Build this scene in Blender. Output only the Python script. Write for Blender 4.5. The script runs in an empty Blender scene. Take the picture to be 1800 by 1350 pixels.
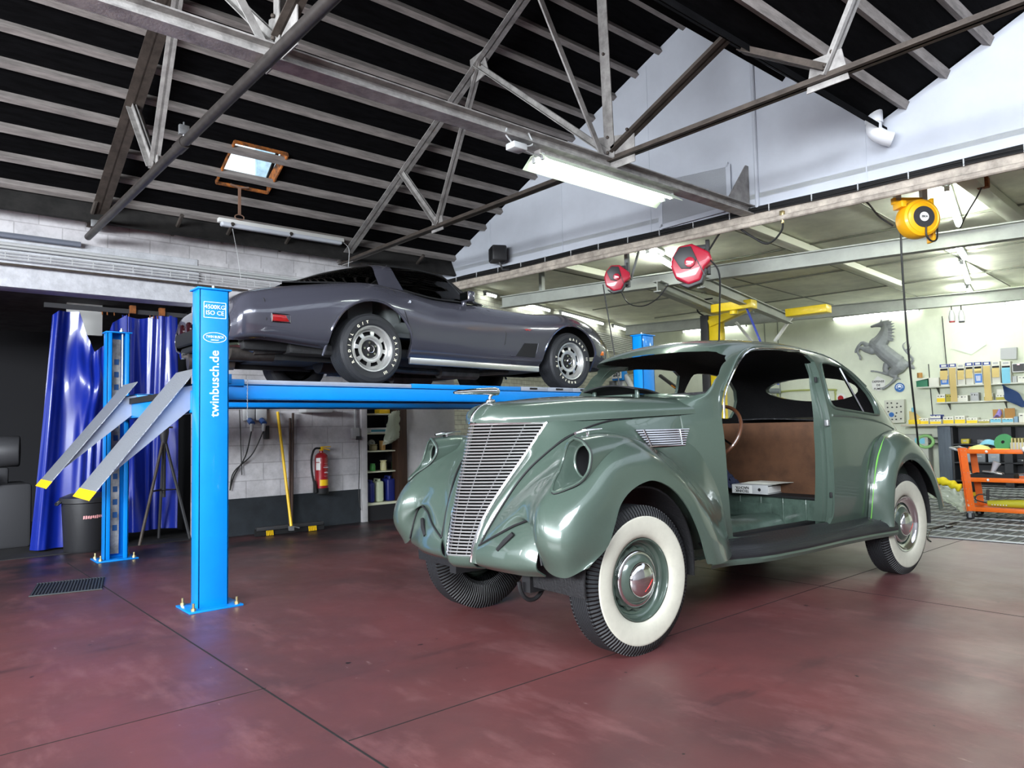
import bpy, math, random
import numpy as np
from mathutils import Vector, Matrix
from math import sin, cos, pi, radians as RAD
random.seed(7)
SC = bpy.context.scene
COL = SC.collection
# ---------------------------------------------------------------- camera
CAM_F, CAM_YAW, CAM_PITCH, CAM_ROLL = 1286.256, RAD(49.0825), RAD(3.4488), RAD(-1.2072)
def _cam_axes():
    cy, sy = cos(CAM_YAW), sin(CAM_YAW)
    f = np.array([cy, sy, 0]); r = np.array([sy, -cy, 0]); u = np.array([0, 0, 1.])
    f2 = cos(CAM_PITCH)*f + sin(CAM_PITCH)*u; u2 = -sin(CAM_PITCH)*f + cos(CAM_PITCH)*u
    return cos(CAM_ROLL)*r + sin(CAM_ROLL)*u2, -sin(CAM_ROLL)*r + cos(CAM_ROLL)*u2, f2
_r, _u, _f = _cam_axes()
cd = bpy.data.cameras.new('camera'); cam = bpy.data.objects.new('camera', cd); COL.objects.link(cam)
cd.sensor_width = 36; cd.sensor_fit = 'HORIZONTAL'; cd.lens = CAM_F/1800*36; cd.clip_end = 200
cam.matrix_world = Matrix(((_r[0], _u[0], -_f[0], 0), (_r[1], _u[1], -_f[1], 0), (_r[2], _u[2], -_f[2], 1.19), (0, 0, 0, 1)))
SC.camera = cam
# ---------------------------------------------------------------- view and light
SC.view_settings.view_transform = 'Standard'; SC.view_settings.look = 'None'
SC.view_settings.gamma = 1; SC.view_settings.use_curve_mapping = False
SC.view_settings.exposure = 0.55
SC.cycles.max_bounces = 7; SC.cycles.caustics_reflective = False; SC.cycles.caustics_refractive = False
SC.cycles.sample_clamp_indirect = 6
wd = bpy.data.worlds.new('sky'); SC.world = wd; wd.use_nodes = True
_b = wd.node_tree.nodes['Background']; _b.inputs[0].default_value = (.80, .90, 1, 1); _b.inputs[1].default_value = 1.6
def area(name, loc, aim, sx, sy, power, col=(1, 1, 1), spread=180):
    l = bpy.data.lights.new(name, 'AREA'); l.shape = 'RECTANGLE'; l.size = sx; l.size_y = sy; l.energy = power; l.color = col
    l.spread = RAD(spread)
    o = bpy.data.objects.new(name, l); COL.objects.link(o); o.location = loc
    d = Vector(aim) - Vector(loc); o.rotation_euler = d.to_track_quat('-Z', 'Y').to_euler(); return o
area('skylight_daylight', (-3, -3.3, 5.8), (1.2, 5.5, 1.8), 9, 2.8, 1350, (.86, .92, 1))
area('front_fill_light', (-5.6, 2, 2.8), (4, 4.5, 1.6), 9, 1.5, 2000, (.90, .95, 1))  # unseen window light behind the camera, added to brighten the gable evenly

# ---------------------------------------------------------------- helpers
def cr1(P, n):
    P = np.asarray(P, float); I = len(P)
    E = np.concatenate([[2*P[0]-P[1]], P, [2*P[-1]-P[-2]]])
    t = np.linspace(0, I-1, n); k = np.minimum(t.astype(int), I-2); f = (t-k).reshape((-1,)+(1,)*(P.ndim-1))
    a, b, c, d = E[k], E[k+1], E[k+2], E[k+3]
    return .5*((2*b)+(-a+c)*f+(2*a-5*b+4*c-d)*f*f+(-a+3*b-3*c+d)*f**3)
def patch(net, n, m):
    N = cr1(net, n); return cr1(N.transpose(1, 0, 2), m).transpose(1, 0, 2)
def curve(pts, n=40): return [tuple(p) for p in cr1(pts, n)]
def V(*a): return Vector(a)
def frame(d, up=(0, 0, 1)):
    d = Vector(d).normalized(); up = Vector(up)
    if abs(d.dot(up.normalized())) > .995: up = Vector((1, 0, 0))
    x = d.cross(up).normalized(); y = x.cross(d).normalized(); return x, y, d
class MB:
    def __init__(s): s.v = []; s.f = []; s.mi = []; s.m = 0
    def add(s, vs, fs):
        o = len(s.v); s.v += [tuple(map(float, v)) for v in vs]; s.f += [tuple(i+o for i in f) for f in fs]; s.mi += [s.m]*len(fs); return s
    def box(s, c, d, rz=0, R=None):
        M = R if R is not None else Matrix.Rotation(rz, 3, 'Z')
        c = Vector(c); P = [c + M @ Vector((sx*d[0]/2, sy*d[1]/2, sz*d[2]/2)) for sz in (-1, 1) for sx, sy in ((-1, -1), (1, -1), (1, 1), (-1, 1))]
        return s.add(P, [(3, 2, 1, 0), (4, 5, 6, 7), (0, 1, 5, 4), (1, 2, 6, 5), (2, 3, 7, 6), (3, 0, 4, 7)])
    def sweep(s, prof, p0, p1, up=(0, 0, 1)):
        x, y, d = frame(Vector(p1)-Vector(p0), up); n = len(prof)
        P = [Vector(p)+x*a+y*b for p in (p0, p1) for a, b in prof]
        return s.add(P, [(i, (i+1) % n, n+(i+1) % n, n+i) for i in range(n)] + [tuple(range(n))[::-1], tuple(range(n, 2*n))])
    def beam(s, p0, p1, w, h, up=(0, 0, 1)): return s.sweep([(-w/2, -h/2), (w/2, -h/2), (w/2, h/2), (-w/2, h/2)], p0, p1, up)
    def ell(s, p0, p1, a, t=.008, up=(0, 0, 1), sx=1, sy=1):
        q = [(0, 0), (a, 0), (a, t), (t, t), (t, a), (0, a)]; q = [(x*sx, y*sy) for x, y in q]
        if sx*sy < 0: q = q[::-1]
        return s.sweep(q, p0, p1, up)
    def ibeam(s, p0, p1, w, h, t=.012, up=(0, 0, 1)):
        a, b = w/2, h/2
        return s.sweep([(-a, -b), (a, -b), (a, -b+t), (t/2, -b+t), (t/2, b-t), (a, b-t), (a, b), (-a, b), (-a, b-t), (-t/2, b-t), (-t/2, -b+t), (-a, -b+t)], p0, p1, up)
    def tube(s, pts, r, n=8, closed=False, cap=True):
        pts = [Vector(p) for p in pts]; N = len(pts); rr = r if hasattr(r, '__len__') else [r]*N
        P = []; x = None
        for i, p in enumerate(pts):
            if closed: t = (pts[(i+1) % N]-pts[i-1])
            else: t = pts[min(i+1, N-1)]-pts[max(i-1, 0)]
            t.normalize()
            if x is None: x = frame(t)[0]
            x = (x - t*x.dot(t))
            x = x.normalized() if x.length > 1e-6 else frame(t)[0]
            y = t.cross(x)
            P += [p+(x*cos(2*pi*k/n)+y*sin(2*pi*k/n))*rr[i] for k in range(n)]
        F = []
        for i in range(N if closed else N-1):
            j = (i+1) % N
            F += [(i*n+k, i*n+(k+1) % n, j*n+(k+1) % n, j*n+k) for k in range(n)]
        if cap and not closed: F += [tuple(range(n))[::-1], tuple((N-1)*n+k for k in range(n))]
        return s.add(P, F)
    def cyl(s, p0, p1, r, n=16, r1=None): return s.tube([p0, p1], [r, r if r1 is None else r1], n)
    def lathe(s, prof, c=(0, 0, 0), ax=(0, 0, 1), n=32, a0=0, a1=2*pi):
        x, y, d = frame(ax); c = Vector(c); full = abs(a1-a0-2*pi) < 1e-6; m = n if full else n+1
        P = []
        for k in range(m):
            a = a0+(a1-a0)*k/n; e = x*cos(a)+y*sin(a)
            P += [c+d*h+e*r for r, h in prof]
        L = len(prof); F = []
        for k in range(n):
            j = (k+1) % m
            F += [(k*L+i, j*L+i, j*L+i+1, k*L+i+1) for i in range(L-1)]
        return s.add(P, F)
    def grid(s, G, cj=False, flip=False):
        G = np.asarray(G); n, m = G.shape[:2]; F = []
        for i in range(n-1):
            for j in range(m if cj else m-1):
                k = (j+1) % m; q = (i*m+j, i*m+k, (i+1)*m+k, (i+1)*m+j); F.append(q[::-1] if flip else q)
        return s.add(G.reshape(-1, 3), F)
    def prism(s, poly, o, ux, uy, depth):
        o, ux, uy = Vector(o), Vector(ux), Vector(uy); w = ux.cross(uy).normalized(); n = len(poly)
        a = sum(poly[i][0]*poly[(i+1) % n][1]-poly[(i+1) % n][0]*poly[i][1] for i in range(n))
        if (a < 0) != (depth < 0): poly = poly[::-1]
        P = [o+ux*a+uy*b+w*k for k in (0, depth) for a, b in poly]
        return s.add(P, [tuple(range(n))[::-1], tuple(range(n, 2*n))] + [(i, (i+1) % n, n+(i+1) % n, n+i) for i in range(n)])
    def ball(s, c, r, n=16, sq=(1, 1, 1)):
        m = n//2; P = []
        for i in range(m+1):
            t = pi*i/m
            P += [(c[0]+r*sq[0]*sin(t)*cos(2*pi*k/n), c[1]+r*sq[1]*sin(t)*sin(2*pi*k/n), c[2]+r*sq[2]*cos(t)) for k in range(n)]
        return s.add(P, [(i*n+k, (i+1)*n+k, (i+1)*n+(k+1) % n, i*n+(k+1) % n) for i in range(m) for k in range(n)])
    def xf(s, M, start=0):
        for i in range(start, len(s.v)): s.v[i] = tuple(M @ Vector(s.v[i]))
        return s
    def build(s, name, mat, parent=None, smooth=35, bevel=0, seg=2, solid=0, soff=-1, sub=0, cut=None, weld=False, sm_off=0):
        me = bpy.data.meshes.new(name); me.from_pydata(s.v, [], s.f)
        for mm in (mat if isinstance(mat, (list, tuple)) else [mat]): me.materials.append(mm)
        me.polygons.foreach_set('material_index', s.mi)
        me.update()
        o = bpy.data.objects.new(name, me); COL.objects.link(o)
        if parent is not None: o.parent = parent
        if weld: o.modifiers.new('w', 'WELD').merge_threshold = 1e-4
        if sub: q = o.modifiers.new('u', 'SUBSURF'); q.levels = q.render_levels = sub
        if solid:
            q = o.modifiers.new('s', 'SOLIDIFY'); q.thickness = solid; q.offset = soff; q.use_rim = True
            q.material_offset = sm_off; q.material_offset_rim = 0
        if bevel:
            q = o.modifiers.new('b', 'BEVEL'); q.width = bevel; q.segments = seg; q.limit_method = 'ANGLE'; q.angle_limit = RAD(40)
        cs = []
        for c in (cut or []):
            k = c if not isinstance(c, MB) else c.build('cutter', None, parent, smooth=0)
            cs.append(k)
            q = o.modifiers.new('d', 'BOOLEAN'); q.object = k; q.operation = 'DIFFERENCE'; q.solver = 'EXACT'; q.use_self = True
        if o.modifiers: bake(o)
        for k in cs:
            if not k.get('keep'): bpy.data.objects.remove(k)
        me = o.data
        if smooth:
            me.polygons.foreach_set('use_smooth', [True]*len(me.polygons)); me.set_sharp_from_angle(angle=RAD(smooth))
        return o
def bake(o):
    dg = bpy.context.evaluated_depsgraph_get(); dg.update()
    me = bpy.data.meshes.new_from_object(o.evaluated_get(dg)); me.name = o.name
    o.modifiers.clear(); o.data = me
def empty(name, loc=(0, 0, 0), rz=0):
    o = bpy.data.objects.new(name, None); COL.objects.link(o); o.location = loc; o.rotation_euler = (0, 0, rz); o.empty_display_size = .1; return o
def tag(o, label, cat, group=None):
    o['label'] = label; o['category'] = cat
    if group: o['group'] = group
    return o
def thing(name, label, cat, loc=(0, 0, 0), rz=0, group=None): return tag(empty(name, loc, rz), label, cat, group)
def struct(o): o['kind'] = 'structure'; return o
def dup(root, loc=None, rz=None, label=None, group=None):
    r = root.copy(); COL.objects.link(r)
    if loc is not None: r.location = loc
    if rz is not None: r.rotation_euler = (0, 0, rz)
    if label: r['label'] = label
    if group: r['group'] = group
    def rec(a, b):
        for ch in list(a.children):
            c = ch.copy(); COL.objects.link(c); c.parent = b; rec(ch, c)
    rec(root, r); return r
def text(name, body, size, o, ux, uy, mat, parent=None, depth=.002, bold=0, align='CENTER', sx=1):
    """flat raised lettering: baseline direction ux, up direction uy, centred on o"""
    c = bpy.data.curves.new(name, 'FONT'); c.body = body; c.size = size; c.extrude = depth; c.align_x = align; c.align_y = 'CENTER'; c.offset = bold
    c.resolution_u = 3
    t = bpy.data.objects.new(name, c); COL.objects.link(t)
    dg = bpy.context.evaluated_depsgraph_get(); me = bpy.data.meshes.new_from_object(t.evaluated_get(dg)); bpy.data.objects.remove(t)
    ux, uy = Vector(ux).normalized(), Vector(uy).normalized(); w = ux.cross(uy); o = Vector(o)
    M = Matrix(((ux[0], uy[0], w[0], o[0]), (ux[1], uy[1], w[1], o[1]), (ux[2], uy[2], w[2], o[2]), (0, 0, 0, 1)))
    me.transform(Matrix.Diagonal((sx, 1, 1, 1))); me.transform(M); me.materials.clear(); me.materials.append(mat); me.name = name
    ob = bpy.data.objects.new(name, me); COL.objects.link(ob)
    if parent is not None: ob.parent = parent
    return ob
# ---------------------------------------------------------------- materials
def S(r, g, b):
    f = lambda c: (c/255/12.92 if c/255 <= .04045 else ((c/255+.055)/1.055)**2.4)
    return (f(r), f(g), f(b), 1)
def mat(name, col, rough=.5, metal=0, coat=0, var=0, scale=6, bump=0, bscale=40, emit=0, alpha=1, trans=0, ior=1.45, col2=None, stretch=None, detail=5, spec=.5, coords='Object'):
    m = bpy.data.materials.new(name); m.use_nodes = True; N = m.node_tree.nodes; Lk = m.node_tree.links; p = N['Principled BSDF']
    p.inputs['Base Color'].default_value = col; p.inputs['Roughness'].default_value = rough; p.inputs['Metallic'].default_value = metal
    p.inputs['Coat Weight'].default_value = coat; p.inputs['Coat Roughness'].default_value = .04
    p.inputs['Specular IOR Level'].default_value = spec
    p.inputs['Alpha'].default_value = alpha; p.inputs['Transmission Weight'].default_value = trans; p.inputs['IOR'].default_value = ior
    if emit: p.inputs['Emission Color'].default_value = col; p.inputs['Emission Strength'].default_value = emit
    if var or bump or col2:
        tc = N.new('ShaderNodeTexCoord'); mp = N.new('ShaderNodeMapping'); Lk.new(tc.outputs[coords], mp.inputs[0])
        if stretch: mp.inputs['Scale'].default_value = stretch
    if var or col2:
        nz = N.new('ShaderNodeTexNoise'); nz.inputs['Scale'].default_value = scale; nz.inputs['Detail'].default_value = detail; nz.inputs['Roughness'].default_value = .65
        Lk.new(mp.outputs[0], nz.inputs[0])
        mx = N.new('ShaderNodeMix'); mx.data_type = 'RGBA'
        c2 = col2 if col2 else tuple(min(1, c*(1-var)) for c in col[:3])+(1,); c1 = col if col2 else tuple(min(1, c*(1+var*.5)) for c in col[:3])+(1,)
        mx.inputs[6].default_value = c1; mx.inputs[7].default_value = c2
        rp = N.new('ShaderNodeValToRGB'); rp.color_ramp.elements[0].position = .36; rp.color_ramp.elements[1].position = .66
        Lk.new(nz.outputs[0], rp.inputs[0]); Lk.new(rp.outputs[0], mx.inputs[0]); Lk.new(mx.outputs[2], p.inputs['Base Color'])
        m['mix'] = 1
    if bump:
        n2 = N.new('ShaderNodeTexNoise'); n2.inputs['Scale'].default_value = bscale; n2.inputs['Detail'].default_value = 4; Lk.new(mp.outputs[0], n2.inputs[0])
        bp = N.new('ShaderNodeBump'); bp.inputs['Strength'].default_value = bump; bp.inputs['Distance'].default_value = .01; Lk.new(n2.outputs[0], bp.inputs['Height']); Lk.new(bp.outputs[0], p.inputs['Normal'])
    return m
def tube_mat(name, col, k):
    m = bpy.data.materials.new(name); m.use_nodes = True; N = m.node_tree.nodes; p = N['Principled BSDF']
    p.inputs['Base Color'].default_value = (.9, .9, .9, 1); p.inputs['Emission Color'].default_value = col; p.inputs['Emission Strength'].default_value = k; return m
BLACK = mat('black_matt', (.006, .006, .007, 1), .7); RUBBER = mat('rubber_black', (.014, .014, .015, 1), .62, bump=.15, bscale=120)
CHROME = mat('chrome', (.82, .82, .83, 1), .08, 1); STEEL = mat('steel_galvanised', (.38, .39, .40, 1), .42, .8, var=.25, scale=25)
ALU = mat('aluminium', (.62, .62, .62, 1), .3, .9); WHITE = mat('white_plain', S(225, 226, 222), .5); DARKGREY = mat('dark_grey_plastic', (.03, .03, .032, 1), .5)
LGREY = mat('light_grey_plastic', S(178, 180, 180), .5); CABLE = mat('cable_black', (.01, .01, .01, 1), .5); BRASS = mat('zinc_yellow', (.45, .36, .18, 1), .35, .9)
RED = mat('red_paint', S(160, 24, 30), .35, coat=.4); YELLOW = mat('yellow_paint', S(235, 190, 25), .4, coat=.2)
# ================================================================ the hall
def ray(x, y): return np.array(_r)*(x-900)/CAM_F - np.array(_u)*(y-675)/CAM_F + np.array(_f)
CAMP = np.array([0, 0, 1.19])
def on(x, y, n, d):
    """where the sight line through image point (x, y) meets the plane n.p = d"""
    r = ray(x, y); n = np.array(n, float); return Vector(CAMP+r*((d-n@CAMP)/(n@r)))
def onZ(x, y, z=0): return on(x, y, (0, 0, 1), z)
def onY(x, y, Y): return on(x, y, (0, 1, 0), Y)
def onX(x, y, X): return on(x, y, (1, 0, 0), X)
GN = np.array([.9954, .0953, 0]); GD = GN @ np.array([6.22, 8.66, 0]); GT = Vector((-.0953, .9954, 0)); GNv = Vector(GN)
def gx(Y, d=GD): return (d-.0953*Y)/.9954
WY = 8.66
def floor_mat():
    m = mat('floor_red_coating', (.1, .05, .05, 1), .3); N = m.node_tree.nodes; L = m.node_tree.links; p = N['Principled BSDF']
    tc = N.new('ShaderNodeTexCoord')
    def nz(sc, det, st=(1, 1, 1), rough=.6):
        mp = N.new('ShaderNodeMapping'); L.new(tc.outputs['Object'], mp.inputs[0]); mp.inputs['Scale'].default_value = st
        n = N.new('ShaderNodeTexNoise'); n.inputs['Scale'].default_value = sc; n.inputs['Detail'].default_value = det; n.inputs['Roughness'].default_value = rough; L.new(mp.outputs[0], n.inputs[0]); return n.outputs[0]
    def ramp(s, a, b):
        r = N.new('ShaderNodeValToRGB'); r.color_ramp.elements[0].position = a; r.color_ramp.elements[1].position = b; L.new(s, r.inputs[0]); return r.outputs[0]
    def mix(f, a, b):
        x = N.new('ShaderNodeMix'); x.data_type = 'RGBA'
        if hasattr(f, 'links') or not isinstance(f, float): L.new(f, x.inputs[0])
        else: x.inputs[0].default_value = f
        for q, i in ((a, 6), (b, 7)):
            if isinstance(q, tuple): x.inputs[i].default_value = q
            else: L.new(q, x.inputs[i])
        return x.outputs[2]
    c = mix(ramp(nz(.9, 6), .35, .68), S(98, 55, 55), S(76, 49, 50))
    c = mix(ramp(nz(3.2, 8, (1, .35, 1), .75), .52, .72), c, S(112, 74, 74))
    c = mix(ramp(nz(1.3, 7, (.35, 1.3, 1), .7), .60, .74), c, S(54, 38, 40))
    c = mix(ramp(nz(26, 3, (1, .3, 1)), .70, .78), c, S(132, 104, 102))
    c = mix(ramp(nz(11, 2), .735, .75), c, S(30, 22, 22))
    # oil darkened strip along the block wall and painted grey reflection of the bright back workshop
    sp = N.new('ShaderNodeSeparateXYZ'); L.new(tc.outputs['Object'], sp.inputs[0])
    def rng(s, a, b):
        r = N.new('ShaderNodeMapRange'); r.interpolation_type = 'SMOOTHSTEP'; r.inputs[1].default_value = a; r.inputs[2].default_value = b; L.new(s, r.inputs[0]); return r.outputs[0]
    def mul(a, b):
        q = N.new('ShaderNodeMath'); q.operation = 'MULTIPLY'; L.new(a, q.inputs[0])
        if isinstance(b, float): q.inputs[1].default_value = b
        else: L.new(b, q.inputs[1])
        return q.outputs[0]
    c = mix(mul(rng(sp.outputs[1], 5.6, 8.2), ramp(nz(1.6, 6), .30, .55)), c, S(34, 27, 29))
    c = mix(mul(rng(sp.outputs[0], 5.4, 7.6), .80), c, S(150, 138, 138))
    L.new(c, p.inputs['Base Color'])
    r = N.new('ShaderNodeMapRange'); r.inputs[3].default_value = .24; r.inputs[4].default_value = .60; L.new(nz(2.2, 6), r.inputs[0]); L.new(r.outputs[0], p.inputs['Roughness'])
    b = N.new('ShaderNodeBump'); b.inputs['Strength'].default_value = .10; b.inputs['Distance'].default_value = .01; L.new(nz(7, 6), b.inputs['Height']); L.new(b.outputs[0], p.inputs['Normal'])
    p.inputs['Specular IOR Level'].default_value = .45
    return m
FLOOR = floor_mat()
struct(MB().box((4, 3, -.10), (28, 26, .2)).build('floor', FLOOR))
JOINT = mat('joint_black', (.008, .006, .006, 1), .8)
b = MB(); b.box((1.389, 2.6, .0006), (.009, 11, .0012)); b.box((-1.4, 3.42, .0006), (5.6, .005, .0012)); b.box((5.4, 2.62, .0006), (8, .006, .0012)); b.box((5.2, 3, .0006), (.006, 9, .0012))
struct(b.build('trim_floor_joint', JOINT))
# block wall
def block_mat(name, c1, c2, mortar, bw=.42, bh=.21, off=(0, 0)):
    m = mat(name, c1, .8); N = m.node_tree.nodes; L = m.node_tree.links; p = N['Principled BSDF']
    tc = N.new('ShaderNodeTexCoord'); sp = N.new('ShaderNodeSeparateXYZ'); L.new(tc.outputs['Object'], sp.inputs[0])
    ad = N.new('ShaderNodeMath'); ad.operation = 'ADD'; L.new(sp.outputs[0], ad.inputs[0]); L.new(sp.outputs[1], ad.inputs[1])
    cb = N.new('ShaderNodeCombineXYZ'); L.new(ad.outputs[0], cb.inputs[0]); L.new(sp.outputs[2], cb.inputs[1])
    br = N.new('ShaderNodeTexBrick'); L.new(cb.outputs[0], br.inputs[0]); br.inputs['Scale'].default_value = 1; br.inputs['Brick Width'].default_value = bw; br.inputs['Row Height'].default_value = bh
    br.inputs['Mortar Size'].default_value = .006; br.inputs['Color1'].default_value = c1; br.inputs['Color2'].default_value = c2; br.inputs['Mortar'].default_value = mortar
    nz = N.new('ShaderNodeTexNoise'); nz.inputs['Scale'].default_value = 4; nz.inputs['Detail'].default_value = 8; nz.inputs['Roughness'].default_value = .7; L.new(tc.outputs['Object'], nz.inputs[0])
    rp = N.new('ShaderNodeValToRGB'); rp.color_ramp.elements[0].position = .40; rp.color_ramp.elements[1].position = .75; L.new(nz.outputs[0], rp.inputs[0])
    mx = N.new('ShaderNodeMix'); mx.data_type = 'RGBA'; mx.blend_type = 'MULTIPLY'; mx.inputs[0].default_value = .8; L.new(br.outputs[0], mx.inputs[6]); 
    inv = N.new('ShaderNodeMapRange'); inv.inputs[3].default_value = 1; inv.inputs[4].default_value = .45; L.new(rp.outputs[0], inv.inputs[0]); L.new(inv.outputs[0], mx.inputs[7]); L.new(mx.outputs[2], p.inputs['Base Color'])
    bp = N.new('ShaderNodeBump'); bp.inputs['Strength'].default_value = .5; bp.inputs['Distance'].default_value = .01
    iv = N.new('ShaderNodeMath'); iv.operation = 'SUBTRACT'; iv.inputs[0].default_value = 1; L.new(br.outputs['Fac'], iv.inputs[1]); L.new(iv.outputs[0], bp.inputs['Height']); L.new(bp.outputs[0], p.inputs['Normal'])
    return m
BLOCK = block_mat('white_block_wall', S(206, 204, 206), S(197, 195, 198), S(176, 174, 176))
CONCRETE = mat('painted_concrete', S(205, 207, 212), .8, var=.18, scale=9, bump=.25, bscale=50)
PLINTH = mat('plinth_dark_paint', S(40, 45, 50), .6, var=.25, scale=8)
b = MB(); b.box((3.80, WY+.12, 1.6), (2.09, .24, 3.2)); o = struct(b.build('wall_left', BLOCK))
struct(MB().box((3.80, WY-.003, .216), (2.09, .01, .432)).build('baseboard_left', PLINTH))
# lintel and upper wall
b = MB(); b.box((-2.15, WY+.14, 2.95), (9.8, .28, .52)); struct(b.build('wall_left_lintel', CONCRETE, bevel=.01))
b = MB(); b.box((-.4, WY+.20, 3.38), (13.3, .36, .36)); b.box((5.55, WY+.14, 2.90), (1.40, .28, .6)); struct(b.build('wall_left_upper', BLOCK))
b = MB(); b.box((-2.15, WY-.02, 3.00), (9.8, .05, .10)); struct(b.build('trim_1', CONCRETE, bevel=.01))
# dark annex behind the opening
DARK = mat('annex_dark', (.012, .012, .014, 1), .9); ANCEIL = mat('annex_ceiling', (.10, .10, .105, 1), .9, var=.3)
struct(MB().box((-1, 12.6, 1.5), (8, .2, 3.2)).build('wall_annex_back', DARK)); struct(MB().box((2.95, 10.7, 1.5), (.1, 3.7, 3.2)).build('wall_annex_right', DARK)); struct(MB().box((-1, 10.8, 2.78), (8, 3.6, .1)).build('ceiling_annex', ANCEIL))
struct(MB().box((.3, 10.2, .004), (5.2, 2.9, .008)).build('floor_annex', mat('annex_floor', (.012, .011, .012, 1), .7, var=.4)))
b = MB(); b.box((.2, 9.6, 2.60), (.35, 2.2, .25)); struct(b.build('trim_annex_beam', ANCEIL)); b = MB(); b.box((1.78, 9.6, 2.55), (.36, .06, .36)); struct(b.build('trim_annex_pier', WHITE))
# right of the block wall: post, recess, frame, door panel
PAINTW = mat('white_door_paint', S(190, 188, 188), .6, var=.12, scale=5); WOODD = mat('dark_brown_wood', S(58, 38, 26), .6, var=.4, scale=4, stretch=(6, 6, .6))
struct(MB().box((4.865, WY+.10, 1.3), (.085, .30, 2.6)).build('trim_2', PAINTW, bevel=.006))
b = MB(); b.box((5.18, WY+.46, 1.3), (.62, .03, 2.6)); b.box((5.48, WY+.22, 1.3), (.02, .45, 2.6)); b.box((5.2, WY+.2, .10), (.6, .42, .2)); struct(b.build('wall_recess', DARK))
struct(MB().box((5.47, WY+.06, 1.3), (.15, .16, 2.6)).build('door_1', WOODD, bevel=.005))
b = MB(); b.box((5.98, WY+.10, 1.3), (.86, .12, 2.6)); o = struct(b.build('door_2', PAINTW, bevel=.005))
h = MB(); h.tube([(6.22, WY+.03, 1.02), (6.22, WY-.03, 1.02), (6.12, WY-.03, 1.02)], .010, 8); h.box((6.22, WY+.037, 1.0), (.05, .01, .22)); h.build('door_handle', DARKGREY, o)
# gable
GAB = mat('gable_white_paint', S(192, 197, 206), .75, var=.05, scale=3)
def zA(Y): return 3.56+.504*(8.66-Y)
RIDGE, VAL = 4.58, 2.72; ZR = zA(RIDGE); ZV = 3.86
def zS(Y): return ZV+(ZR-ZV)*(Y-VAL)/(RIDGE-VAL)
def zB(Y): return ZV+.02+.507*(VAL-Y)
yB = -1.35; ZRB = zB(yB)
poly = [(9.0, 3.33), (9.0, zA(9.0)), (RIDGE, ZR), (VAL, ZV), (yB, ZRB), (yB-1.9, ZRB-1.75), (-4.6, 4.3), (-4.6, 3.33)]
b = MB(); n = len(poly)
P = [Vector((gx(Y)+k*.995, Y+k*.095, z)) for k in (0, .14) for Y, z in poly]
b.add(P, [tuple(range(n)), tuple(range(n, 2*n))[::-1]]+[((i+1) % n, i, n+i, n+(i+1) % n) for i in range(n)])
struct(b.build('wall_gable', GAB, smooth=0))
b = MB()
def gpt(Y, z, off=0): return Vector((gx(Y), Y, z))-GNv*off
b.cyl(gpt(3.85, 3.36, .012), gpt(3.85, 5.0, .012), .022, 8)
for Y, z in ((5.11, 5.3), (6.4, 4.75), (7.68, 4.1), (2.81, 3.86)): b.beam(gpt(Y, 3.35, .002), gpt(Y, z, .002), .012, .006, GNv)
struct(b.build('trim_gable_cover_strip', GAB))
o = MB(); q = [gpt(4.96, 3.39, .012), gpt(4.14, 3.42, .012), gpt(4.14, 3.88, .012), gpt(4.96, 3.93, .012)]
o.add([p-GNv*k for k in (0, .02) for p in q], [(4, 5, 6, 7), (0, 1, 5, 4), (1, 2, 6, 5), (2, 3, 7, 6), (3, 0, 4, 7)]); PERF = mat('perforated_panel', S(172, 176, 182), .6, bump=.8, bscale=260)
pn = struct(o.build('vent_panel_gable', PERF)); b = MB()
for i in range(4): b.beam(q[i]-GNv*.02, q[(i+1) % 4]-GNv*.02, .05, .012, GNv)
b.build('panel_frame', GAB, pn)
# roof boards (hatch opening left in the gentle slope)
ROOF = mat('black_roof_boards', (.0035, .0035, .004, 1), .95, var=.5, scale=14, stretch=(.3, 2, 1), bump=.4, bscale=20, spec=.08)
X0, X1 = -6, 7.6
def slab(name, x0, x1, y0, z0, y1, z1, mt=ROOF, t=.05):
    e = lambda y: gx(y)+.06 if x1 == X1 else x1
    return struct(MB().add([(x, y, z+k) for k in (0, t) for x, y, z in ((x0, y0, z0), (e(y0), y0, z0), (e(y1), y1, z1), (x0, y1, z1))], [(0, 1, 2, 3), (7, 6, 5, 4), (0, 4, 5, 1), (1, 5, 6, 2), (2, 6, 7, 3), (3, 7, 4, 0)]).build(name, mt, smooth=0))
HX0, HX1, HY0, HY1 = 2.70, 3.27, 7.38, 7.93
slab('ceiling_slope_hatch', X0, HX0, 9.0, zA(9), RIDGE, ZR); slab('ceiling_slope_hatch', HX1, X1, 9.0, zA(9), RIDGE, ZR); slab('ceiling_slope_hatch', HX0, HX1, 9.0, zA(9), HY1, zA(HY1)); slab('ceiling_slope_hatch', HX0, HX1, HY0, zA(HY0), RIDGE, ZR)
slab('ceiling_slope_steep', X0, X1, RIDGE, ZR, VAL-.1, zS(VAL-.1)); slab('ceiling_slope_right', X0, X1, VAL+.02, zB(VAL+.02), yB, ZRB)
slab('ceiling_slope_far_right', X0, X1, -3.25, ZRB-1.75, -5.2, ZRB-.75)
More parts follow.
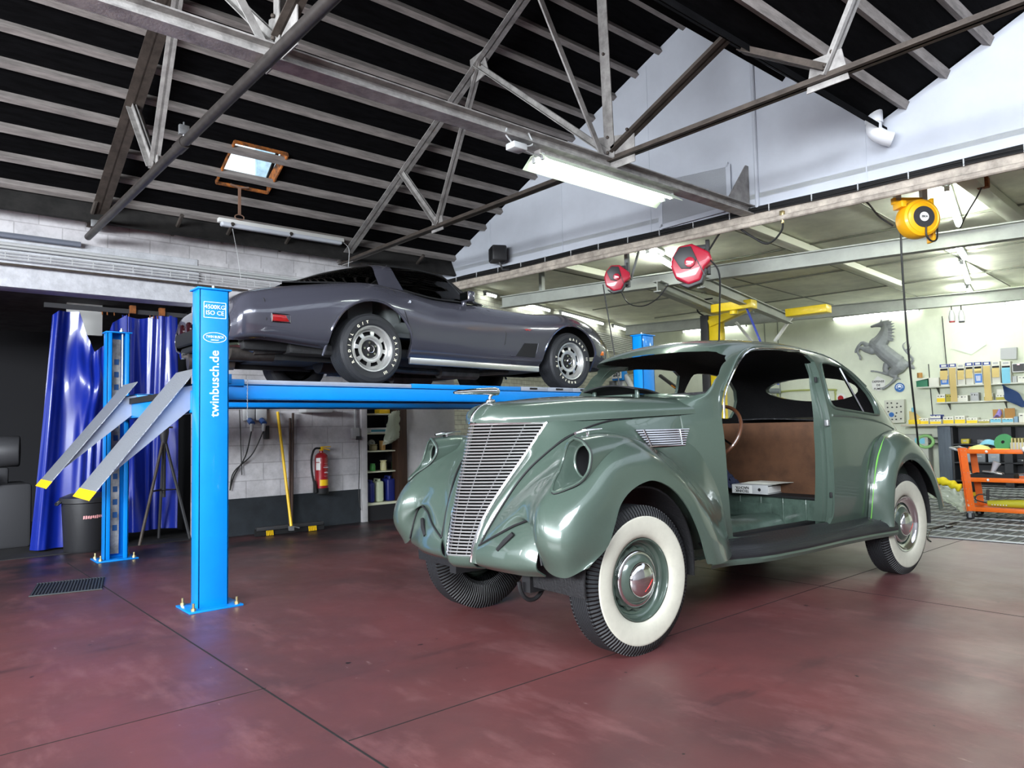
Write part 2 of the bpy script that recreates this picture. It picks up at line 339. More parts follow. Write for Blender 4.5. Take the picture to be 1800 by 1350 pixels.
# skylight glazing bars in the steep slope behind the photographer
b = MB(); y0, z0, y1, z1 = yB, ZRB, yB-1.9, ZRB-1.75
for x in np.arange(X0, X1, .62): b.beam((x, y0, z0), (x, y1, z1), .045, .06)
for t in (0, .33, .66, 1): b.beam((X0, y0+(y1-y0)*t, z0+(z1-z0)*t), (X1, y0+(y1-y0)*t, z0+(z1-z0)*t), .05, .05)
struct(b.build('window_skylight', DARKGREY))
FAR = mat('hall_far_wall', S(165, 165, 168), .8)
struct(MB().box((1, -4.6, 2.2), (14.5, .2, 4.6)).build('wall_right', FAR)); 
b = MB(); b.box((-6.0, 2.4, 1.0), (.2, 14, 2.0)); b.box((-6.0, 2.4, 4.7), (.2, 14, 2.6))
for y in (-4, -.5, 2.5, 5.5, 9): b.box((-6, y, 2.7), (.2, .9, 1.5))
struct(b.build('wall_front', FAR))
# purlins
PUR = mat('weathered_purlin', S(140, 134, 130), .8, var=.35, scale=6, stretch=(.6, 4, 4), bump=.3, bscale=40); PURD = mat('steep_purlin', S(66, 60, 55), .8, var=.4, scale=8)
for k in range(14):
    Y = 4.61+.3165*k; z = zA(Y)-.035
    struct(MB().beam((X0, Y, z), (gx(Y)+.0, Y, z), .062, .07, (0, .45, .9)).build('purlin', PUR))
for k in range(11):
    Y = 2.47-.325*k; z = zB(Y)-.035; struct(MB().beam((X0, Y, z), (gx(Y), Y, z), .062, .07, (0, -.45, .9)).build('purlin', PUR))
for Y in (3.55, 4.2): struct(MB().beam((X0, Y, zS(Y)-.04), (gx(Y), Y, zS(Y)-.04), .05, .06, (0, .7, .7)).build('purlin', ROOF))
b = MB(); b.beam((X0, 8.45, zA(8.45)-.14), (gx(8.5), 8.45, zA(8.45)-.14), .03, .30, (0, .45, .9)); struct(b.build('trim_eave_board', mat('eave_board', (.02, .019, .018, 1), .8, var=.5, scale=5)))
for x in (.55, 1.62, 2.45, 3.0, 3.7, 5.6): struct(MB().tube(curve([(x, 8.6, 3.44), (x, 8.45, 3.48), (x, 8.25, 3.58)], 8), .022, 6).build('trim_eave_bracket', PURD))
# rope of torn felt at the gable edge
# ---------------------------------------------------------------- trusses
STL = mat('old_steel_grey', S(158, 155, 152), .55, .25, var=.35, scale=9, bump=.15, bscale=60); STD = mat('old_steel_brown', S(74, 66, 60), .6, .2, var=.35, scale=9, bump=.15, bscale=60)
def truss(X, where, dark):
    t = thing('roof_truss', 'riveted steel truss '+where, 'truss', (X, 8.55, 3.37), 0, 'steel trusses under the black roof')
    def add(name, b, m):
        o = b.build(name, m, t, smooth=0); o.matrix_parent_inverse = Matrix.Translation((-X, -8.55, -3.37)); return o
    zr = lambda Y: zA(Y)-.19
    M1 = STD if dark else STL
    b = MB()
    for s in (-1, 1): b.ell((X+.008*s, 8.62, zr(8.62)), (X+.008*s, RIDGE, zr(RIDGE)), .085 if dark else .07, .008, sx=s)
    add('rafter', b, M1)
    b = MB()
    for s in (-1, 1): b.ell((X+.008*s, 8.62, 3.37), (X+.008*s, -1.2, 3.37), .05, .008, sx=s)
    add('tie_chord', b, STD)
    def web(p, q, m=STL, a=.05):
        b = MB()
        for s in (-1, 1): b.ell((X+.010*s, *p), (X+.010*s, *q), a, .007, sx=s)
        add('web_member', b, m)
    web((3.94, 3.40), (4.0, zr(RIDGE)+.1), a=.06); web((3.97, 3.44), (5.68, zr(5.68))); web((6.43, 3.40), (5.62, zr(5.62))); web((6.42, 3.41), (7.10, zr(7.10)))
    web((3.90, 3.44), (2.45, 4.1), STD, .06); web((2.1, 3.40), (1.6, 4.35)); web((2.1, 3.42), (2.7, 3.8), STD)
    for pl, c_ in (([(-.17, -.05), (.26, -.05), (.26, .18), (-.12, .26)], (3.94, 3.36)), ([(-.16, -.12), (.12, -.16), (.14, .12), (-.08, .14)], (5.66, zr(5.66))), ([(-.10, -.06), (.12, -.06), (.10, .10), (-.08, .10)], (6.42, 3.40)), ([(-.2, -.16), (.10, -.16), (.10, .05)], (8.5, 3.52)), ([(-.14, -.05), (.14, -.05), (.10, .16), (-.10, .16)], (2.1, 3.38))):
        add('gusset_plate', MB().prism([(-a, b_) for a, b_ in pl] if c_[0] == 3.94 else pl, (X+.004, *c_), (0, 1, 0), (0, 0, 1), .008), STL)
    for Y, z in ((3.94, 3.45), (3.94, 3.58), (3.96, 4.3), (3.80, 3.52), (3.73, 3.58), (4.05, 3.47), (5.6, zr(5.6)-.05), (5.7, zr(5.7)-.02), (2.1, 3.46), (2.05, 3.53)): add('rivet', MB().ball((X-.022, Y, z), .014, 8), STD)
    for k in range(9): add('rivet', MB().ball((X-.04, 8.3-.42*k, zr(8.3-.42*k)+.03), .011, 8), STD)
    return t
truss(1.68, 'with a dark pipe clamped along its tie, left of the roof hatch', True); truss(4.54, 'meeting the long beam at the lit fluorescent light', False)
t = thing('longitudinal_beam', 'long steel channel beam running under the roof to the white gable wall', 'beam', (1, 3.94, 3.35))
b = MB(); b.ibeam((X0, 3.94, 3.345), (gx(3.94)-.004, 3.94, 3.345), .13, .09, .010); o = b.build('beam_section', STL, t, smooth=0); o.matrix_parent_inverse = Matrix.Translation((-1, -3.94, -3.35))
b = MB(); b.prism([(0, -.02), (-.42, -.02), (-.05, .42), (0, .42)], (gx(3.94)-.01, 3.94, 3.39), (1, 0, 0), (0, 0, 1), .010); o = b.build('gusset', STL, t, smooth=0); o.matrix_parent_inverse = Matrix.Translation((-1, -3.94, -3.35))
for X in (1.68, 4.54):
    b = MB(); s = 1
    b.ell((X-.06, 3.94, 3.42), (X-.75, 3.94, 4.55), .05, .007, (0, 1, 0)); o = b.build('brace', STL, t, smooth=0); o.matrix_parent_inverse = Matrix.Translation((-1, -3.94, -3.35))
# dark pipe along the first tie
PIPE = mat('dark_pipe', S(60, 56, 54), .45, .4, var=.3, scale=12)
t = thing('drain_pipe', 'dark steel pipe clamped along the tie of the left truss', 'pipe', (1.62, 8.5, 3.27))
def pchild(b, name, m, par, loc, **k):
    o = b.build(name, m, par, **k); o.matrix_parent_inverse = Matrix.Translation([-c for c in loc]); return o
L0 = (1.62, 8.5, 3.27)
b = MB(); b.cyl((1.60, 8.50, 3.26), (1.60, 2.2, 3.27), .036, 14); pchild(b, 'pipe', PIPE, t, L0)
b = MB(); b.cyl((1.60, 5.33, 3.265), (1.60, 5.5, 3.265), .044, 14); pchild(b, 'pipe_coupling', PIPE, t, L0)
b = MB(); b.box((1.60, 5.36, 3.36), (.07, .03, .07)); b.tube([(1.60, 5.36, 3.30), (1.60, 5.36, 3.42)], .008, 6); b.box((1.62, 8.3, 3.36), (.07, .03, .07)); pchild(b, 'pipe_clamp', STEEL, t, L0, bevel=.008)
# roof hatch
t = thing('roof_hatch', 'open roof hatch with a glass pane and rusty frame in the black roof', 'skylight', (2.94, 7.67, zA(7.67)))
L0 = (2.94, 7.67, zA(7.67)); sl = Vector((0, 1, -.504)).normalized(); nn = Vector((0, .504, 1)).normalized()
RUST = mat('rusty_frame', S(120, 70, 30), .8, var=.6, scale=14)
c4 = [Vector((x, y, zA(y)-.02)) for x, y in ((HX0, HY0), (HX1, HY0), (HX1, HY1), (HX0, HY1))]
b = MB()
for i in range(4): b.beam(c4[i]+nn*.05, c4[(i+1) % 4]+nn*.05, .016, .14, nn)
pchild(b, 'hatch_frame', mat('hatch_dark_frame', S(70, 50, 36), .8, var=.5, scale=14, col2=S(190, 110, 40)), t, L0)
GLASSM = bpy.data.materials.new('pane_glass'); GLASSM.use_nodes = True
_n = GLASSM.node_tree.nodes; _l = GLASSM.node_tree.links; _n.remove(_n['Principled BSDF']); _tr = _n.new('ShaderNodeBsdfTransparent'); _tr.inputs[0].default_value = (.90, .95, .95, 1); _gl = _n.new('ShaderNodeBsdfGlossy'); _gl.inputs[1].default_value = .02
_fr = _n.new('ShaderNodeFresnel'); _mx = _n.new('ShaderNodeMixShader'); _l.new(_fr.outputs[0], _mx.inputs[0]); _l.new(_tr.outputs[0], _mx.inputs[1]); _l.new(_gl.outputs[0], _mx.inputs[2]); _l.new(_mx.outputs[0], _n['Material Output'].inputs[0])
b = MB(); o1 = [c+nn*.13 for c in c4]; b.add([o1[0]+nn*.12, o1[1]+nn*.12, o1[2], o1[3]], [(0, 1, 2, 3)]); pchild(b, 'hatch_pane', GLASSM, t, L0, solid=.005)
b = MB()
for i in range(4):
    qs = [o1[0]+nn*.12, o1[1]+nn*.12, o1[2], o1[3]]; b.beam(qs[i], qs[(i+1) % 4], .03, .025, nn)
pchild(b, 'hatch_sash', BLACK, t, L0)
b = MB(); p = Vector((2.94, HY1-.04, zA(HY1)-.04)); b.tube([p+Vector((-.1, 0, .02)), p, p+Vector((.1, 0, .02))], .010, 6); b.box(p+Vector((0, 0, -.15)), (.03, .012, .3)); b.tube([p+Vector((.05*cos(a), 0, -.33+.028*sin(a))) for a in np.linspace(0, 2*pi, 17)[:-1]], .006, 6, closed=True)
pchild(b, 'hatch_handle', mat('copper_lever', S(150, 118, 100), .5, .4), t, L0)
# neighbouring house seen through the hatch
BRK = block_mat('orange_brick', S(205, 120, 90), S(190, 105, 80), S(215, 200, 190), .24, .08)
hs = struct(MB().box((7.0, 13.2, 6.5), (3.4, .3, 7)).build('exterior_house_wall', BRK)); wf = MB().box((5.9, 13.02, 7.2), (1.5, .06, 2.6)).build('exterior_house_window', mat('pale_window_blocks', S(200, 220, 235), .2, var=.3, scale=6), hs)
# pipe elbow at the valley
PVC = mat('pvc_white', S(222, 224, 228), .35)
t = thing('drain_elbow', 'white plastic drain elbow hanging from the roof valley by the gable', 'pipe', tuple(gpt(2.69, 3.85, .12))); L0 = tuple(t.location)
b = MB(); c = gpt(2.69, 0, .13); pp = curve([(c.x, c.y, 4.02), (c.x, c.y, 3.86), (c.x-.01, c.y-.005, 3.76), (c.x+.03, c.y-.06, 3.70), (c.x+.07, c.y-.12, 3.67)], 18); b.tube(pp, .066, 16); pchild(b, 'elbow', PVC, t, L0)
b = MB(); b.cyl((c.x, c.y, 3.83), (c.x, c.y, 3.99), .074, 16); pchild(b, 'socket', PVC, t, L0); b = MB(); b.cyl((c.x, c.y, 3.99), (c.x, c.y, 4.10), .055, 14); pchild(b, 'spigot', DARKGREY, t, L0)
# ================================================================ back workshop
ND = 15.15                                  # back wall plane along the gable normal
def onB(x, y, d=ND): return on(x, y, GN, d)
CREAM = mat('cream_wall_paint', S(220, 226, 206), .7, var=.08, scale=2.5); BCEIL = mat('workshop_ceiling_panels', S(226, 228, 210), .7, var=.22, scale=1.6, detail=7)
def bpt(Y, z, d=ND, off=0): return Vector((gx(Y, d), Y, z))-GNv*off
b = MB(); a0, a1 = bpt(12.2, 0), bpt(-4, 0); b.add([a0, a1, a1+Vector((0, 0, 3.6)), a0+Vector((0, 0, 3.6))], [(0, 1, 2, 3)]); struct(b.build('wall_back', CREAM, solid=.1, soff=-1))
BRICKW = block_mat('white_brick_wall', S(214, 214, 200), S(200, 200, 188), S(170, 168, 158), .21, .07)
LA, LB = Vector((6.1, 8.84, 0)), Vector((14.5, 11.47, 0))
b = MB(); b.add([LA, LB, LB+Vector((0, 0, 3.6)), LA+Vector((0, 0, 3.6))], [(3, 2, 1, 0)]); struct(b.build('wall_back_left', BRICKW, solid=.1, soff=1))
b = MB(); Z_C = 3.46; b.add([(gx(9.6), 9.6, Z_C), (gx(-4), -4, Z_C), (gx(-4, ND), -4, Z_C), (gx(12, ND), 12, Z_C)], [(0, 1, 2, 3)]); struct(b.build('ceiling_workshop', BCEIL, solid=.05, soff=1))
b = MB(); b.add([(gx(-4), -4, 0), (gx(-4, ND), -4, 0), (gx(-4, ND), -4, 3.6), (gx(-4), -4, 3.6)], [(0, 1, 2, 3)]); struct(b.build('wall_back_right', CREAM, solid=.1, soff=-1))
# ceiling seams and ribs
CB = mat('ceiling_rib', S(206, 208, 190), .6)
b = MB()
for d in (9.3, 11.3, 13.2): b.beam(bpt(9.6, 3.445, d), bpt(-3, 3.445, d), .02, .02)
for Y in (-1, .4, 1.8, 3.2, 4.6, 6.0, 7.4): b.beam(bpt(Y, 3.45, 7.2), bpt(Y+.6, 3.45, 15), .012, .012)
struct(b.build('trim_ceiling_seam', mat('seam_dark', S(120, 122, 110), .8)))
for Y, d0, d1 in ((4.35, 7.2, 12.9), (2.2, 7.2, 15.0), (7.0, 7.3, 12.5)):
    struct(MB().beam(bpt(Y, 3.40, d0), bpt(Y+.45, 3.40, d1), .16, .09).build('trim_ceiling_duct', CB, bevel=.008))
# soffit beam and cables under the gable
SOF = mat('rusty_white_soffit', S(170, 160, 148), .7, var=.4, scale=8)
b = MB(); b.beam(gpt(8.8, 3.27, -.05), gpt(-4.4, 3.27, -.05), .12, .10); b.cyl(gpt(8.6, 3.20, .03), gpt(-4.4, 3.20, .03), .028, 10); struct(b.build('trim_gable_soffit', SOF))
t = thing('cable_bundle', 'bundle of black cables clipped along the bottom of the white gable', 'cable', tuple(gpt(8.5, 3.35, .02)))
b = MB()
for i, (dz, off) in enumerate(((0, .03), (.018, .03), (-.018, .035), (.03, .02))): b.tube([gpt(Y, 3.325+dz+.006*sin(3*Y+i), off) for Y in np.linspace(8.55, -4.4, 40)], .011, 6)
pchild(b, 'cables', CABLE, t, tuple(t.location))
for Y in np.arange(-3, 8.5, .42): pchild(MB().box(gpt(Y, 3.33, .04), (.01, .01, .07)), 'cable_clip', LGREY, t, tuple(t.location))
# grating floor
def grate_mat():
    m = mat('steel_grating', S(168, 172, 170), .5, .2); N = m.node_tree.nodes; L = m.node_tree.links; p = N['Principled BSDF']
    return m
GRT = grate_mat(); PIT = mat('pit_dark', (.075, .082, .083, 1), .7, var=.2, scale=2)
struct(MB().add([bpt(6.4, .003, 8.30), bpt(-3.6, .003, 8.30), bpt(-3.6, .003, 14.8), bpt(6.4, .003, 14.8)], [(3, 2, 1, 0)]).build('floor_grating_bed', PIT))
b = MB()
for k in range(15): d = 8.32+.45*k; b.beam(bpt(6.4, .012, d), bpt(-3.6, .012, d), (.012 if k % 3 else .026), .012)
for Y in np.arange(-3.6, 6.4, .105): b.beam(bpt(Y, .010, 8.3), bpt(Y, .010, 14.7), .007, .010)
g = b.build('floor_grating', GRT, smooth=0); struct(g)
# ================================================================ four-post lift
BLUE = mat('lift_blue_paint', (.0, .20, .62, 1), .38, coat=.2, var=.05, scale=6, bump=.03, bscale=90); BLUED = mat('lift_blue_inner', (.01, .075, .22, 1), .5)
LETTER = mat('white_lettering', S(228, 236, 244), .5); PLATE = mat('zinc_tread_plate', S(150, 154, 160), .4, .55, bump=.8, bscale=95); PLATES = mat('zinc_plate_smooth', S(158, 166, 182), .45, .4, var=.06, scale=8)
lift = thing('four_post_lift', 'bright blue four-post car lift carrying the grey sports car', 'car lift', (4.2, 6.6, 0)); LL = (4.2, 6.6, 0)
def LP(b, name, m, par=None, **k): return pchild(b, name, m, par or lift, LL if par is None else (0, 0, 0), **k)
PO = [(1.77, 5.295, -1), (1.77, 8.0, 1), (6.58, 5.295, -1), (6.58, 8.02, 1)]
for px, py, s in PO:
    b = MB(); h = 2.205; w, d, t = .205, .145, .012      # C-section, open towards the lift inside
    ins = -s
    b.box((px, py+s*(d/2-t/2), h/2), (w, t, h)); b.box((px-w/2+t/2, py, h/2), (t, d, h)); b.box((px+w/2-t/2, py, h/2), (t, d, h))
    for q in (-1, 1): b.box((px+q*(w/2-.022), py-s*(d/2-t/2), h/2), (.044, t, h))
    po = LP(b, 'post', BLUE, bevel=.003)
    def pc(b, name, m, **k): o = b.build(name, m, po, **k); o.matrix_parent_inverse = Matrix.Translation([-c for c in LL]) @ Matrix.Identity(4); o.matrix_parent_inverse = po.matrix_basis.inverted(); return o
    pc(MB().box((px, py, h+.006), (.235, .175, .012)), 'post_cap', BLUE, bevel=.002)
    pc(MB().box((px, py-s*-.0, .006), (.36, .30, .012)), 'base_plate', BLUE, bevel=.002)
    for bx in (-.145, .145):
        for by in (-.115, .115):
            b = MB(); b.cyl((px+bx, py+by, .012), (px+bx, py+by, .062), .009, 8); b.cyl((px+bx, py+by, .012), (px+bx, py+by, .030), .018, 6); pc(b, 'anchor_bolt', BRASS)
    b = MB(); b.cyl((px+.03, py-s*.04, h+.012), (px+.03, py-s*.04, h+.05), .010, 8); b.cyl((px+.03, py-s*.04, h+.012), (px+.03, py-s*.04, h+.03), .018, 6); pc(b, 'cap_bolt', STEEL)
    b = MB(); b.box((px, py+s*.02, 1.1), (.075, .012, 2.1)); pc(b, 'latch_ladder', mat('greasy_steel', S(165, 164, 160), .5, .3, var=.8, scale=4))
    b = MB()
    for k in range(14): b.box((px, py+s*.012, .30+.125*k), (.04, .006, .055))
    pc(b, 'ladder_slots', BLUED)
    b = MB(); b.cyl((px+.045, py-s*.02, 1.35), (px+.045, py-s*.02, 2.2), .010, 8); pc(b, 'hoist_rod', STEEL)
    if (px, s) == (1.77, -1):
        yf = py-.0725-.0015
        text('post_lettering', 'twinbusch.de', .088, (px+.004, yf, 1.545), (0, 0, 1), (-1, 0, 0), LETTER, po, .001, .0008).matrix_parent_inverse = po.matrix_basis.inverted()
        text('load_lettering', '4500KG\nISO CE', .042, (px+.004, yf, 2.062), (1, 0, 0), (0, 0, 1), LETTER, po, .001, .0001).matrix_parent_inverse = po.matrix_basis.inverted()
        text('logo_lettering', 'TWIN BUSCH', .027, (px+.004, yf, 1.872), (1, 0, 0), (0, 0, 1), LETTER, po, .001, .0, sx=.74).matrix_parent_inverse = po.matrix_basis.inverted()
        text('logo_lettering', 'GERMANY', .012, (px+.004, yf, 1.850), (1, 0, 0), (0, 0, 1), LETTER, po, .001, .0002).matrix_parent_inverse = po.matrix_basis.inverted()
        b = MB(); b.tube([(px+.004+.078*cos(a), yf, 1.868+.035*sin(a)) for a in np.linspace(0, 2*pi, 41)[:-1]], .0022, 4, closed=True); pc(b, 'logo_oval', LETTER)
        b = MB()
        for p, q in (((-.075, .055), (.075, .055)), ((.075, .055), (.075, -.055)), ((.075, -.055), (-.075, -.055)), ((-.075, -.055), (-.075, .055))): b.beam((px+.004+p[0], yf, 2.062+p[1]), (px+.004+q[0], yf, 2.062+q[1]), .004, .002, (0, -1, 0))
        pc(b, 'load_frame', LETTER)
    po['keep'] = 1
    if 'keep' in po: del po['keep']
for nm, y0, y1 in (('runway', 5.5, 6.0), ('runway', 7.12, 7.62)):
    b = MB(); ym = (y0+y1)/2
    b.box((4.15, y0+.006, 1.507), (4.82, .012, .115)); b.box((4.15, y1-.006, 1.507), (4.82, .012, .115)); b.box((4.15, ym, 1.559), (4.82, y1-y0, .012))
    for yy in (y0, y1): b.box((4.15, yy+(.03 if yy == y0 else -.03), 1.452), (4.82, .06, .010))
    for x in np.arange(1.9, 6.5, .45): b.box((x, ym, 1.50), (.01, y1-y0-.02, .09))
    r = LP(b, nm, BLUE, bevel=.002)
    b = MB(); b.box((2.83, ym, 1.583), (1.52, y1-y0-.02, .034)); LP(b, 'slide_plate', PLATES, bevel=.003)
    b = MB(); b.box((4.24, ym, 1.585), (1.29, y1-y0-.01, .038)); LP(b, 'turntable_filler', BLUE, bevel=.002)
    for x in (5.08, 5.45, 5.82): 
        f = LP(MB().box((x, ym, 1.583), (.365, y1-y0-.01, .046)), 'filler_box', PLATES, bevel=.002); b = MB(); b.box((x-.02, y0+.004, 1.588), (.10, .012, .018)); LP(b, 'filler_slot', BLACK)
    LP(MB().box((6.35, ym, 1.585), (.5, y1-y0, .045)), 'front_stop', BLUE, bevel=.002)
    # approach ramp
    hx, hz, tx, tz = 1.735, 1.672, 1.05, .775; b = MB(); d = Vector((tx-hx, 0, tz-hz)); L = d.length; d.normalize(); up = Vector((-d.z, 0, d.x)); up = up if up.z > 0 else -up
    k0, k1 = Vector((hx, y0-.03, hz)), Vector((hx, y1-.03, hz))
    rk = [k0, k1, k1+d*(L-.07), k0+d*(L-.07)]; b.add([p+up*k for k in (-.006, 0) for p in rk], [(0, 1, 2, 3), (7, 6, 5, 4), (0, 4, 5, 1), (1, 5, 6, 2), (2, 6, 7, 3), (3, 7, 4, 0)])
    rp = LP(b, 'approach_ramp', PLATE)
    b = MB(); tk = [k0+d*(L-.07), k1+d*(L-.07), k1+d*L, k0+d*L]; b.add([p+up*k for k in (-.007, .001) for p in tk], [(0, 1, 2, 3), (7, 6, 5, 4), (0, 4, 5, 1), (1, 5, 6, 2), (2, 6, 7, 3), (3, 7, 4, 0)]); LP(b, 'ramp_tip', YELLOW)
    for y in (y0+.03, y1-.09):
        b = MB(); b.prism([(.18, 0), (L-.16, 0), (L-.22, -.02), (.05, -.20), (.02, -.14)], (hx, y, hz), tuple(d), tuple(up), .006); LP(b, 'ramp_side_web', PLATES)
for x in (1.77, 6.58):
    b = MB(); b.box((x, 6.65, 1.43), (.13, 2.50, .16)); LP(b, 'cross_beam', BLUE, bevel=.003)
    b = MB(); b.box((x-.075, 6.65, 1.50), (.02, 2.2, .05)); LP(b, 'cable_guard', BLACK)
b = MB(); b.box((2.02, 5.49, 1.575), (.12, .03, .05)); b.box((1.95, 5.47, 1.60), (.05, .05, .07)); LP(b, 'runway_bracket', BLUE, bevel=.004)
# number tag hung by a hook on the near front post
# ================================================================ sports car
GREY = mat('sports_car_paint', (.066, .066, .086, 1), .2, .3, coat=1.0, var=.03, scale=120)
GLASST = bpy.data.materials.new('tinted_car_glass'); GLASST.use_nodes = True
_n = GLASST.node_tree.nodes; _l = GLASST.node_tree.links; _n.remove(_n['Principled BSDF']); _tr = _n.new('ShaderNodeBsdfTransparent'); _tr.inputs[0].default_value = (.80, .93, .90, 1); _gl = _n.new('ShaderNodeBsdfGlossy'); _gl.inputs[1].default_value = .03
_fr = _n.new('ShaderNodeFresnel'); _fr.inputs[0].default_value = 1.6; _mx = _n.new('ShaderNodeMixShader'); _l.new(_fr.outputs[0], _mx.inputs[0]); _l.new(_tr.outputs[0], _mx.inputs[1]); _l.new(_gl.outputs[0], _mx.inputs[2]); _l.new(_mx.outputs[0], _n['Material Output'].inputs[0])
vet = thing('sports_car', 'low dark grey sports car with white lettered tyres raised on the blue lift', 'car', (3.30, 6.55, 1.604))
ST = [-1.20, -1.13, -.93, -.45, 0, .38, .75, 1.25, 1.55, 2.05, 2.5, 2.9, 3.2, 3.44]
SEC = [[(.60, .35), (.68, .37), (.72, .44), (.71, .51), (.66, .55), (.35, .57), (0, .57)], [(.70, .34), (.79, .38), (.825, .53), (.79, .64), (.70, .70), (.36, .71), (0, .71)],
 [(.76, .345), (.85, .39), (.875, .55), (.84, .67), (.74, .775), (.40, .79), (0, .80)], [(.78, .30), (.88, .37), (.908, .60), (.88, .75), (.76, .86), (.42, .875), (0, .88)],
 [(.78, .28), (.87, .41), (.908, .64), (.88, .81), (.75, .925), (.45, .91), (0, .91)], [(.78, .26), (.86, .37), (.885, .585), (.86, .765), (.75, .895), (.5, .89), (0, .89)],
 [(.77, .255), (.845, .37), (.865, .575), (.83, .735), (.72, .85), (.5, .845), (0, .845)], [(.77, .245), (.84, .36), (.86, .57), (.83, .725), (.72, .84), (.5, .855), (0, .88)],
 [(.77, .24), (.845, .34), (.868, .565), (.84, .715), (.72, .825), (.5, .845), (0, .88)], [(.77, .235), (.865, .34), (.893, .58), (.865, .725), (.74, .815), (.5, .815), (0, .875)],
 [(.77, .25), (.87, .39), (.903, .60), (.875, .75), (.74, .85), (.48, .785), (0, .825)], [(.75, .27), (.85, .37), (.878, .54), (.85, .68), (.73, .77), (.46, .715), (0, .735)],
 [(.68, .26), (.76, .33), (.78, .44), (.76, .54), (.67, .61), (.42, .595), (0, .615)], [(.55, .27), (.60, .31), (.61, .37), (.60, .42), (.52, .45), (.3, .46), (0, .46)]]
vn = [[(x, a, z) for a, z in s] for x, s in zip(ST, SEC)]
vh = patch(vn, 130, 48)
vs = lambda N, s: sm_(N, s)
def sm_(net, s=1):
    N = np.array(net, float).copy(); N[..., 1] *= s; return N
vfull = np.concatenate([sm_(vh, -1), sm_(vh, 1)[:, ::-1][:, 1:]], 1)
arch = [MB().cyl((x, -1.1, z), (x, -.45, z), r, 40) for x, z, r in ((0, .31, .425), (2.5, .28, .42))]+[MB().cyl((x, .45, z), (x, 1.1, z), r, 40) for x, z, r in ((0, .31, .425), (2.5, .28, .42))]
cock = MB().prism([(.15, .55), (1.42, .55), (1.42, 1.1), (.15, 1.1)], (0, .66, 0), (1, 0, 0), (0, 0, 1), 1.32)
MB().grid(vfull, flip=True).build('body_shell', [GREY, LINER_V if False else BLACK], vet, solid=.012, sm_off=1, cut=arch+[cock], smooth=45)
b = MB(); b.grid(np.concatenate([sm_(vh[:, :4], -1)*np.array([.985, .94, 1])+np.array([.01, 0, 0])][:1], 1)) if False else None
UND = mat('underbody_black', (.012, .012, .013, 1), .6, var=.4, scale=5, bump=.4, bscale=25)
b = MB(); b.box((.35+.9, 0, .30), (3.9, 1.42, .10)); b.box((-.72, 0, .34), (.7, 1.30, .14)); b.box((3.0, 0, .28), (.7, 1.2, .06)); b.build('underbody', UND, vet, bevel=.03)
b = MB()
for s in (-1, 1):
    b.tube(curve([(2.0, s*.35, .22), (1.4, s*.42, .17), (.8, s*.45, .17), (.4, s*.45, .19), (.1, s*.40, .30), (-.5, s*.5, .30), (-.95, s*.55, .27)], 40), .032, 8)
    b.cyl((1.0, s*.45, .17), (1.5, s*.43, .17), .065, 10); b.cyl((-.75, s*.45, .28), (-1.15, s*.5, .27), .085, 12)
b.build('exhaust', mat('exhaust_steel', S(88, 82, 78), .45, .6, var=.5, scale=6), vet)
for s in (-1, 1): MB().tube(curve([(-.95, s*.55, .29), (-1.08, s*.57, .33), (-1.19, s*.58, .32)], 8), .036, 10).build('tailpipe', CHROME, vet)
b = MB(); b.box((-.35, -.5, .24), (.8, .07, .06)); b.box((-.35, .5, .24), (.8, .07, .06)); b.cyl((0, -.7, .27), (0, .7, .27), .05, 8); b.cyl((-.1, 0, .27), (.2, 0, .27), .12, 12); b.build('rear_axle', UND, vet); MB().cyl((2.5, -.7, .315), (2.5, .7, .315), .04, 8).build('front_axle', UND, vet)
b = MB(); b.box((1.1, 0, .47), (1.8, 1.5, .04)); b.box((1.36, 0, .76), (.06, 1.38, .22)); b.box((.0, 0, .70), (.25, 1.3, .3)); b.build('cabin_floor', mat('cabin_grey', S(84, 88, 90), .7), vet)
SEAT = mat('seat_grey_leather', S(128, 134, 134), .5)
for y in (-.36, .36):
    s_ = MB(); s_.box((.62, y, .56), (.5, .46, .14)); s_.box((.36, y, .80), (.16, .44, .55), R=Matrix.Rotation(RAD(-18), 3, 'Y')); s_.build('seat', SEAT, vet, bevel=.05, seg=4)
b = MB(); b.tube([(1.08+.03*cos(t), .36+.18*cos(t), .83+.17*sin(t)) for t in np.linspace(0, 2*pi, 33)[:-1]], .012, 8, closed=True); b.build('steering_wheel', BLACK, vet)
cab = [[(-.72, .60, .875), (-.68, .50, .89), (-.64, .40, .90), (-.62, .2, .905), (-.62, 0, .905)], [(-.22, .69, .91), (-.22, .61, .97), (-.22, .52, 1.035), (-.22, .28, 1.065), (-.22, 0, 1.075)],
 [(.16, .715, .925), (.165, .645, 1.02), (.17, .55, 1.135), (.17, .30, 1.17), (.17, 0, 1.18)], [(.42, .72, .905), (.39, .655, 1.02), (.36, .555, 1.155), (.36, .3, 1.192), (.36, 0, 1.202)],
 [(.75, .72, .865), (.72, .655, 1.0), (.68, .55, 1.16), (.66, .3, 1.20), (.65, 0, 1.21)], [(1.08, .715, .86), (1.03, .65, .98), (.93, .55, 1.14), (.90, .3, 1.185), (.89, 0, 1.195)],
 [(1.26, .705, .86), (1.18, .64, .955), (1.05, .55, 1.10), (1.01, .3, 1.15), (1.0, 0, 1.165)], [(1.50, .66, .86), (1.47, .60, .875), (1.42, .50, .915), (1.44, .3, .93), (1.46, 0, .94)]]
cp = patch(cab, 71, 33)         # 10 rows of faces between stations, 8 columns between rows
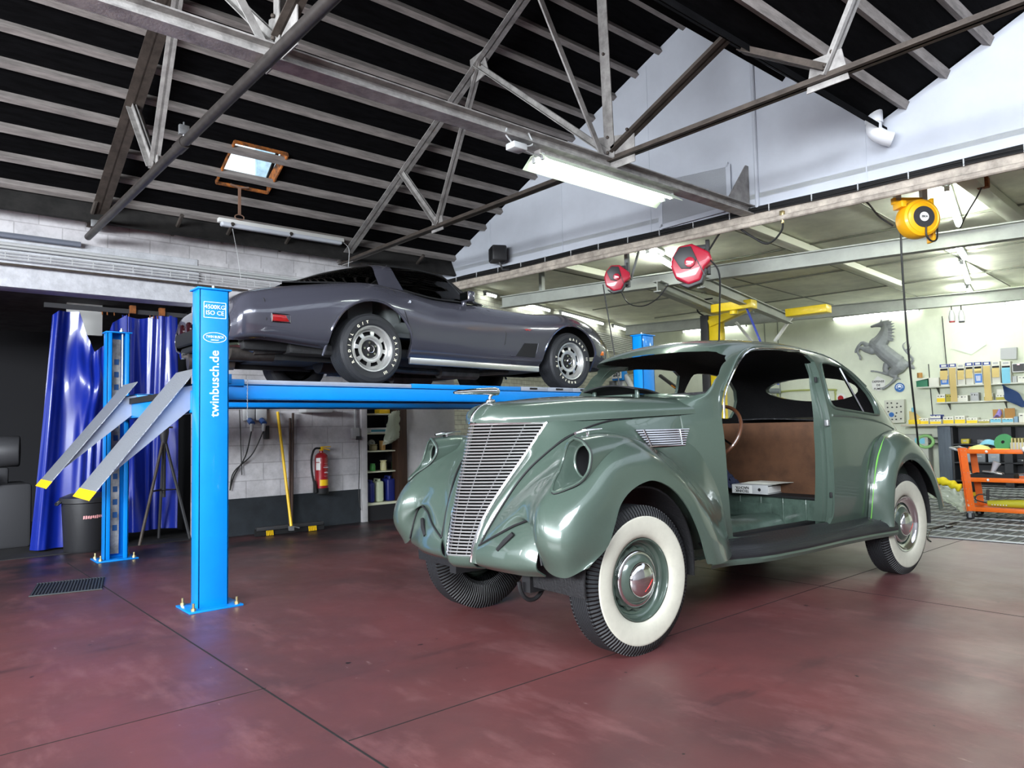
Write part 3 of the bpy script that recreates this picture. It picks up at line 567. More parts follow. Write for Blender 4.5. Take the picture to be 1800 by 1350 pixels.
for nm, i0, i1, j0, j1, m in (('rear_window', 0, 20, 0, 32, GLASST), ('roof_hoop', 20, 30, 0, 32, GREY), ('roof_panel', 30, 58, 16, 32, GLASST), ('windscreen', 60, 70, 0, 32, GLASST), ('windscreen_header', 57, 61, 14, 32, BLACK)):
    A_ = cp[i0:i1+1, j0:j1+1]; MB().grid(np.concatenate([sm_(A_, -1), sm_(A_, 1)[:, ::-1][:, (1 if j1 == 32 else 0):]], 1), flip=True).build(nm, m, vet, solid=.006 if m is GLASST else .014)
for s in (-1, 1):
    A_ = cp[30:61, 0:17]; MB().grid(sm_(A_, s), flip=(s == -1)).build('side_window', GLASST, vet, solid=.004)
    b = MB(); b.tube([tuple(sm_(cp[i, 16], s)) for i in range(29, 61)], .012, 6); b.tube([tuple(sm_(cp[60, j], s)) for j in range(0, 17)], .014, 6); b.tube([tuple(sm_(cp[i, 0], s)) for i in range(30, 66)], .008, 6); b.tube([tuple(sm_(cp[i, 15], s)) for i in range(60, 71)], .012, 6)
    b.build('window_trim', BLACK, vet)
    b = MB(); b.tube([tuple(sm_(cp[i, 0], s)) for i in range(0, 21)], .007, 6); b.build('rear_window_trim', BLACK, vet)
    g = MB(); g.beam((.40, s*.838, .228), (2.02, s*.845, .208), .035, .062); g.build('rocker_trim', ALU, vet, bevel=.008)
    for x, z, r in ((0, .31, .432), (2.5, .28, .427)):
        pts = []
        for t in np.linspace(-.12, pi+.12, 36):
            u, w = x+r*cos(t), z+r*sin(t); d = (vh[..., 0]-u)**2+(vh[..., 2]-w)**2+(vh[..., 1] < .72)*9; k = np.unravel_index(d.argmin(), d.shape); pts.append((u, s*(vh[k][1]-.002), w))
        pts = [tuple(p) for p in cr1(pts[::5]+[pts[-1]], 60)]
        MB().tube(pts, .012, 6).build('arch_lip', GREY, vet)
def vsurf(x, z, s=-1, off=.003):
    d = (vh[..., 0]-x)**2+(vh[..., 2]-z)**2+(vh[..., 1] < .5)*9; k = np.unravel_index(d.argmin(), d.shape); return (x, s*(vh[k][1]+off), z)
for s in (-1, 1):
    b = MB(); b.box((-.85, s*.872, .515), (.145, .03, .055)); mk = b.build('side_marker', mat('red_marker_lens', (.30, .004, .006, 1), .15, coat=.5), vet, bevel=.006)
    b = MB(); q = [(-.928, .482), (-.772, .482), (-.772, .548), (-.928, .548)]
    for i in range(4): b.tube([(q[i][0], s*.886, q[i][1]), (q[(i+1) % 4][0], s*.886, q[(i+1) % 4][1])], .004, 6)
    b.build('marker_frame', CHROME, vet)
    b = MB(); b.add([vsurf(x, z, s, .004) for x, z in ((1.80, .470), (1.985, .475), (1.955, .33), (1.70, .334))], [(0, 1, 2, 3)]); b.build('side_vent', BLACK, vet, solid=.006, soff=0)
    b = MB(); b.tube([vsurf(x, z, s) for x, z in ((1.63, .333), (1.8, .328), (1.955, .328), (1.975, .40), (1.99, .475))], .005, 6); b.build('vent_trim', GREY, vet)
    gp = MB(); gp.tube([vsurf(x, z, s, .0) for x, z in ((.25, .875), (.285, .78), (.335, .66), (.375, .54), (.40, .40), (.405, .27))], .004, 5); gp.tube([vsurf(x, z, s, 0) for x, z in ((1.27, .835), (1.40, .79), (1.50, .70), (1.56, .56), (1.545, .45), (1.46, .28))], .004, 5); gp.tube([vsurf(x, z, s, 0) for x, z in ((-.98, .76), (-.97, .66), (-.965, .5), (-.96, .36))], .004, 5)
    gp.build('panel_gap', BLACK, vet)
    b = MB(); b.cyl(vsurf(.40, .775, s, -.005), vsurf(.40, .775, s, .010), .013, 10); b.build('door_lock', CHROME, vet)
    b = MB(); b.box((1.13, s*.79, .905), (.09, .15, .10)); b.box((1.12, s*.74, .845), (.05, .05, .06)); b.build('door_mirror', GREY, vet, bevel=.02, seg=3)
    b = MB(); b.box((1.13-.047, s*.79, .905), (.004, .13, .08)); b.build('mirror_glass', CHROME, vet)
    b = MB(); b.add([vsurf(x, z, s, .004) for x, z in ((1.80, .618), (1.86, .625), (1.83, .604))]+[vsurf(x, z, s, .004) for x, z in ((1.84, .612), (1.90, .622), (1.87, .606))], [(0, 1, 2), (3, 4, 5)]); b.build('fender_emblem', RED, vet)
    b = MB(); b.box((3.02, s*.83, .43), (.10, .03, .05)); b.build('front_marker', mat('amber_lens', S(225, 110, 30), .2), vet, bevel=.005)
b = MB(); b.box((-1.19, 0, .46), (.06, 1.34, .13)); b.box((-1.16, 0, .36), (.06, 1.2, .06)); b.build('rear_bumper', BLACK, vet, bevel=.03)
TLENS = mat('tail_lens', (.02, .003, .004, 1), .2)
for y in (-.52, -.32, .32, .52): MB().lathe([(0, .02), (.07, .015), (.075, 0)], (-1.195, y, .53), (-1, 0, 0), 20).build('tail_light', TLENS, vet)
# wheels
TREAD_V = mat('tyre_black', (.016, .017, .02, 1), .6, bump=.2, bscale=60); WHEELM = mat('slotted_wheel_alloy', S(196, 196, 194), .32, .75); LETW = mat('tyre_white_lettering', S(225, 220, 200), .6)
def vet_wheel(x, s, rot, lettered):
    t = empty('wheel', (x, s*.755, .315)); t.parent = vet
    pr = [(.19, -.10), (.215, -.122), (.26, -.13), (.295, -.118), (.310, -.095)]
    for k in range(-4, 4): pr += [(.3145, .0235*k+.002), (.3145, .0235*k+.019), (.308, .0235*k+.0195), (.308, .0235*k+.023)]
    pr += [(.310, .095), (.295, .118), (.262, .129), (.258, .127), (.222, .124), (.208, .112), (.19, .10)]
    MB().lathe(pr, ax=(0, s, 0), n=80).build('tyre', TREAD_V, t, smooth=35)
    MB().lathe([(.206, .085), (.209, .108), (.204, .116), (.194, .114), (.188, .10), (.180, .07), (.176, .06)], ax=(0, s, 0), n=64).build('rim_lip', WHEELM, t, smooth=45)
    R_ = [.178, .160, .158, .122, .120, .098, .088, .080]; H_ = [.060, .072, .073, .078, .078, .080, .074, .058]; n = 96; b = MB(); P = []
    for k in range(n):
        a = 2*pi*k/n
        P += [(r*cos(a), s*h, r*sin(a)) for r, h in zip(R_, H_)]
    F = []
    for k in range(n):
        for i in range(7):
            if i == 2 and (k % 12) < 8: continue
            f = (k*8+i, ((k+1) % n)*8+i, ((k+1) % n)*8+i+1, k*8+i+1); F.append(f if s < 0 else f[::-1])
    b.add(P, F); b.build('wheel_disc', WHEELM, t, solid=.010, soff=-1, smooth=40)
    MB().lathe([(.185, .03), (0, .03)], ax=(0, s, 0), n=32).build('brake_disc', BLACK, t)
    b = MB(); b.lathe([(.082, .058), (0, .055)], ax=(0, s, 0), n=32); b.build('hub_recess', BLACK, t)
    b = MB(); b.lathe([(.036, .055), (.034, .085), (.026, .092), (.0, .094)], ax=(0, s, 0), n=24); hc = b.build('centre_cap', CHROME, t, smooth=40)
    b = MB(); b.lathe([(.022, .0945), (0, .0955)], ax=(0, s, 0), n=20); b.build('cap_emblem', BLACK, hc)
    b = MB()
    for k in range(5): a = 2*pi*k/5+.5; b.cyl((.058*cos(a), s*.056, .058*sin(a)), (.058*cos(a), s*.075, .058*sin(a)), .011, 6)
    b.build('lug_nuts', CHROME, t)
    if lettered:
        def arc(word, a0, step, r=.2385):
            out = []
            for i, c in enumerate(word):
                if c == ' ': continue
                a = a0-step*i; e = Vector((cos(a), 0, sin(a))); tx = Vector((sin(a), 0, -cos(a)))
                o = text('letter', c, .034, Vector((0, -.1275, 0))+e*r, tx, e, LETW, None, .0015, .0008, sx=1.0); out.append(o)
            return out
        L_ = arc('RADIAL G/T', RAD(212)+rot, RAD(12.0))+arc('GALAXY', RAD(27)+rot, RAD(12.5))+arc('III', RAD(-57)+rot, RAD(3.5))
        b = MB()
        for o in L_:
            b.add([v.co for v in o.data.vertices], [tuple(p.vertices) for p in o.data.polygons]); bpy.data.objects.remove(o)
        b.build('tyre_lettering', LETW, t, smooth=0)
for x, r_ in ((0, 0), (2.5, RAD(68))):
    vet_wheel(x, -1, r_, True); vet_wheel(x, 1, r_, False)
# ================================================================ green sedan
GREEN = mat('green_car_paint', (.058, .084, .068, 1), .28, .15, coat=1.0, var=.04, scale=90)
GREEN_IN = mat('green_inner_paint', (.075, .115, .092, 1), .35, .1, coat=.4, var=.35, scale=9)
LINER = mat('black_undercoat', (.007, .007, .008, 1), .6, bump=.4, bscale=60)
PITCH = mat('bitumen_sheet', (.012, .012, .013, 1), .35, bump=.8, bscale=25)
WHITEWALL = mat('whitewall_rubber', S(184, 182, 168), .6, var=.06, scale=20)
RED_EMBLEM = mat('red_enamel', S(205, 35, 30), .3)
def tread_mat(name, n, lo, hi, sxx=1):
    m = mat(name, (.014, .015, .017, 1), .6); N = m.node_tree.nodes; L = m.node_tree.links; p = N['Principled BSDF']
    tc = N.new('ShaderNodeTexCoord'); sp = N.new('ShaderNodeSeparateXYZ'); L.new(tc.outputs['Object'], sp.inputs[0])
    at = N.new('ShaderNodeMath'); at.operation = 'ARCTAN2'; L.new(sp.outputs[2], at.inputs[0]); L.new(sp.outputs[0], at.inputs[1])
    mu = N.new('ShaderNodeMath'); mu.operation = 'MULTIPLY'; L.new(at.outputs[0], mu.inputs[0]); mu.inputs[1].default_value = n
    sn = N.new('ShaderNodeMath'); sn.operation = 'SINE'; L.new(mu.outputs[0], sn.inputs[0])
    ab = N.new('ShaderNodeMath'); ab.operation = 'ABSOLUTE'; L.new(sp.outputs[1], ab.inputs[0])
    mr = N.new('ShaderNodeMapRange'); L.new(ab.outputs[0], mr.inputs[0]); mr.inputs[1].default_value = lo; mr.inputs[2].default_value = hi
    mm = N.new('ShaderNodeMath'); mm.operation = 'MULTIPLY'; L.new(sn.outputs[0], mm.inputs[0]); L.new(mr.outputs[0], mm.inputs[1])
    bp = N.new('ShaderNodeBump'); bp.inputs['Strength'].default_value = 1; bp.inputs['Distance'].default_value = .007; L.new(mm.outputs[0], bp.inputs['Height']); L.new(bp.outputs[0], p.inputs['Normal'])
    return m
TREAD = tread_mat('tyre_ribbed', 110, .052, .066)
_U=lambda u,*aw:[(u,a,w) for a,w in aw]
BODY=[
 _U(.66,(.60,.42),(.605,.60),(.60,.90),(.585,1.10),(.565,1.22),(.535,1.295),(.46,1.335),(.33,1.362),(.17,1.376),(0,1.380)),
 [(.95,.625,.42),(.95,.645,.60),(.95,.645,.90),(.94,.635,1.10),(.93,.62,1.22),(.87,.61,1.34),(.84,.59,1.38),(.79,.42,1.385),(.76,.2,1.388),(.75,0,1.39)],
 [(1.10,.64,.42),(1.10,.665,.60),(1.10,.67,.90),(1.09,.66,1.08),(1.07,.645,1.21),(1.0,.62,1.42),(.95,.59,1.52),(.91,.43,1.545),(.885,.2,1.555),(.88,0,1.557)],
 [(1.25,.655,.42),(1.25,.685,.60),(1.25,.69,.90),(1.24,.68,1.08),(1.21,.665,1.21),(1.13,.625,1.47),(1.07,.57,1.66),(1.05,.44,1.705),(1.03,.2,1.73),(1.02,0,1.735)],
 [(1.45,.67,.42),(1.45,.705,.60),(1.45,.71,.90),(1.44,.70,1.08),(1.42,.685,1.21),(1.38,.63,1.475),(1.32,.565,1.705),(1.31,.45,1.76),(1.30,.22,1.788),(1.295,0,1.793)],
 _U(1.80,(.69,.42),(.73,.60),(.74,.90),(.73,1.08),(.715,1.21),(.65,1.475),(.57,1.715),(.46,1.775),(.23,1.816),(0,1.822)),
 _U(2.17,(.70,.42),(.745,.60),(.76,.90),(.75,1.08),(.735,1.21),(.665,1.475),(.57,1.70),(.46,1.765),(.23,1.805),(0,1.812)),
 _U(2.60,(.70,.42),(.745,.60),(.76,.90),(.75,1.07),(.735,1.20),(.655,1.45),(.555,1.645),(.45,1.705),(.22,1.738),(0,1.745)),
 _U(3.05,(.68,.42),(.725,.60),(.74,.88),(.73,1.05),(.71,1.16),(.625,1.37),(.515,1.51),(.40,1.565),(.2,1.595),(0,1.605)),
 _U(3.45,(.64,.42),(.68,.58),(.69,.80),(.675,.93),(.645,1.02),(.555,1.16),(.45,1.26),(.34,1.31),(.17,1.345),(0,1.355)),
 _U(3.80,(.57,.42),(.60,.52),(.59,.66),(.565,.76),(.53,.82),(.45,.90),(.36,.97),(.26,1.01),(.13,1.035),(0,1.04)),
 _U(4.12,(.42,.40),(.45,.45),(.44,.51),(.42,.55),(.395,.58),(.34,.62),(.26,.65),(.18,.67),(.09,.68),(0,.685)),
]
FEND=[
 [(-.63,.19,.555),(-.61,.32,.62),(-.565,.46,.69),(-.555,.575,.70),(-.575,.655,.50),(-.55,.78,.45),(-.46,.86,.50)],
 [(-.60,.21,.62),(-.585,.32,.68),(-.57,.45,.74),(-.585,.57,.70),(-.645,.70,.62),(-.58,.84,.60),(-.34,.875,.585)],
 [(-.545,.25,.73),(-.52,.33,.78),(-.50,.44,.84),(-.545,.56,.82),(-.615,.70,.78),(-.51,.85,.76),(-.285,.875,.68)],
 [(-.45,.31,.89),(-.42,.37,.92),(-.37,.46,.955),(-.40,.57,.955),(-.455,.70,.945),(-.375,.85,.89),(-.235,.875,.785)],
 [(-.34,.36,1.01),(-.31,.41,1.02),(-.27,.49,1.035),(-.24,.60,1.05),(-.27,.70,1.07),(-.25,.84,1.0),(-.16,.875,.85)],
 [(-.15,.42,1.14),(-.13,.46,1.13),(-.12,.54,1.13),(-.12,.63,1.145),(-.12,.72,1.12),(-.1,.84,1.03),(-.06,.875,.888)],
 [(.12,.46,1.22),(.12,.50,1.17),(.12,.56,1.13),(.11,.65,1.12),(.09,.74,1.09),(.07,.845,1.01),(.04,.875,.893)],
 [(.45,.52,1.24),(.42,.55,1.14),(.38,.60,1.05),(.33,.68,1.02),(.29,.76,.97),(.24,.85,.91),(.18,.875,.838)],
 [(.80,.57,1.24),(.72,.60,1.05),(.60,.645,.92),(.52,.72,.86),(.45,.80,.82),(.37,.865,.78),(.30,.875,.73)],
 [(.93,.61,.95),(.82,.64,.84),(.72,.70,.74),(.62,.77,.70),(.54,.84,.65),(.45,.875,.62),(.39,.875,.585)],
 [(.97,.63,.62),(.90,.68,.56),(.80,.75,.52),(.71,.81,.50),(.62,.85,.48),(.52,.88,.46),(.44,.875,.45)],
 [(.98,.64,.45),(.92,.70,.42),(.83,.77,.40),(.74,.82,.39),(.65,.86,.39),(.55,.88,.39),(.46,.875,.40)]]
RFEND=[
 [(2.66,.70,.40),(2.665,.74,.395),(2.68,.79,.39),(2.69,.83,.385),(2.70,.86,.385),(2.71,.875,.385),(2.725,.875,.39)],
 [(2.61,.745,.58),(2.615,.775,.59),(2.63,.81,.60),(2.655,.85,.605),(2.68,.875,.61),(2.71,.89,.61),(2.74,.88,.61)],
 [(2.65,.757,.80),(2.655,.785,.81),(2.675,.82,.815),(2.70,.86,.815),(2.73,.885,.80),(2.765,.895,.785),(2.80,.88,.765)],
 [(2.78,.75,1.02),(2.79,.775,1.02),(2.80,.815,1.01),(2.815,.85,.985),(2.84,.885,.945),(2.875,.895,.895),(2.91,.88,.85)],
 [(2.97,.735,1.10),(2.975,.76,1.095),(2.985,.80,1.08),(2.995,.84,1.05),(3.01,.88,1.0),(3.03,.895,.935),(3.055,.88,.876)],
 [(3.22,.70,1.10),(3.22,.735,1.085),(3.22,.78,1.06),(3.22,.83,1.02),(3.22,.87,.96),(3.225,.893,.885),(3.23,.88,.815)],
 [(3.50,.65,1.0),(3.485,.69,.985),(3.47,.74,.955),(3.45,.80,.91),(3.43,.855,.845),(3.41,.885,.765),(3.40,.875,.695)],
 [(3.72,.60,.82),(3.70,.65,.80),(3.675,.71,.77),(3.64,.775,.725),(3.60,.84,.665),(3.55,.875,.59),(3.52,.87,.53)],
 [(3.88,.56,.58),(3.86,.62,.57),(3.82,.69,.55),(3.77,.76,.52),(3.70,.83,.49),(3.63,.865,.455),(3.57,.86,.44)]]
HOOD=[
 [(-.542,.02,1.222),(-.543,.016,1.224),(-.544,.012,1.226),(-.545,.008,1.228),(-.545,.004,1.229),(-.546,0,1.23)],
 [(-.505,.105,1.222),(-.51,.10,1.238),(-.515,.085,1.26),(-.52,.055,1.272),(-.522,.025,1.278),(-.523,0,1.28)],
 [(-.42,.215,1.221),(-.428,.205,1.25),(-.44,.165,1.295),(-.448,.11,1.32),(-.45,.05,1.33),(-.45,0,1.333)],
 [(-.23,.325,1.221),(-.24,.315,1.262),(-.26,.25,1.318),(-.275,.16,1.342),(-.28,.08,1.351),(-.28,0,1.354)],
 [(.12,.47,1.232),(.11,.46,1.285),(.09,.37,1.347),(.08,.24,1.370),(.08,.12,1.380),(.08,0,1.383)],
 [(.45,.535,1.245),(.44,.525,1.295),(.42,.44,1.35),(.41,.28,1.373),(.40,.14,1.382),(.40,0,1.385)],
 [(.77,.585,1.258),(.755,.568,1.305),(.73,.475,1.355),(.71,.31,1.378),(.70,.15,1.388),(.70,0,1.391)]]
APRON=[
 [(-.632,.185,.56),(-.598,.30,.635),(-.565,.42,.68),(-.55,.52,.705),(-.545,.62,.70)],
 [(-.655,.18,.51),(-.645,.30,.55),(-.63,.42,.575),(-.61,.52,.57),(-.58,.62,.55)],
 [(-.645,.175,.455),(-.65,.30,.465),(-.645,.42,.475),(-.62,.52,.48),(-.59,.62,.475)],
 [(-.60,.17,.425),(-.60,.30,.425),(-.59,.42,.425),(-.57,.52,.425),(-.53,.62,.43)]]
SHELL=[[(-.643,.125,.45),(-.64,.15,.45),(-.614,.175,.442)],[(-.622,.135,.57),(-.632,.165,.565),(-.63,.19,.555)],[(-.57,.165,.71),(-.585,.21,.70),(-.575,.235,.68)],[(-.49,.205,.84),(-.51,.255,.83),(-.505,.275,.80)],[(-.36,.255,1.02),(-.38,.31,1.0),(-.40,.33,.95)],[(-.235,.32,1.217),(-.21,.38,1.15),(-.23,.40,1.105)],[(-.05,.40,1.222),(-.06,.425,1.19),(-.09,.43,1.168)],[(.12,.465,1.226),(.12,.467,1.222),(.12,.468,1.22)]]
PODRIM=[(-.384,.70,1.131),(-.372,.745,1.115),(-.367,.775,1.088),(-.365,.797,1.055),(-.376,.806,1.010),(-.398,.808,.96),(-.446,.800,.914),(-.505,.766,.884),(-.55,.715,.865),(-.515,.68,.91),(-.445,.645,.961),(-.40,.627,1.019),(-.385,.635,1.072),(-.388,.665,1.111)]

def sm(net, s=1):
    """(u, outboard, w) -> (u, v, w); s=-1 is the near side"""
    N = np.array(net, float); N = N.copy(); N[..., 1] *= s; return N
car = thing('vintage_sedan', 'grey green streamlined vintage sedan shell with whitewall tyres, no doors or glass', 'car', (3.0693, 3.2653, .02975), RAD(-2.8)); car.scale = (.975,)*3
# --- body
half = patch(BODY, 84, 56)
full = np.concatenate([sm(half, -1), sm(half, 1)[:, ::-1][:, 1:]], 1)
DOOR = [(1.03, .468), (.995, .60), (.98, .80), (.978, 1.0), (.976, 1.227), (.985, 1.33), (1.03, 1.43), (1.142, 1.547), (1.24, 1.625), (1.33, 1.668), (1.45, 1.69), (1.60, 1.702), (1.829, 1.71), (2.0, 1.708), (2.12, 1.69), (2.17, 1.64), (2.16, 1.54), (2.135, 1.44), (2.115, 1.217), (2.09, .949), (2.10, .66), (2.12, .50), (2.10, .455), (2.03, .448), (1.55, .452), (1.1, .458)]
DWIN = [(1.06, 1.26), (1.04, 1.36), (1.10, 1.46), (1.19, 1.56), (1.30, 1.62), (1.5, 1.645), (1.8, 1.655), (2.0, 1.65), (2.08, 1.61), (2.10, 1.5), (2.08, 1.28), (2.02, 1.25)]
QWIN = [(2.235, 1.60), (2.255, 1.625), (2.30, 1.635), (2.45, 1.635), (2.62, 1.615), (2.75, 1.57), (2.86, 1.49), (2.925, 1.40), (2.945, 1.31), (2.92, 1.245), (2.86, 1.235), (2.60, 1.255), (2.30, 1.28), (2.21, 1.295), (2.175, 1.33), (2.175, 1.40), (2.205, 1.52)]
def xprism(poly, v0, v1): return MB().prism(poly, (0, v0, 0), (1, 0, 0), (0, 0, 1), -(v1-v0))
WSH = [(-.60, 1.385), (-.612, 1.43), (-.61, 1.51), (-.597, 1.60), (-.585, 1.64), (-.555, 1.663), (-.50, 1.672), (-.28, 1.685), (0, 1.69)]
WSH = WSH + [(-a, b) for a, b in WSH[:-1]][::-1] + [(.55, 1.375), (.3, 1.398), (0, 1.402), (-.3, 1.398), (-.55, 1.375)]
RWIN = [(.43*cos(t), 1.475+.10*sin(t)) for t in np.linspace(0, 2*pi, 28)[:-1]]
cuts = [xprism(DOOR, -.95, -.3), xprism(QWIN, -.95, -.25), xprism(QWIN, .25, .95), xprism(DWIN, .3, .95),
        MB().prism(WSH, (.55, 0, 0), (0, 1, 0), (0, 0, 1), .85), MB().prism(RWIN, (2.75, 0, 0), (0, 1, 0), (0, 0, 1), 1.2)]
MB().grid(full, flip=True).build('body_shell', [GREEN, LINER], car, solid=.028, soff=-1, cut=cuts, sm_off=1, smooth=40)
# --- hood
hh = patch(HOOD, 60, 28)
MB().grid(np.concatenate([sm(hh, -1), sm(hh, 1)[:, ::-1][:, 1:]], 1), flip=True).build('hood', [GREEN, LINER], car, solid=.012, sm_off=1)
# --- front fenders, aprons, grille shell, pods
def pair(name, net, n, m, mt=GREEN, solid=.008, inner=LINER, cut=None, fl=1):
    for s in (-1, 1):
        MB().grid(sm(patch(net, n, m), s), flip=(s == fl)).build(name, [mt, inner], car, solid=solid, soff=-1, sm_off=1, cut=cut(s) if cut else None)
SLOT = lambda s: [MB().prism([(-.055, -.012), (.055, -.012), (.055, .012), (-.055, .012)], (-.9, s*.40, .585), (0, s*.80, .60), (0, -.60*1, .80*s), .7*s if s > 0 else -.7)]
PODCUT = lambda s: [MB().prism([(s*p[1], p[2]) for p in cr1(np.array(PODRIM+PODRIM[:1]), 40)[:-1]], (-.95, 0, 0), (0, 1, 0), (0, 0, 1), .78)]
pair('front_fender', FEND, 88, 60, cut=PODCUT)
pair('rear_fender', RFEND, 70, 50)
pair('front_apron', APRON, 16, 24, fl=-1)
pair('grille_shell', SHELL, 30, 10)
for s in (-1, 1):
    g = MB(); c = np.array([-.36, .70, 1.01])
    rim = sm(np.array(cr1(PODRIM+PODRIM[:1], 49))[:-1], s)
    rings = []
    for k, (du, sc) in enumerate([(0, 1), (.03, 1.03), (.12, 1.0), (.22, .90), (.33, .72), (.42, .45), (.47, .1)]):
        ctr = rim.mean(0) if k < 2 else np.array([-.36+du, s*.715, 1.01+.12*min(du, .4)])
        R = (rim-rim.mean(0))*sc
        if k >= 1: R[:, 0] = R[:, 0]*(1-min(1, k/4))
        rings.append(ctr+R+(np.array([.03, 0, 0]) if k == 1 else 0))
    g.grid(np.array(cr1(np.array(rings), 26)), cj=True, flip=(s == -1)).build('headlight_pod', GREEN, car, smooth=60)
    ins = [rim, rim+(rim.mean(0)-rim)*.06+np.array([.012, 0, -.002])]
    cc = np.array([-.33, s*.718, 1.010]); circ = np.array([cc+np.array([0, .074*cos(t)*s, .086*sin(t)]) for t in np.linspace(0, 2*pi, 49)[:-1]])
    best = np.argmin([np.linalg.norm(np.roll(circ, k, 0)-rim, axis=1).sum() for k in range(48)]); circ = np.roll(circ, best, 0)
    alt = circ[::-1]; b2 = np.argmin([np.linalg.norm(np.roll(alt, k, 0)-rim, axis=1).sum() for k in range(48)]); alt = np.roll(alt, b2, 0)
    if np.linalg.norm(alt-rim, axis=1).sum() < np.linalg.norm(circ-rim, axis=1).sum(): circ = alt
    ins += [circ*.35+ins[1]*.65+np.array([.015, 0, 0]), circ]
    MB().grid(np.array(ins), cj=True).build('headlight_bucket', GREEN, car, smooth=50)
    MB().tube([tuple(p) for p in circ], .007, 6, closed=True).build('headlight_ring', GREEN, car)
    MB().tube([tuple(p) for p in rim], .007, 6, closed=True).build('headlight_rim', GREEN, car); MB().tube([tuple(p) for p in rim.mean(0)+(rim-rim.mean(0))*1.05+np.array([.004, 0, 0])], .004, 5, closed=True).build('headlight_seam', BLACK, car)
    k2 = circ+np.array([.10, 0, 0]); k3 = np.array([k2.mean(0)]*48)
    MB().grid(np.array([circ, k2, k3]), cj=True).build('headlight_socket', BLACK, car)
    b = MB(); b.tube(curve([(-.36, s*.685, 1.155), (-.27, s*.683, 1.168), (-.16, s*.68, 1.176)], 10), [.004+.007*sin(pi*min(1, .25+i/10)) for i in range(10)], 8); b.tube([(-.27, s*.683, 1.13), (-.27, s*.683, 1.165)], .008, 8); b.box((-.27, s*.683, 1.137), (.07, .02, .006))
    b.build('parking_light_base', CHROME, car)
# --- grille
gh = np.linspace(.49, 1.213, 41)
TRW = [.486, .57, .71, .84, 1.02, 1.217]; TRU = [-.643, -.622, -.57, -.49, -.36, -.235]; TRA = [.12, .13, .16, .20, .25, .315]
def gsec(w, k=1.0, n=25):
    ut, at = np.interp(w, TRW, TRU), np.interp(w, TRW, TRA); up = np.interp(w, [.48, .85, 1.22], [-.715, -.64, -.545])
    t = np.linspace(-1, 1, n); return [(up+(ut-up)*abs(x)**1.35+(1-k)*.5, at*x, w) for x in t]
b = MB()
for w in gh: b.tube(gsec(w), .0052, 6)
b.build('grille_bars', mat('grille_bar_chrome', (.62, .62, .62, 1), .28, .85), car)
g = MB(); g.grid(np.array([[(p[0]+.035, p[1], p[2]) for p in gsec(w)] for w in np.linspace(.47, 1.22, 12)])).build('grille_backing', mat('grille_void', (.002, .002, .002, 1), 1, spec=0), car)
b = MB()
for k in (-.72, -.36, .0, .36, .72):
    b.tube([(p[0]+.010, p[1], p[2]) for p in [gsec(w)[int(round((k+1)*12))] for w in np.linspace(.49, 1.21, 20)]], .004, 5)
b.build('grille_uprights', DARKGREY, car)
for s in (0, -1):
    MB().tube(curve([gsec(w)[s] for w in np.linspace(.455, 1.218, 14)], 40), .011, 8).build('grille_trim', CHROME, car)
MB().tube(gsec(1.221), .0085, 8).build('grille_trim', CHROME, car)
ch = [[(p[0]-.004+d, p[1]*1.02, w+dz) for p in gsec(w)] for w, d, dz in ((.485, 0, 0), (.46, .01, -.01), (.44, .04, -.02), (.43, .10, -.025))]
MB().grid(np.array(ch)).build('grille_chin', GREEN, car, solid=.006)
for s in (-1, 1):
    b = MB(); b.tube([tuple(q) for q in sm(patch(FEND, 60, 8)[:36, 0], s)+np.array([-.006, s*.004, 0])], .006, 6); b.tube([tuple(q) for q in sm(cr1(np.array(FEND[0][:5]), 50), s)+np.array([-.008, 0, -.002])], .006, 6)
    b.build('panel_seam', BLACK, car)
    q = [Vector((-.642, s*(.365+.045*k), .55+.045*k)) for k in (0, 1, 2)]; MB().tube([q[0], q[1]+Vector((.012, 0, 0)), q[2]+Vector((.035, 0, 0))], [.012, .015, .012], 8).build('apron_slot', BLACK, car)
# --- hood ornament
b = MB(); b.tube(curve([(-.545, 0, 1.232), (-.535, 0, 1.262), (-.505, 0, 1.297), (-.455, 0, 1.330), (-.40, 0, 1.347)], 24), [.010]*20+[.009, .008, .006, .003], 8)
b.tube(curve([(-.40, 0, 1.345), (-.405, 0, 1.375), (-.385, 0, 1.40)], 10), [.02, .014, .011, .009, .009, .01, .011, .013, .014, .014], 8)
b.ball((-.40, 0, 1.352), .028, 12, (1.2, .8, .5))
P = curve([(-.66, 0, 1.400), (-.60, 0, 1.404), (-.50, 0, 1.409), (-.40, 0, 1.411), (-.345, 0, 1.409)], 22)
b.tube(P, [.007+.020*(i/21)**.7*(1 if i < 20 else .75) for i in range(22)], 10)
b.build('hood_ornament', CHROME, car, smooth=60)
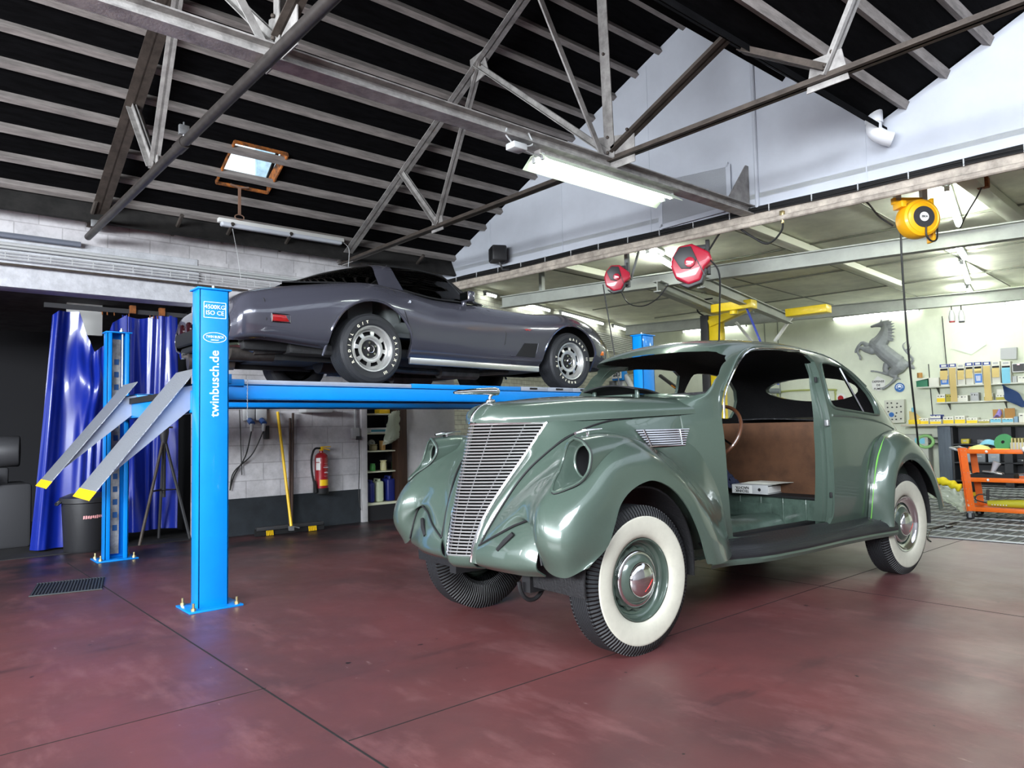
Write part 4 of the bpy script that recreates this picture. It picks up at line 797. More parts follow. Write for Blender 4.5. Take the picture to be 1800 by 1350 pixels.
# --- side vents
for s in (-1, 1):
    b = MB(); c = MB(); 
    fs = patch(FEND, 160, 90).reshape(-1, 3); fs = fs[(fs[:, 0] > .15) & (fs[:, 0] < .8) & (fs[:, 2] > 1.02) & (fs[:, 2] < 1.21) & (fs[:, 1] < .615)]
    bas = lambda u, w: np.stack([np.ones_like(u), u, w, u*w, u*u, w*w], -1); cf = np.linalg.lstsq(bas(fs[:, 0], fs[:, 2]), fs[:, 1], rcond=None)[0]
    def on_side(u, w, off): return (u, s*(float(bas(np.float64(u), np.float64(w)) @ cf)+off), w)
    n = 8
    for i in range(n):
        t = i/(n-1); w = 1.16-.095*t; u0, u1 = .267+.035*t, .702-.06*t
        b.tube([on_side(u, w, .006) for u in np.linspace(u0, u1, 8)], .0042, 6)
    G = [[on_side(u, w, .0015) for u in np.linspace(.267+.035*t, .702-.06*t, 8)] for t, w in ((0, 1.164), (1/3, 1.13), (2/3, 1.095), (1, 1.06))]
    for u in (.335, .625): b.tube([on_side(u+.0, 1.16, .007), on_side(u-.012, 1.065, .007)], .006, 6)
    b.build('side_vent', CHROME, car); MB().grid(np.array(G)).build('side_vent_opening', BLACK, car, solid=.003)
# --- masking tape on the near rear fender
T = [(2.965, .742, 1.093), (2.86, .762, 1.062), (2.755, .775, .985), (2.69, .776, .90), (2.655, .775, .81), (2.628, .772, .70), (2.617, .76, .58), (2.64, .735, .47), (2.66, .715, .41)]
TAPE = mat('masking_tape_green', S(132, 214, 92), .5)
MB().grid(np.array([[(u+.012*k, -a-.012, w+.004*k) for k in (-1, 1)] for u, a, w in cr1(T, 40)])).build('masking_tape', TAPE, car, solid=.002, soff=0)
# --- running boards
for s in (-1, 1):
    us = np.linspace(0, 1, 40)
    def edge(t): u = .72+t*2.10; return u, float(np.interp(u, [.7, .9, 1.0, 1.1, 1.25, 1.6, 2.1, 2.5, 2.75, 2.9], [.70, .715, .75, .78, .805, .82, .81, .825, .85, .86]))
    rows = []
    for t in us:
        u, ao = edge(t); ai = np.interp(u, [.7, 1, 1.5, 2.2, 2.9], [.60, .62, .655, .68, .68])
        zo = .365+(.012 if t > .9 else 0)*(t-.9)*10
        rows.append([(u, s*(ai+(ao-ai)*k), z) for k, z in ((0, .452), (.25, .438), (.55, .425), (.80, .412), (.93, .396), (1.0, .372), (.995, .352))])
    m = 90; R = cr1(np.array(rows).transpose(1, 0, 2), m).transpose(1, 0, 2)
    for j in range(m): R[:, j, 2] += .006*(abs((j % 5)-2) < 1.1)*(j < m-14)
    MB().grid(R, flip=(s == -1)).build('running_board', mat('running_board_rubber', (.016, .017, .019, 1), .28), car, solid=.006, smooth=20)
    rows = []
    for t in us:
        u, ao = edge(t); rows.append([(u, s*(ao-.004), .362), (u, s*(ao+.004), .335), (u, s*(ao-.004), .312)])
    MB().grid(np.array(rows), flip=(s == 1)).build('valance_panel', [GREEN, LINER], car, solid=.004, sm_off=1)
# --- wheels
def sedan_wheel(u, s, chrome_trim, rot=0):
    t = empty('wheel', (u, s*.71, .365)); t.parent = car; t.rotation_euler = (0, 0, rot)
    y = lambda h: h*s
    ty = MB(); pr = [(.218, -.06), (.24, -.084), (.30, -.096), (.352, -.090), (.378, -.076)]
    for k in range(-5, 5):
        pr += [(.3955, .0138*k+.001), (.3955, .0138*k+.0108), (.389, .0138*k+.0112), (.389, .0138*k+.0138)]
    pr += [(.378, .076), (.362, .088), (.345, .0945), (.33, .096), (.218, .07)]
    ty.lathe(pr, ax=(0, s, 0), n=96).build('tyre', TREAD, t, smooth=30)
    MB().lathe([(.222, .072), (.226, .082), (.246, .092), (.275, .0975), (.305, .0985), (.328, .0975), (.338, .0965), (.341, .093)], ax=(0, s, 0), n=96).build('whitewall', WHITEWALL, t, smooth=60)
    rm = MB().lathe([(.222, .066), (.219, .078), (.212, .078), (.206, .066), (.203, .045), (.192, .040), (.186, .026), (.172, .022), (.160, .010), (.150, .016), (.11, .03), (0, .03)], ax=(0, s, 0), n=64)
    rm.build('rim', GREEN, t, smooth=50)
    if chrome_trim: MB().lathe([(.221, .075), (.217, .083), (.208, .082), (.200, .072), (.192, .060), (.178, .052), (.166, .048)], ax=(0, s, 0), n=64).build('trim_ring', CHROME, t, smooth=60)
    b = MB(); b.grid([[(r*cos(a), s*h, r*sin(a)) for r, h in ((.168+.006*cos(16*a), .022), (.163+.006*cos(16*a), .036), (.150, .036), (.138, .03))] for a in np.linspace(0, 2*pi, 129)], flip=(s == -1)); b.build('rim_scallop', GREEN, t, smooth=50)
    MB().lathe([(.148, .030), (.153, .040), (.150, .048), (.141, .054), (.132, .054)], ax=(0, s, 0), n=64).build('hubcap_ring', CHROME, t, smooth=60)
    MB().lathe([(.134, .053), (.122, .065), (.108, .074), (.090, .079)], ax=(0, s, 0), n=64).build('hubcap', GREEN, t, smooth=60)
    h = MB().lathe([(.096, .076), (.095, .084), (.088, .093), (.070, .105), (.045, .1135), (.02, .1175), (0, .118)], ax=(0, s, 0), n=48).build('hub_dome', CHROME, t, smooth=70)
    e = MB()
    for i in range(9):
        q = i/8; e.tube(curve([(s*-1*(-.045+.075*q), s*(.1085-.012*abs(q-.45)), -.052+.078*q), (s*-1*(-.035+.075*q), s*(.110-.012*abs(q-.45)), -.034+.074*q)], 3), .0024, 5)
    e.tube(curve([(s*.05, s*.101, -.046), (s*.016, s*.111, -.02), (s*-.012, s*.112, .012), (s*-.04, s*.107, .036)], 12), .003, 5)
    e.xf(Matrix.Translation((s*-.022, s*.042, -.022)) @ Matrix.Diagonal((.68, .66, .68, 1))); e.build('hub_emblem', RED_EMBLEM, h)
    return t
for u, st in ((0, -1), (0, 1), (3.10, -1), (3.10, 1)): sedan_wheel(u, st, u > 1, RAD(0) if u < 1 else 0)
# --- chassis
b = MB()
for s in (-1, 1): b.beam((-.45, s*.36, .36), (3.9, s*.40, .36), .07, .12)
b.beam((0, -.62, .34), (0, .62, .34), .07, .07); b.beam((3.10, -.62, .365), (3.10, .62, .365), .10, .10); b.beam((-.42, -.42, .41), (-.42, .42, .41), .06, .03)
b.build('chassis', BLACK, car)
for s in (-1, 1):
    for u in (0, 3.10): MB().grid([[(u+.43*cos(t), s*a, .40+.46*sin(t)) for a in (.40, .80)] for t in np.linspace(-.15, pi+.15, 24)]).build('wheel_well', LINER, car, solid=.01, soff=0)
MB().tube([(-.40+.09*cos(t), -.35, .36+.11*sin(t)) for t in np.linspace(pi, 2*pi, 14)], .012, 8).build('exhaust_loop', BLACK, car)
# --- interior
b = MB(); b.box((1.60, 0, .37), (1.8, 1.26, .02)); b.box((1.60, -.64, .405), (1.2, .03, .09)); b.box((.72, 0, .80), (.02, 1.08, .75)); b.build('floor_pan', GREEN_IN, car)
b = MB(); b.grid(patch([[(.74, a, .375+h) for a, h in ((-.25, 0), (-.2, .10), (0, .15), (.2, .10), (.25, 0))], [(1.5, a, .375+h) for a, h in ((-.18, 0), (-.14, .06), (0, .09), (.14, .06), (.18, 0))], [(2.4, a, .375+h) for a, h in ((-.16, 0), (-.12, .06), (0, .08), (.12, .06), (.16, 0))]], 16, 16)); b.build('transmission_tunnel', GREEN_IN, car)
b = MB(); b.box((2.42, 0, .48), (.04, 1.32, .22)); b.box((2.397, .2, .47), (.012, .5, .12));
for k in range(6): b.tube([(2.40, -.55+.2*k, .39), (2.40, -.55+.2*k, .58)], .008, 6)
b.build('seat_riser', GREEN_IN, car, bevel=.006)
b = MB(); b.box((2.70, 0, .588), (.60, 1.36, .024)); b.build('seat_base', BLACK, car)
b = MB(); b.box((3.05, 0, 1.17), (.55, 1.16, .03)); b.box((2.70, 0, 1.17), (.05, 1.30, .04)); b.box((2.85, 0, 1.17), (.3, 1.24, .02)); b.build('parcel_shelf', PITCH, car, bevel=.008)
b = MB(); b.grid(patch([[(u, v, 1.20+.02*sin(9*u+3*v)) for v in (-.3, -.1, .1, .3, .55)] for u in (2.85, 2.98, 3.12, 3.28)], 24, 24)); b.build('bitumen_mat', PITCH, car, solid=.01)
b = MB(); b.grid(patch([[(.93, v, w) for v in (-.58, -.2, .2, .58)] for w in (1.40, 1.32, 1.20, 1.12)], 12, 16)); b.build('dashboard', LINER, car, solid=.02)
WOOD_W = mat('steering_wheel_brown', (.09, .035, .016, 1), .3, coat=.5)
sw = empty('steering_wheel', (1.30, -.33, 1.13)); sw.parent = car; sw.rotation_euler = (0, RAD(-62), 0)
MB().tube([(.205*cos(t), .205*sin(t), 0) for t in np.linspace(0, 2*pi, 49)[:-1]], .013, 10, closed=True).build('wheel_rim', WOOD_W, sw)
b = MB()
for a in (0, 2*pi/3, 4*pi/3): b.tube([(0, 0, -.03), (.2*cos(a), .2*sin(a), 0)], .007, 6)
b.ball((0, 0, -.03), .035, 12, (1, 1, .6)); b.build('wheel_spokes', CHROME, sw)
MB().tube([(1.30, -.33, 1.12), (.80, -.33, .78)], .02, 8).build('steering_column', BLACK, car)
# cowl ventilator, standing open on the cowl
b = MB(); b.grid(patch([[(.59, v, 1.422+.036*cos(v*6)) for v in (-.24, -.12, 0, .12, .24)], [(.70, v, 1.408+.04*cos(v*5)) for v in (-.26, -.13, 0, .13, .26)], [(.84, v, 1.375+.034*cos(v*5)) for v in (-.28, -.14, 0, .14, .28)]], 8, 16)); b.build('cowl_vent_lid', BLACK, car, solid=.008)
b = MB(); b.box((.72, 0, 1.385), (.16, .34, .03)); b.box((.66, -.20, 1.395), (.02, .03, .07)); b.box((.66, .20, 1.395), (.02, .03, .07)); b.build('cowl_vent', GREEN, car, bevel=.005)
# hinges, bolts and buttons

for c_, d_, n_, m_ in (((2.092, -.722, 1.18), (.025, .03, .045), 'door_striker', STEEL), ((2.095, -.725, .66), (.012, .02, .04), 'rubber_buffer', BLACK), ((2.12, -.635, 1.50), (.014, .02, .04), 'rubber_buffer', BLACK), ((1.02, -.61, .56), (.02, .03, .09), 'door_hinge', BLACK)): MB().box(c_, d_).build(n_, m_, car, bevel=.004)
b = MB()
for poly, off in ((QWIN, .004),):
    pts = []
    S_ = sm(half, -1).reshape(-1, 3)
    for u, w in poly:
        d = (S_[:, 0]-u)**2+(S_[:, 2]-w)**2; k = np.argsort(d)[:5]; ww = 1/(d[k]+1e-6); pts.append((u, (S_[k, 1]*ww).sum()/ww.sum()-off, w))
    b.tube([tuple(p) for p in cr1(pts+pts[:1], 80)[:-1]], .009, 6, closed=True)
b.build('window_frame', GREEN, car)
b = MB(); b.tube([(2.60, -.56, 1.615), (2.68, -.70, 1.25)], .012, 6); b.build('window_divider', CHROME, car)
def bodyline(uw, r, off, name, mt, s=-1):
    S_ = sm(half, s).reshape(-1, 3); pts = []
    for u, w in uw:
        d = (S_[:, 0]-u)**2+(S_[:, 2]-w)**2; k = np.argsort(d)[:5]; ww = 1/(d[k]+1e-6); pts.append((u, (S_[k, 1]*ww).sum()/ww.sum()+s*off, w))
    return MB().tube(curve(pts, 60), r, 6).build(name, mt, car)
for s in (-1, 1):
    bodyline([(1.0, 1.40), (1.10, 1.52), (1.25, 1.65), (1.45, 1.715), (1.8, 1.735), (2.15, 1.73), (2.5, 1.69), (2.8, 1.60), (3.0, 1.47)], .008, .002, 'drip_rail', GREEN, s)
    bodyline([(2.16, 1.235), (2.4, 1.225), (2.7, 1.20), (2.95, 1.165), (3.15, 1.12)], .010, -.002, 'belt_moulding', GREEN, s)
b = MB(); b.tube(curve([(.978, -.648, 1.225), (.99, -.645, 1.36), (1.06, -.64, 1.47), (1.2, -.62, 1.60), (1.36, -.60, 1.685), (1.6, -.585, 1.708), (2.0, -.585, 1.714)], 50), .007, 6)
b.build('door_seal_trim', CHROME, car)
S_ = sm(half, -1).reshape(-1, 3); rows = []
for u, w in ((2.12, .46), (2.10, .56), (2.092, .75), (2.092, .95), (2.10, 1.10), (2.113, 1.217), (2.123, 1.33), (2.134, 1.44), (2.155, 1.54), (2.165, 1.63)):
    d = (S_[:, 0]-u)**2+(S_[:, 2]-w)**2; k = np.argsort(d)[:5]; a = S_[k, 1].mean(); dd = float(np.interp(w, [.46, 1.2, 1.63], [.15, .13, .07]))
    rows.append([(u+.004, a+.012, w), (u+.002, a+.05, w), (u+.016, a+.06, w), (u+.016, a+.075, w), (u+.002, a+.085, w), (u, a+dd, w), (u+.05, a+dd+.01, w), (u+.12, a+.05, w)])
MB().grid(cr1(np.array(rows), 50)).build('door_jamb', GREEN, car, smooth=25)
# tail light
b = MB(); b.ball((3.76, -.68, .80), .05, 12, (1.3, .7, .8)); b.build('tail_light', CHROME, car)
# ---- loose things lying in the sedan
def inplace(o): o.parent = None; o.matrix_world = car_M @ o.matrix_basis; return o
car_M = Matrix.Translation((3.0693, 3.2653, .02975)) @ Matrix.Rotation(RAD(-2.8), 4, 'Z') @ Matrix.Scale(.975, 4)
FIBRE = mat('brown_fibreboard', (.105, .047, .022, 1), .75, var=.3, scale=5, bump=.15, bscale=80)
o = MB().box((2.62, 0, .895), (.012, 1.30, .59)).build('fiberboard_panel', FIBRE, bevel=.002); inplace(o); tag(o, 'brown fiberboard panel standing upright behind the door opening of the green sedan', 'board')
# ================================================================ lights and things in the hall
TUBE = tube_mat('lit_fluorescent_tube', (.90, 1, .93, 1), 16); TUBEL = tube_mat('lit_tube_soft', (.95, 1, .93, 1), 10); TUBEW = tube_mat('lit_tube_white', (.95, 1, .93, 1), 62)
REFL = mat('reflector_white', S(226, 238, 216), .35)
def bT(p): return tuple(p)
# double tube fitting under the longitudinal beam
t = thing('fluorescent_light', 'lit fluorescent light with open reflector fixed under the long roof beam', 'ceiling light', (4.58, 4.0, 3.25), 0, 'fluorescent lights in the hall')
MB().box((0, -.02, .045), (1.66, .075, .07)).build('housing', STL, t, bevel=.006)
b = MB(); b.add([(x, y, z) for x in (-.83, .83) for y, z in ((-.145, -.055), (-.05, .02), (.05, .02), (.145, -.055))], [(0, 1, 5, 4), (1, 2, 6, 5), (2, 3, 7, 6)]); b.build('reflector', REFL, t, solid=.004)
for y in (-.05, .045):
    MB().cyl((-.78, y, -.012), (.78, y, -.012), .014, 12).build('fluorescent_tube', TUBE, t)
    for x in (-.80, .80): MB().box((x, y, 0), (.02, .03, .05)).build('tube_socket', LGREY, t)
b = MB(); c = onY(908, 259, 3.9); t = thing('junction_box', 'grey junction box with cables hanging from the roof beam by the lit fluorescent light', 'junction box', bT(c)); b.box((0, 0, 0), (.13, .10, .05)); b.build('box', LGREY, t, bevel=.01)
b = MB(); b.tube(curve([(-.05, 0, .03), (-.10, 0, .07), (-.09, 0, .12)], 8), .006, 5); b.tube(curve([(.06, 0, .02), (.16, 0, .06), (.14, .02, .15)], 8), .006, 5); b.tube(curve([(.06, 0, 0), (.2, .03, .0), (.30, .06, .02)], 8), .006, 5); b.build('cable', LGREY, t)
# unlit batten near the eaves
t = thing('batten_light', 'unlit white batten light hanging beneath the roof hatch', 'ceiling light', (3.63, 8.3, 3.59)); MB().box((0, 0, .02), (1.56, .07, .05)).build('housing', WHITE, t, bevel=.008); MB().box((0, 0, -.02), (1.50, .085, .05)).build('diffuser', mat('frosted_diffuser', S(214, 220, 228), .3), t, bevel=.02, seg=3)
b = MB(); b.tube([(-.62, 0, -.04), (-.55, .02, -.35), (-.50, .05, -.62)], .004, 5); b.tube(curve([(.78, 0, 0), (.86, 0, -.08), (.86, .02, -.30)], 10), .005, 5); b.build('pull_cord', LGREY, t)
# loudspeaker on the gable
c = gpt(7.38, 3.50, .16); t = thing('loudspeaker', 'small black loudspeaker mounted on the white gable wall', 'speaker', bT(c), RAD(-28)); MB().box((0, 0, 0), (.20, .24, .21)).build('cabinet', DARKGREY, t, bevel=.025, seg=3); MB().box((-.103, 0, 0), (.008, .20, .17)).build('grille', BLACK, t, bevel=.01); MB().tube([(.02, 0, -.10), (.06, 0, -.20), (.16, 0, -.20)], .016, 6).build('bracket', DARKGREY, t)
# hose reels
RREEL = mat('reel_red_plastic', S(168, 30, 52), .35, coat=.3); YREEL = mat('reel_yellow', S(236, 170, 20), .4, coat=.2)
def red_reel(px, py, d, size, tilt, label, yaw):
    c = on(px, py, GN, GD+d); t = thing('hose_reel', label, 'hose reel', bT(c), yaw, 'red hose reels under the gable'); t.scale = (size,)*3
    T = Matrix.Rotation(tilt, 4, 'Y')
    oc = [(-.50, .12), (-.38, .42), (-.05, .52), (.42, .34), (.52, .14), (.36, -.06), (.30, -.40), (.02, -.54), (-.34, -.40), (-.50, -.12)]
    MB().prism(oc, (0, -.22, 0), (1, 0, 0), (0, 0, 1), -.44).xf(T).build('housing', RREEL, t, bevel=.06, seg=3)
    MB().prism([(-.46, .12), (-.34, .38), (-.06, .44), (.14, .12), (.02, -.14), (-.22, -.16)], (0, -.225, 0), (1, 0, 0), (0, 0, 1), .035).xf(T).build('side_cover', DARKGREY, t, bevel=.012)
    m = MB().lathe([(.13, .0), (.13, .035), (.11, .045), (0, .045)], (-.02, -.26, .02), (0, -1, 0), 24).xf(T).build('logo_disc', RREEL, t)
    MB().box((-.02, -.308, .02), (.17, .004, .045)).xf(T).build('logo_mark', LETTER, m)
    MB().prism([(.34, -.06), (.42, -.10), (.34, -.46), (.02, -.62), (-.24, -.54), (-.02, -.50), (.24, -.40)], (0, -.16, 0), (1, 0, 0), (0, 0, 1), -.32).xf(T).build('lower_guard', DARKGREY, t, bevel=.02)
    b = MB()
    for i in range(4): b.beam((.12+.07*i, -.235, .12-.10*i), (.20+.07*i, -.235, .02-.10*i), .03, .02)
    b.xf(T).build('vent_slots', DARKGREY, t)
    b = MB(); b.box((.40, .18, .20), (.10, .16, .9)); b.box((.1, .24, .50), (.7, .04, .12)); b.build('wall_bracket', DARKGREY, t, bevel=.01)
    return c
ra = red_reel(1085, 490, .12, .30, RAD(18), 'smaller red and black hose reel under the gable, nearer the sports car bonnet', RAD(-52)); rb = red_reel(1216, 466, .05, .42, RAD(10), 'larger red and black hose reel under the gable above the sedan roof', RAD(-62))
def cable(pts, r, label, cat='cable', m=None, nm='cable', n=40): return tag(MB().tube(curve(pts, n), r, 6).build(nm, m or CABLE), label, cat)
c = ra; e = on(1060, 500, GN, GD+.12); f = on(1091, 690, GN, GD+.12)
t = thing('mounting_strut', 'steel strut and brace hanging from the soffit above the smaller red hose reel', 'bracket', bT(on(1103, 470, GN, GD+.25)))
b = MB(); p0, p1 = on(1101, 434, GN, GD+.25), on(1104, 505, GN, GD+.25); b.beam(p0, p1, .05, .04); q0, q1 = on(1124, 436, GN, GD+.4), on(1109, 492, GN, GD+.25); b.beam(q0, q1, .02, .02); pchild(b, 'strut', mat('grey_strut', S(120, 122, 124), .5, .3), t, bT(on(1103, 470, GN, GD+.25)))
cable([e, (e+f)/2+Vector((0, 0, .0)), f], .008, 'black air hose hanging straight down from the smaller red reel', nm='air_hose')
e = on(1244, 452, GN, GD+.05); f = on(1264, 600, GN, GD+.2); cable([e, on(1264, 480, GN, GD+.08), on(1265, 540, GN, GD+.15), f], .010, 'black air hose hanging from the larger red reel in front of the yellow lift', nm='air_hose')
cable([on(1090, 510, GN, GD+.12), on(1105, 533, GN, GD+.12), on(1130, 538, GN, GD+.1), on(1155, 525, GN, GD+.08), on(1175, 500, GN, GD+.05)], .007, 'grey looped hose joining the two red reels', nm='air_hose')
cable([on(1375, 378, GN, GD+.02), on(1374, 405, GN, GD+.02), on(1350, 428, GN, GD+.02), on(1320, 415, GN, GD+.02), on(1295, 400, GN, GD+.02), on(1270, 405, GN, GD+.02), on(1246, 440, GN, GD+.02)], .011, 'black hose sagging in a wave from the soffit pipe to the larger red reel', nm='air_hose')
b = MB(); p = on(1375, 375, GN, GD-.03); b.cyl(p, p+Vector((0, 0, -.10)), .014, 8); b.box(p, (.04, .04, .05)); tag(b.build('air_valve', BRASS, bevel=.004), 'small brass air valve on the soffit pipe under the gable', 'valve')
# yellow reel
c = on(1613, 386, GN, GD+.25); t = thing('cable_reel', 'round yellow cable reel with black centre hanging under the workshop ceiling', 'cable reel', bT(c), RAD(-38))
MB().lathe([(.165, .07), (.17, .05), (.175, -.0), (.17, -.05), (.165, -.07), (0, -.07)], (0, 0, 0), (0, -1, 0), 40).build('drum', YREEL, t, smooth=40); MB().lathe([(.165, .07), (.145, .085), (.135, .080), (.095, .095), (0, .095)], (0, 0, 0), (0, -1, 0), 40).build('drum_face', YREEL, t, smooth=30)
h = MB().lathe([(.098, .090), (.095, .100), (0, .100)], (0, 0, 0), (0, -1, 0), 32).build('hub_cover', DARKGREY, t, smooth=30); m = MB().lathe([(.042, .101), (0, .103)], (0, 0, 0), (0, -1, 0), 24).build('label_disc', WHITE, h); text('label_lettering', 'ZECA', .022, (0, -.1045, 0), (1, 0, 0), (0, 0, 1), BLACK, h, .001, .001)
b = MB(); b.box((-.02, .10, .20), (.30, .05, .06)); b.box((-.16, 0, .13), (.05, .14, .06)); b.box((.15, .05, .0), (.03, .10, .40)); b.build('reel_bracket', YREEL, t, bevel=.008)
b = MB(); b.beam((-.12, .1, .2), (-.12, .1, .46), .05, .05); b.beam((.13, .1, .2), (.13, .1, .46), .05, .05); b.build('hanger', LGREY, t)
MB().tube(curve([(.01, -.10, -.09), (.01, -.10, -.17), (.06, -.09, -.22), (.13, -.06, -.19), (.16, -.03, -.05)], 20), .008, 6).build('pigtail_cable', CABLE, t)
e = on(1583, 400, GN, GD+.25); cable([e, on(1586, 470, GN, GD+.3), on(1597, 620, GN, GD+.5), on(1612, 760, GN, GD+.9), on(1627, 905, GN, GD+1.6)], .009, 'long black cable hanging from the yellow cable reel past the horse relief')
cable([on(1507, 350, GN, GD+.02), on(1525, 357, GN, GD+.03), on(1545, 380, GN, GD+.2), on(1570, 397, GN, GD+.25)], .009, 'black cable curving from the soffit down to the yellow cable reel')
# wall pipes and cable tray under the eaves
def wpipe(pts, r, label, m, nm='conduit_pipe', cat='pipe'): return tag(MB().tube(curve(pts, 30), r, 8).build(nm, m), label, cat)
Yp = WY-.06
wpipe([(-3, Yp, 3.19), (.9, Yp, 3.19), (1.55, Yp, 3.19)], .030, 'thick grey pipe running along the white upper wall to the foot of the left truss', mat('blue_grey_pipe', S(120, 126, 138), .4, .3))
wpipe([(-3, Yp, 3.105), (1, Yp, 3.105), (4.6, Yp, 3.10)], .018, 'thin upper conduit along the white wall above the cable tray', LGREY); wpipe([(-3, Yp, 3.07), (1, Yp, 3.07), (4.6, Yp, 3.065)], .014, 'thin lower conduit along the white wall above the cable tray', LGREY); wpipe([(-3, Yp-.02, 2.90), (1, Yp-.02, 2.90), (3.3, Yp-.02, 2.895)], .012, 'dark conduit along the concrete lintel below the cable tray', STD)
t = thing('cable_tray', 'wire cable tray along the white wall under the conduits', 'cable tray', (1, Yp-.03, 2.98)); b = MB()
for z in (-.03, 0, .03): b.tube([(-4, -.02, z), (3.2, -.02, z)], .005, 5)
b.build('tray_wires', LGREY, t); b = MB()
for x in np.arange(-3.9, 3.2, .19): MB().tube([(x, -.02, -.04), (x, -.02, .04)], .004, 5).build('tray_rung', LGREY, t)
# wall sockets with blue plugs
PLUGB = mat('blue_plug', S(50, 84, 140), .4)
def sock(px, label):
    p = onY(px, 730, WY-.04); t = thing('wall_socket', label, 'socket', bT(p)); MB().box((0, 0, .02), (.135, .07, .17)).build('box', LGREY, t, bevel=.012); MB().cyl((0, -.03, -.06), (0, -.11, -.10), .034, 14).build('plug', PLUGB, t); MB().cyl((0, -.10, -.10), (0, -.09, -.19), .026, 10, .018).build('plug_grip', LGREY, t); return p
p1_ = sock(437, 'grey wall socket with blue plug, beside the blue lift post'); p2_ = sock(458, 'grey wall socket with blue plug, next to the yellow broom handle')
for p, e, l in ((p1_, (412, 835), 'black power cable hanging from the wall socket beside the blue lift post'), (p2_, (411, 830), 'black power cable hanging from the wall socket next to the yellow broom')):
    q = onY(*e, WY-.05); a = p+Vector((0, -.09, -.19)); cable([a, a*.55+q*.45+Vector((.02, 0, -.06)), q, onY(404, 862, WY-.05)], .008, l, nm='power_cable')
t = tag(MB().box(onY(468, 760, WY-.03), (.06, .06, .16)).build('junction_box', DARKGREY, bevel=.008), 'small dark junction box beside the two blue plugs', 'junction box')
p = onY(624, 762, WY-.035); t = thing('light_switch', 'grey switch box with a conduit at the right end of the block wall', 'switch', bT(p)); MB().box((0, 0, 0), (.11, .06, .14)).build('box', LGREY, t, bevel=.008); MB().box((.03, -.04, -.06), (.06, .05, .05)).build('plug', DARKGREY, t, bevel=.006); MB().tube([(0, 0, .07), (0, 0, 1.0)], .012, 6).build('conduit', LGREY, t); MB().tube(curve([(.04, -.03, -.07), (.045, -.03, -.4), (.03, -.03, -.8), (.06, -.03, -1.0)], 12), .006, 5).build('cord', CABLE, t)
cable([onY(421, 720, WY-.05), onY(423, 770, WY-.05), onY(425, 835, WY-.05)], .006, 'thin black cable running down the block wall beside the sockets', nm='power_cable')
b = MB(); p = onY(555, 722, WY-.12); tag(b.box(p, (.36, .22, .05)).build('wall_lamp_housing', LGREY, bevel=.01), 'grey housing on the block wall just below the runway', 'housing')
# brooms
BROOMW = mat('broom_dark_wood', S(62, 44, 36), .6, var=.3, scale=8)
f = onZ(512, 940); t = thing('push_broom', 'wide black push broom with a yellow handle leaning on the block wall', 'broom', (f.x, f.y, 0)); L0 = (f.x, f.y, 0)
hb = f+Vector((0, 0, .10)); top = onY(488, 724, WY-.05); MBt = MB().cyl(hb, top, .017, 10); pchild(MBt, 'handle', YELLOW, t, L0)
a, c2 = onZ(450, 944), onZ(567, 931); b = MB(); a.z = c2.z = .085; b.beam(a, c2, .07, .045); pchild(b, 'head', DARKGREY, t, L0, bevel=.008)
b = MB(); n = 46
for i in range(n):
    q = a.lerp(c2, (i+.5)/n)
    b.beam(q, q-Vector((0, .0, .078)), .022, .05)
pchild(b, 'bristles', BLACK, t, L0); b = MB()
for i in range(n):
    if 5 < i < 11 or 34 < i < 41: q = a.lerp(c2, (i+.5)/n); b.beam(q-Vector((0, .02, .02)), q-Vector((0, .034, .08)), .008, .012)
pchild(b, 'yellow_bristles', YELLOW, t, L0); b = MB(); b.beam(hb, hb+Vector((0, 0, -.05)), .05, .05); b.beam(hb, hb+Vector((.10, 0, -.03)), .012, .012); pchild(b, 'bracket', STEEL, t, L0)
for (x0, y0), (x1, y1), l in (((510, 735), (509, 925), 'shorter dark wooden pole leaning on the wall beside the yellow broom'), ((515, 726), (513, 925), 'longer dark wooden pole leaning on the wall beside the yellow broom')):
    g = onZ(x1, y1+8); top = onY(x0, y0, WY-.06); tag(MB().cyl(g, top, .015, 10).build('wooden_pole', BROOMW), l, 'pole')
# fire extinguisher
p = onY(565, 830, WY-.12); t = thing('fire_extinguisher', 'red fire extinguisher with a yellow label hanging on the block wall', 'fire extinguisher', bT(p)); EXT = mat('extinguisher_red', S(150, 26, 34), .3, coat=.5)
MB().lathe([(0, -.25), (.08, -.25), (.083, -.24), (.083, .17), (.075, .21), (.05, .235), (.025, .245), (.022, .27)], n=28).build('cylinder', EXT, t, smooth=50); MB().lathe([(.085, -.265), (.087, -.20), (.084, -.195)], n=28).build('base_ring', BLACK, t)
b = MB(); b.box((0, 0, .29), (.04, .04, .05)); b.box((.05, -.02, .315), (.13, .025, .014)); b.box((.06, -.02, .285), (.09, .025, .012), R=Matrix.Rotation(RAD(15), 3, 'Y')); b.build('valve', YELLOW, t, bevel=.004)
MB().tube(curve([(-.02, -.01, .30), (-.10, -.02, .29), (-.145, -.03, .18), (-.14, -.03, 0), (-.11, -.05, -.17)], 24), .013, 8).build('hose', CABLE, t); MB().cyl((-.12, -.05, -.10), (-.105, -.05, -.24), .016, 8, .030).build('nozzle', BLACK, t)
def band(r, z0, z1, a0, a1, m, nm, par):
    b = MB(); b.grid([[(r*cos(a), r*sin(a), z) for z in (z0, z1)] for a in np.linspace(a0, a1, 12)]); return b.build(nm, m, par, solid=.0012, soff=0)
band(.0838, -.165, -.09, RAD(-130), RAD(-40), YELLOW, 'yellow_label', t); band(.0838, .03, .12, RAD(-165), RAD(-125), WHITE, 'white_tag', t); band(.0838, .13, .18, RAD(-165), RAD(-125), WHITE, 'white_tag', t)
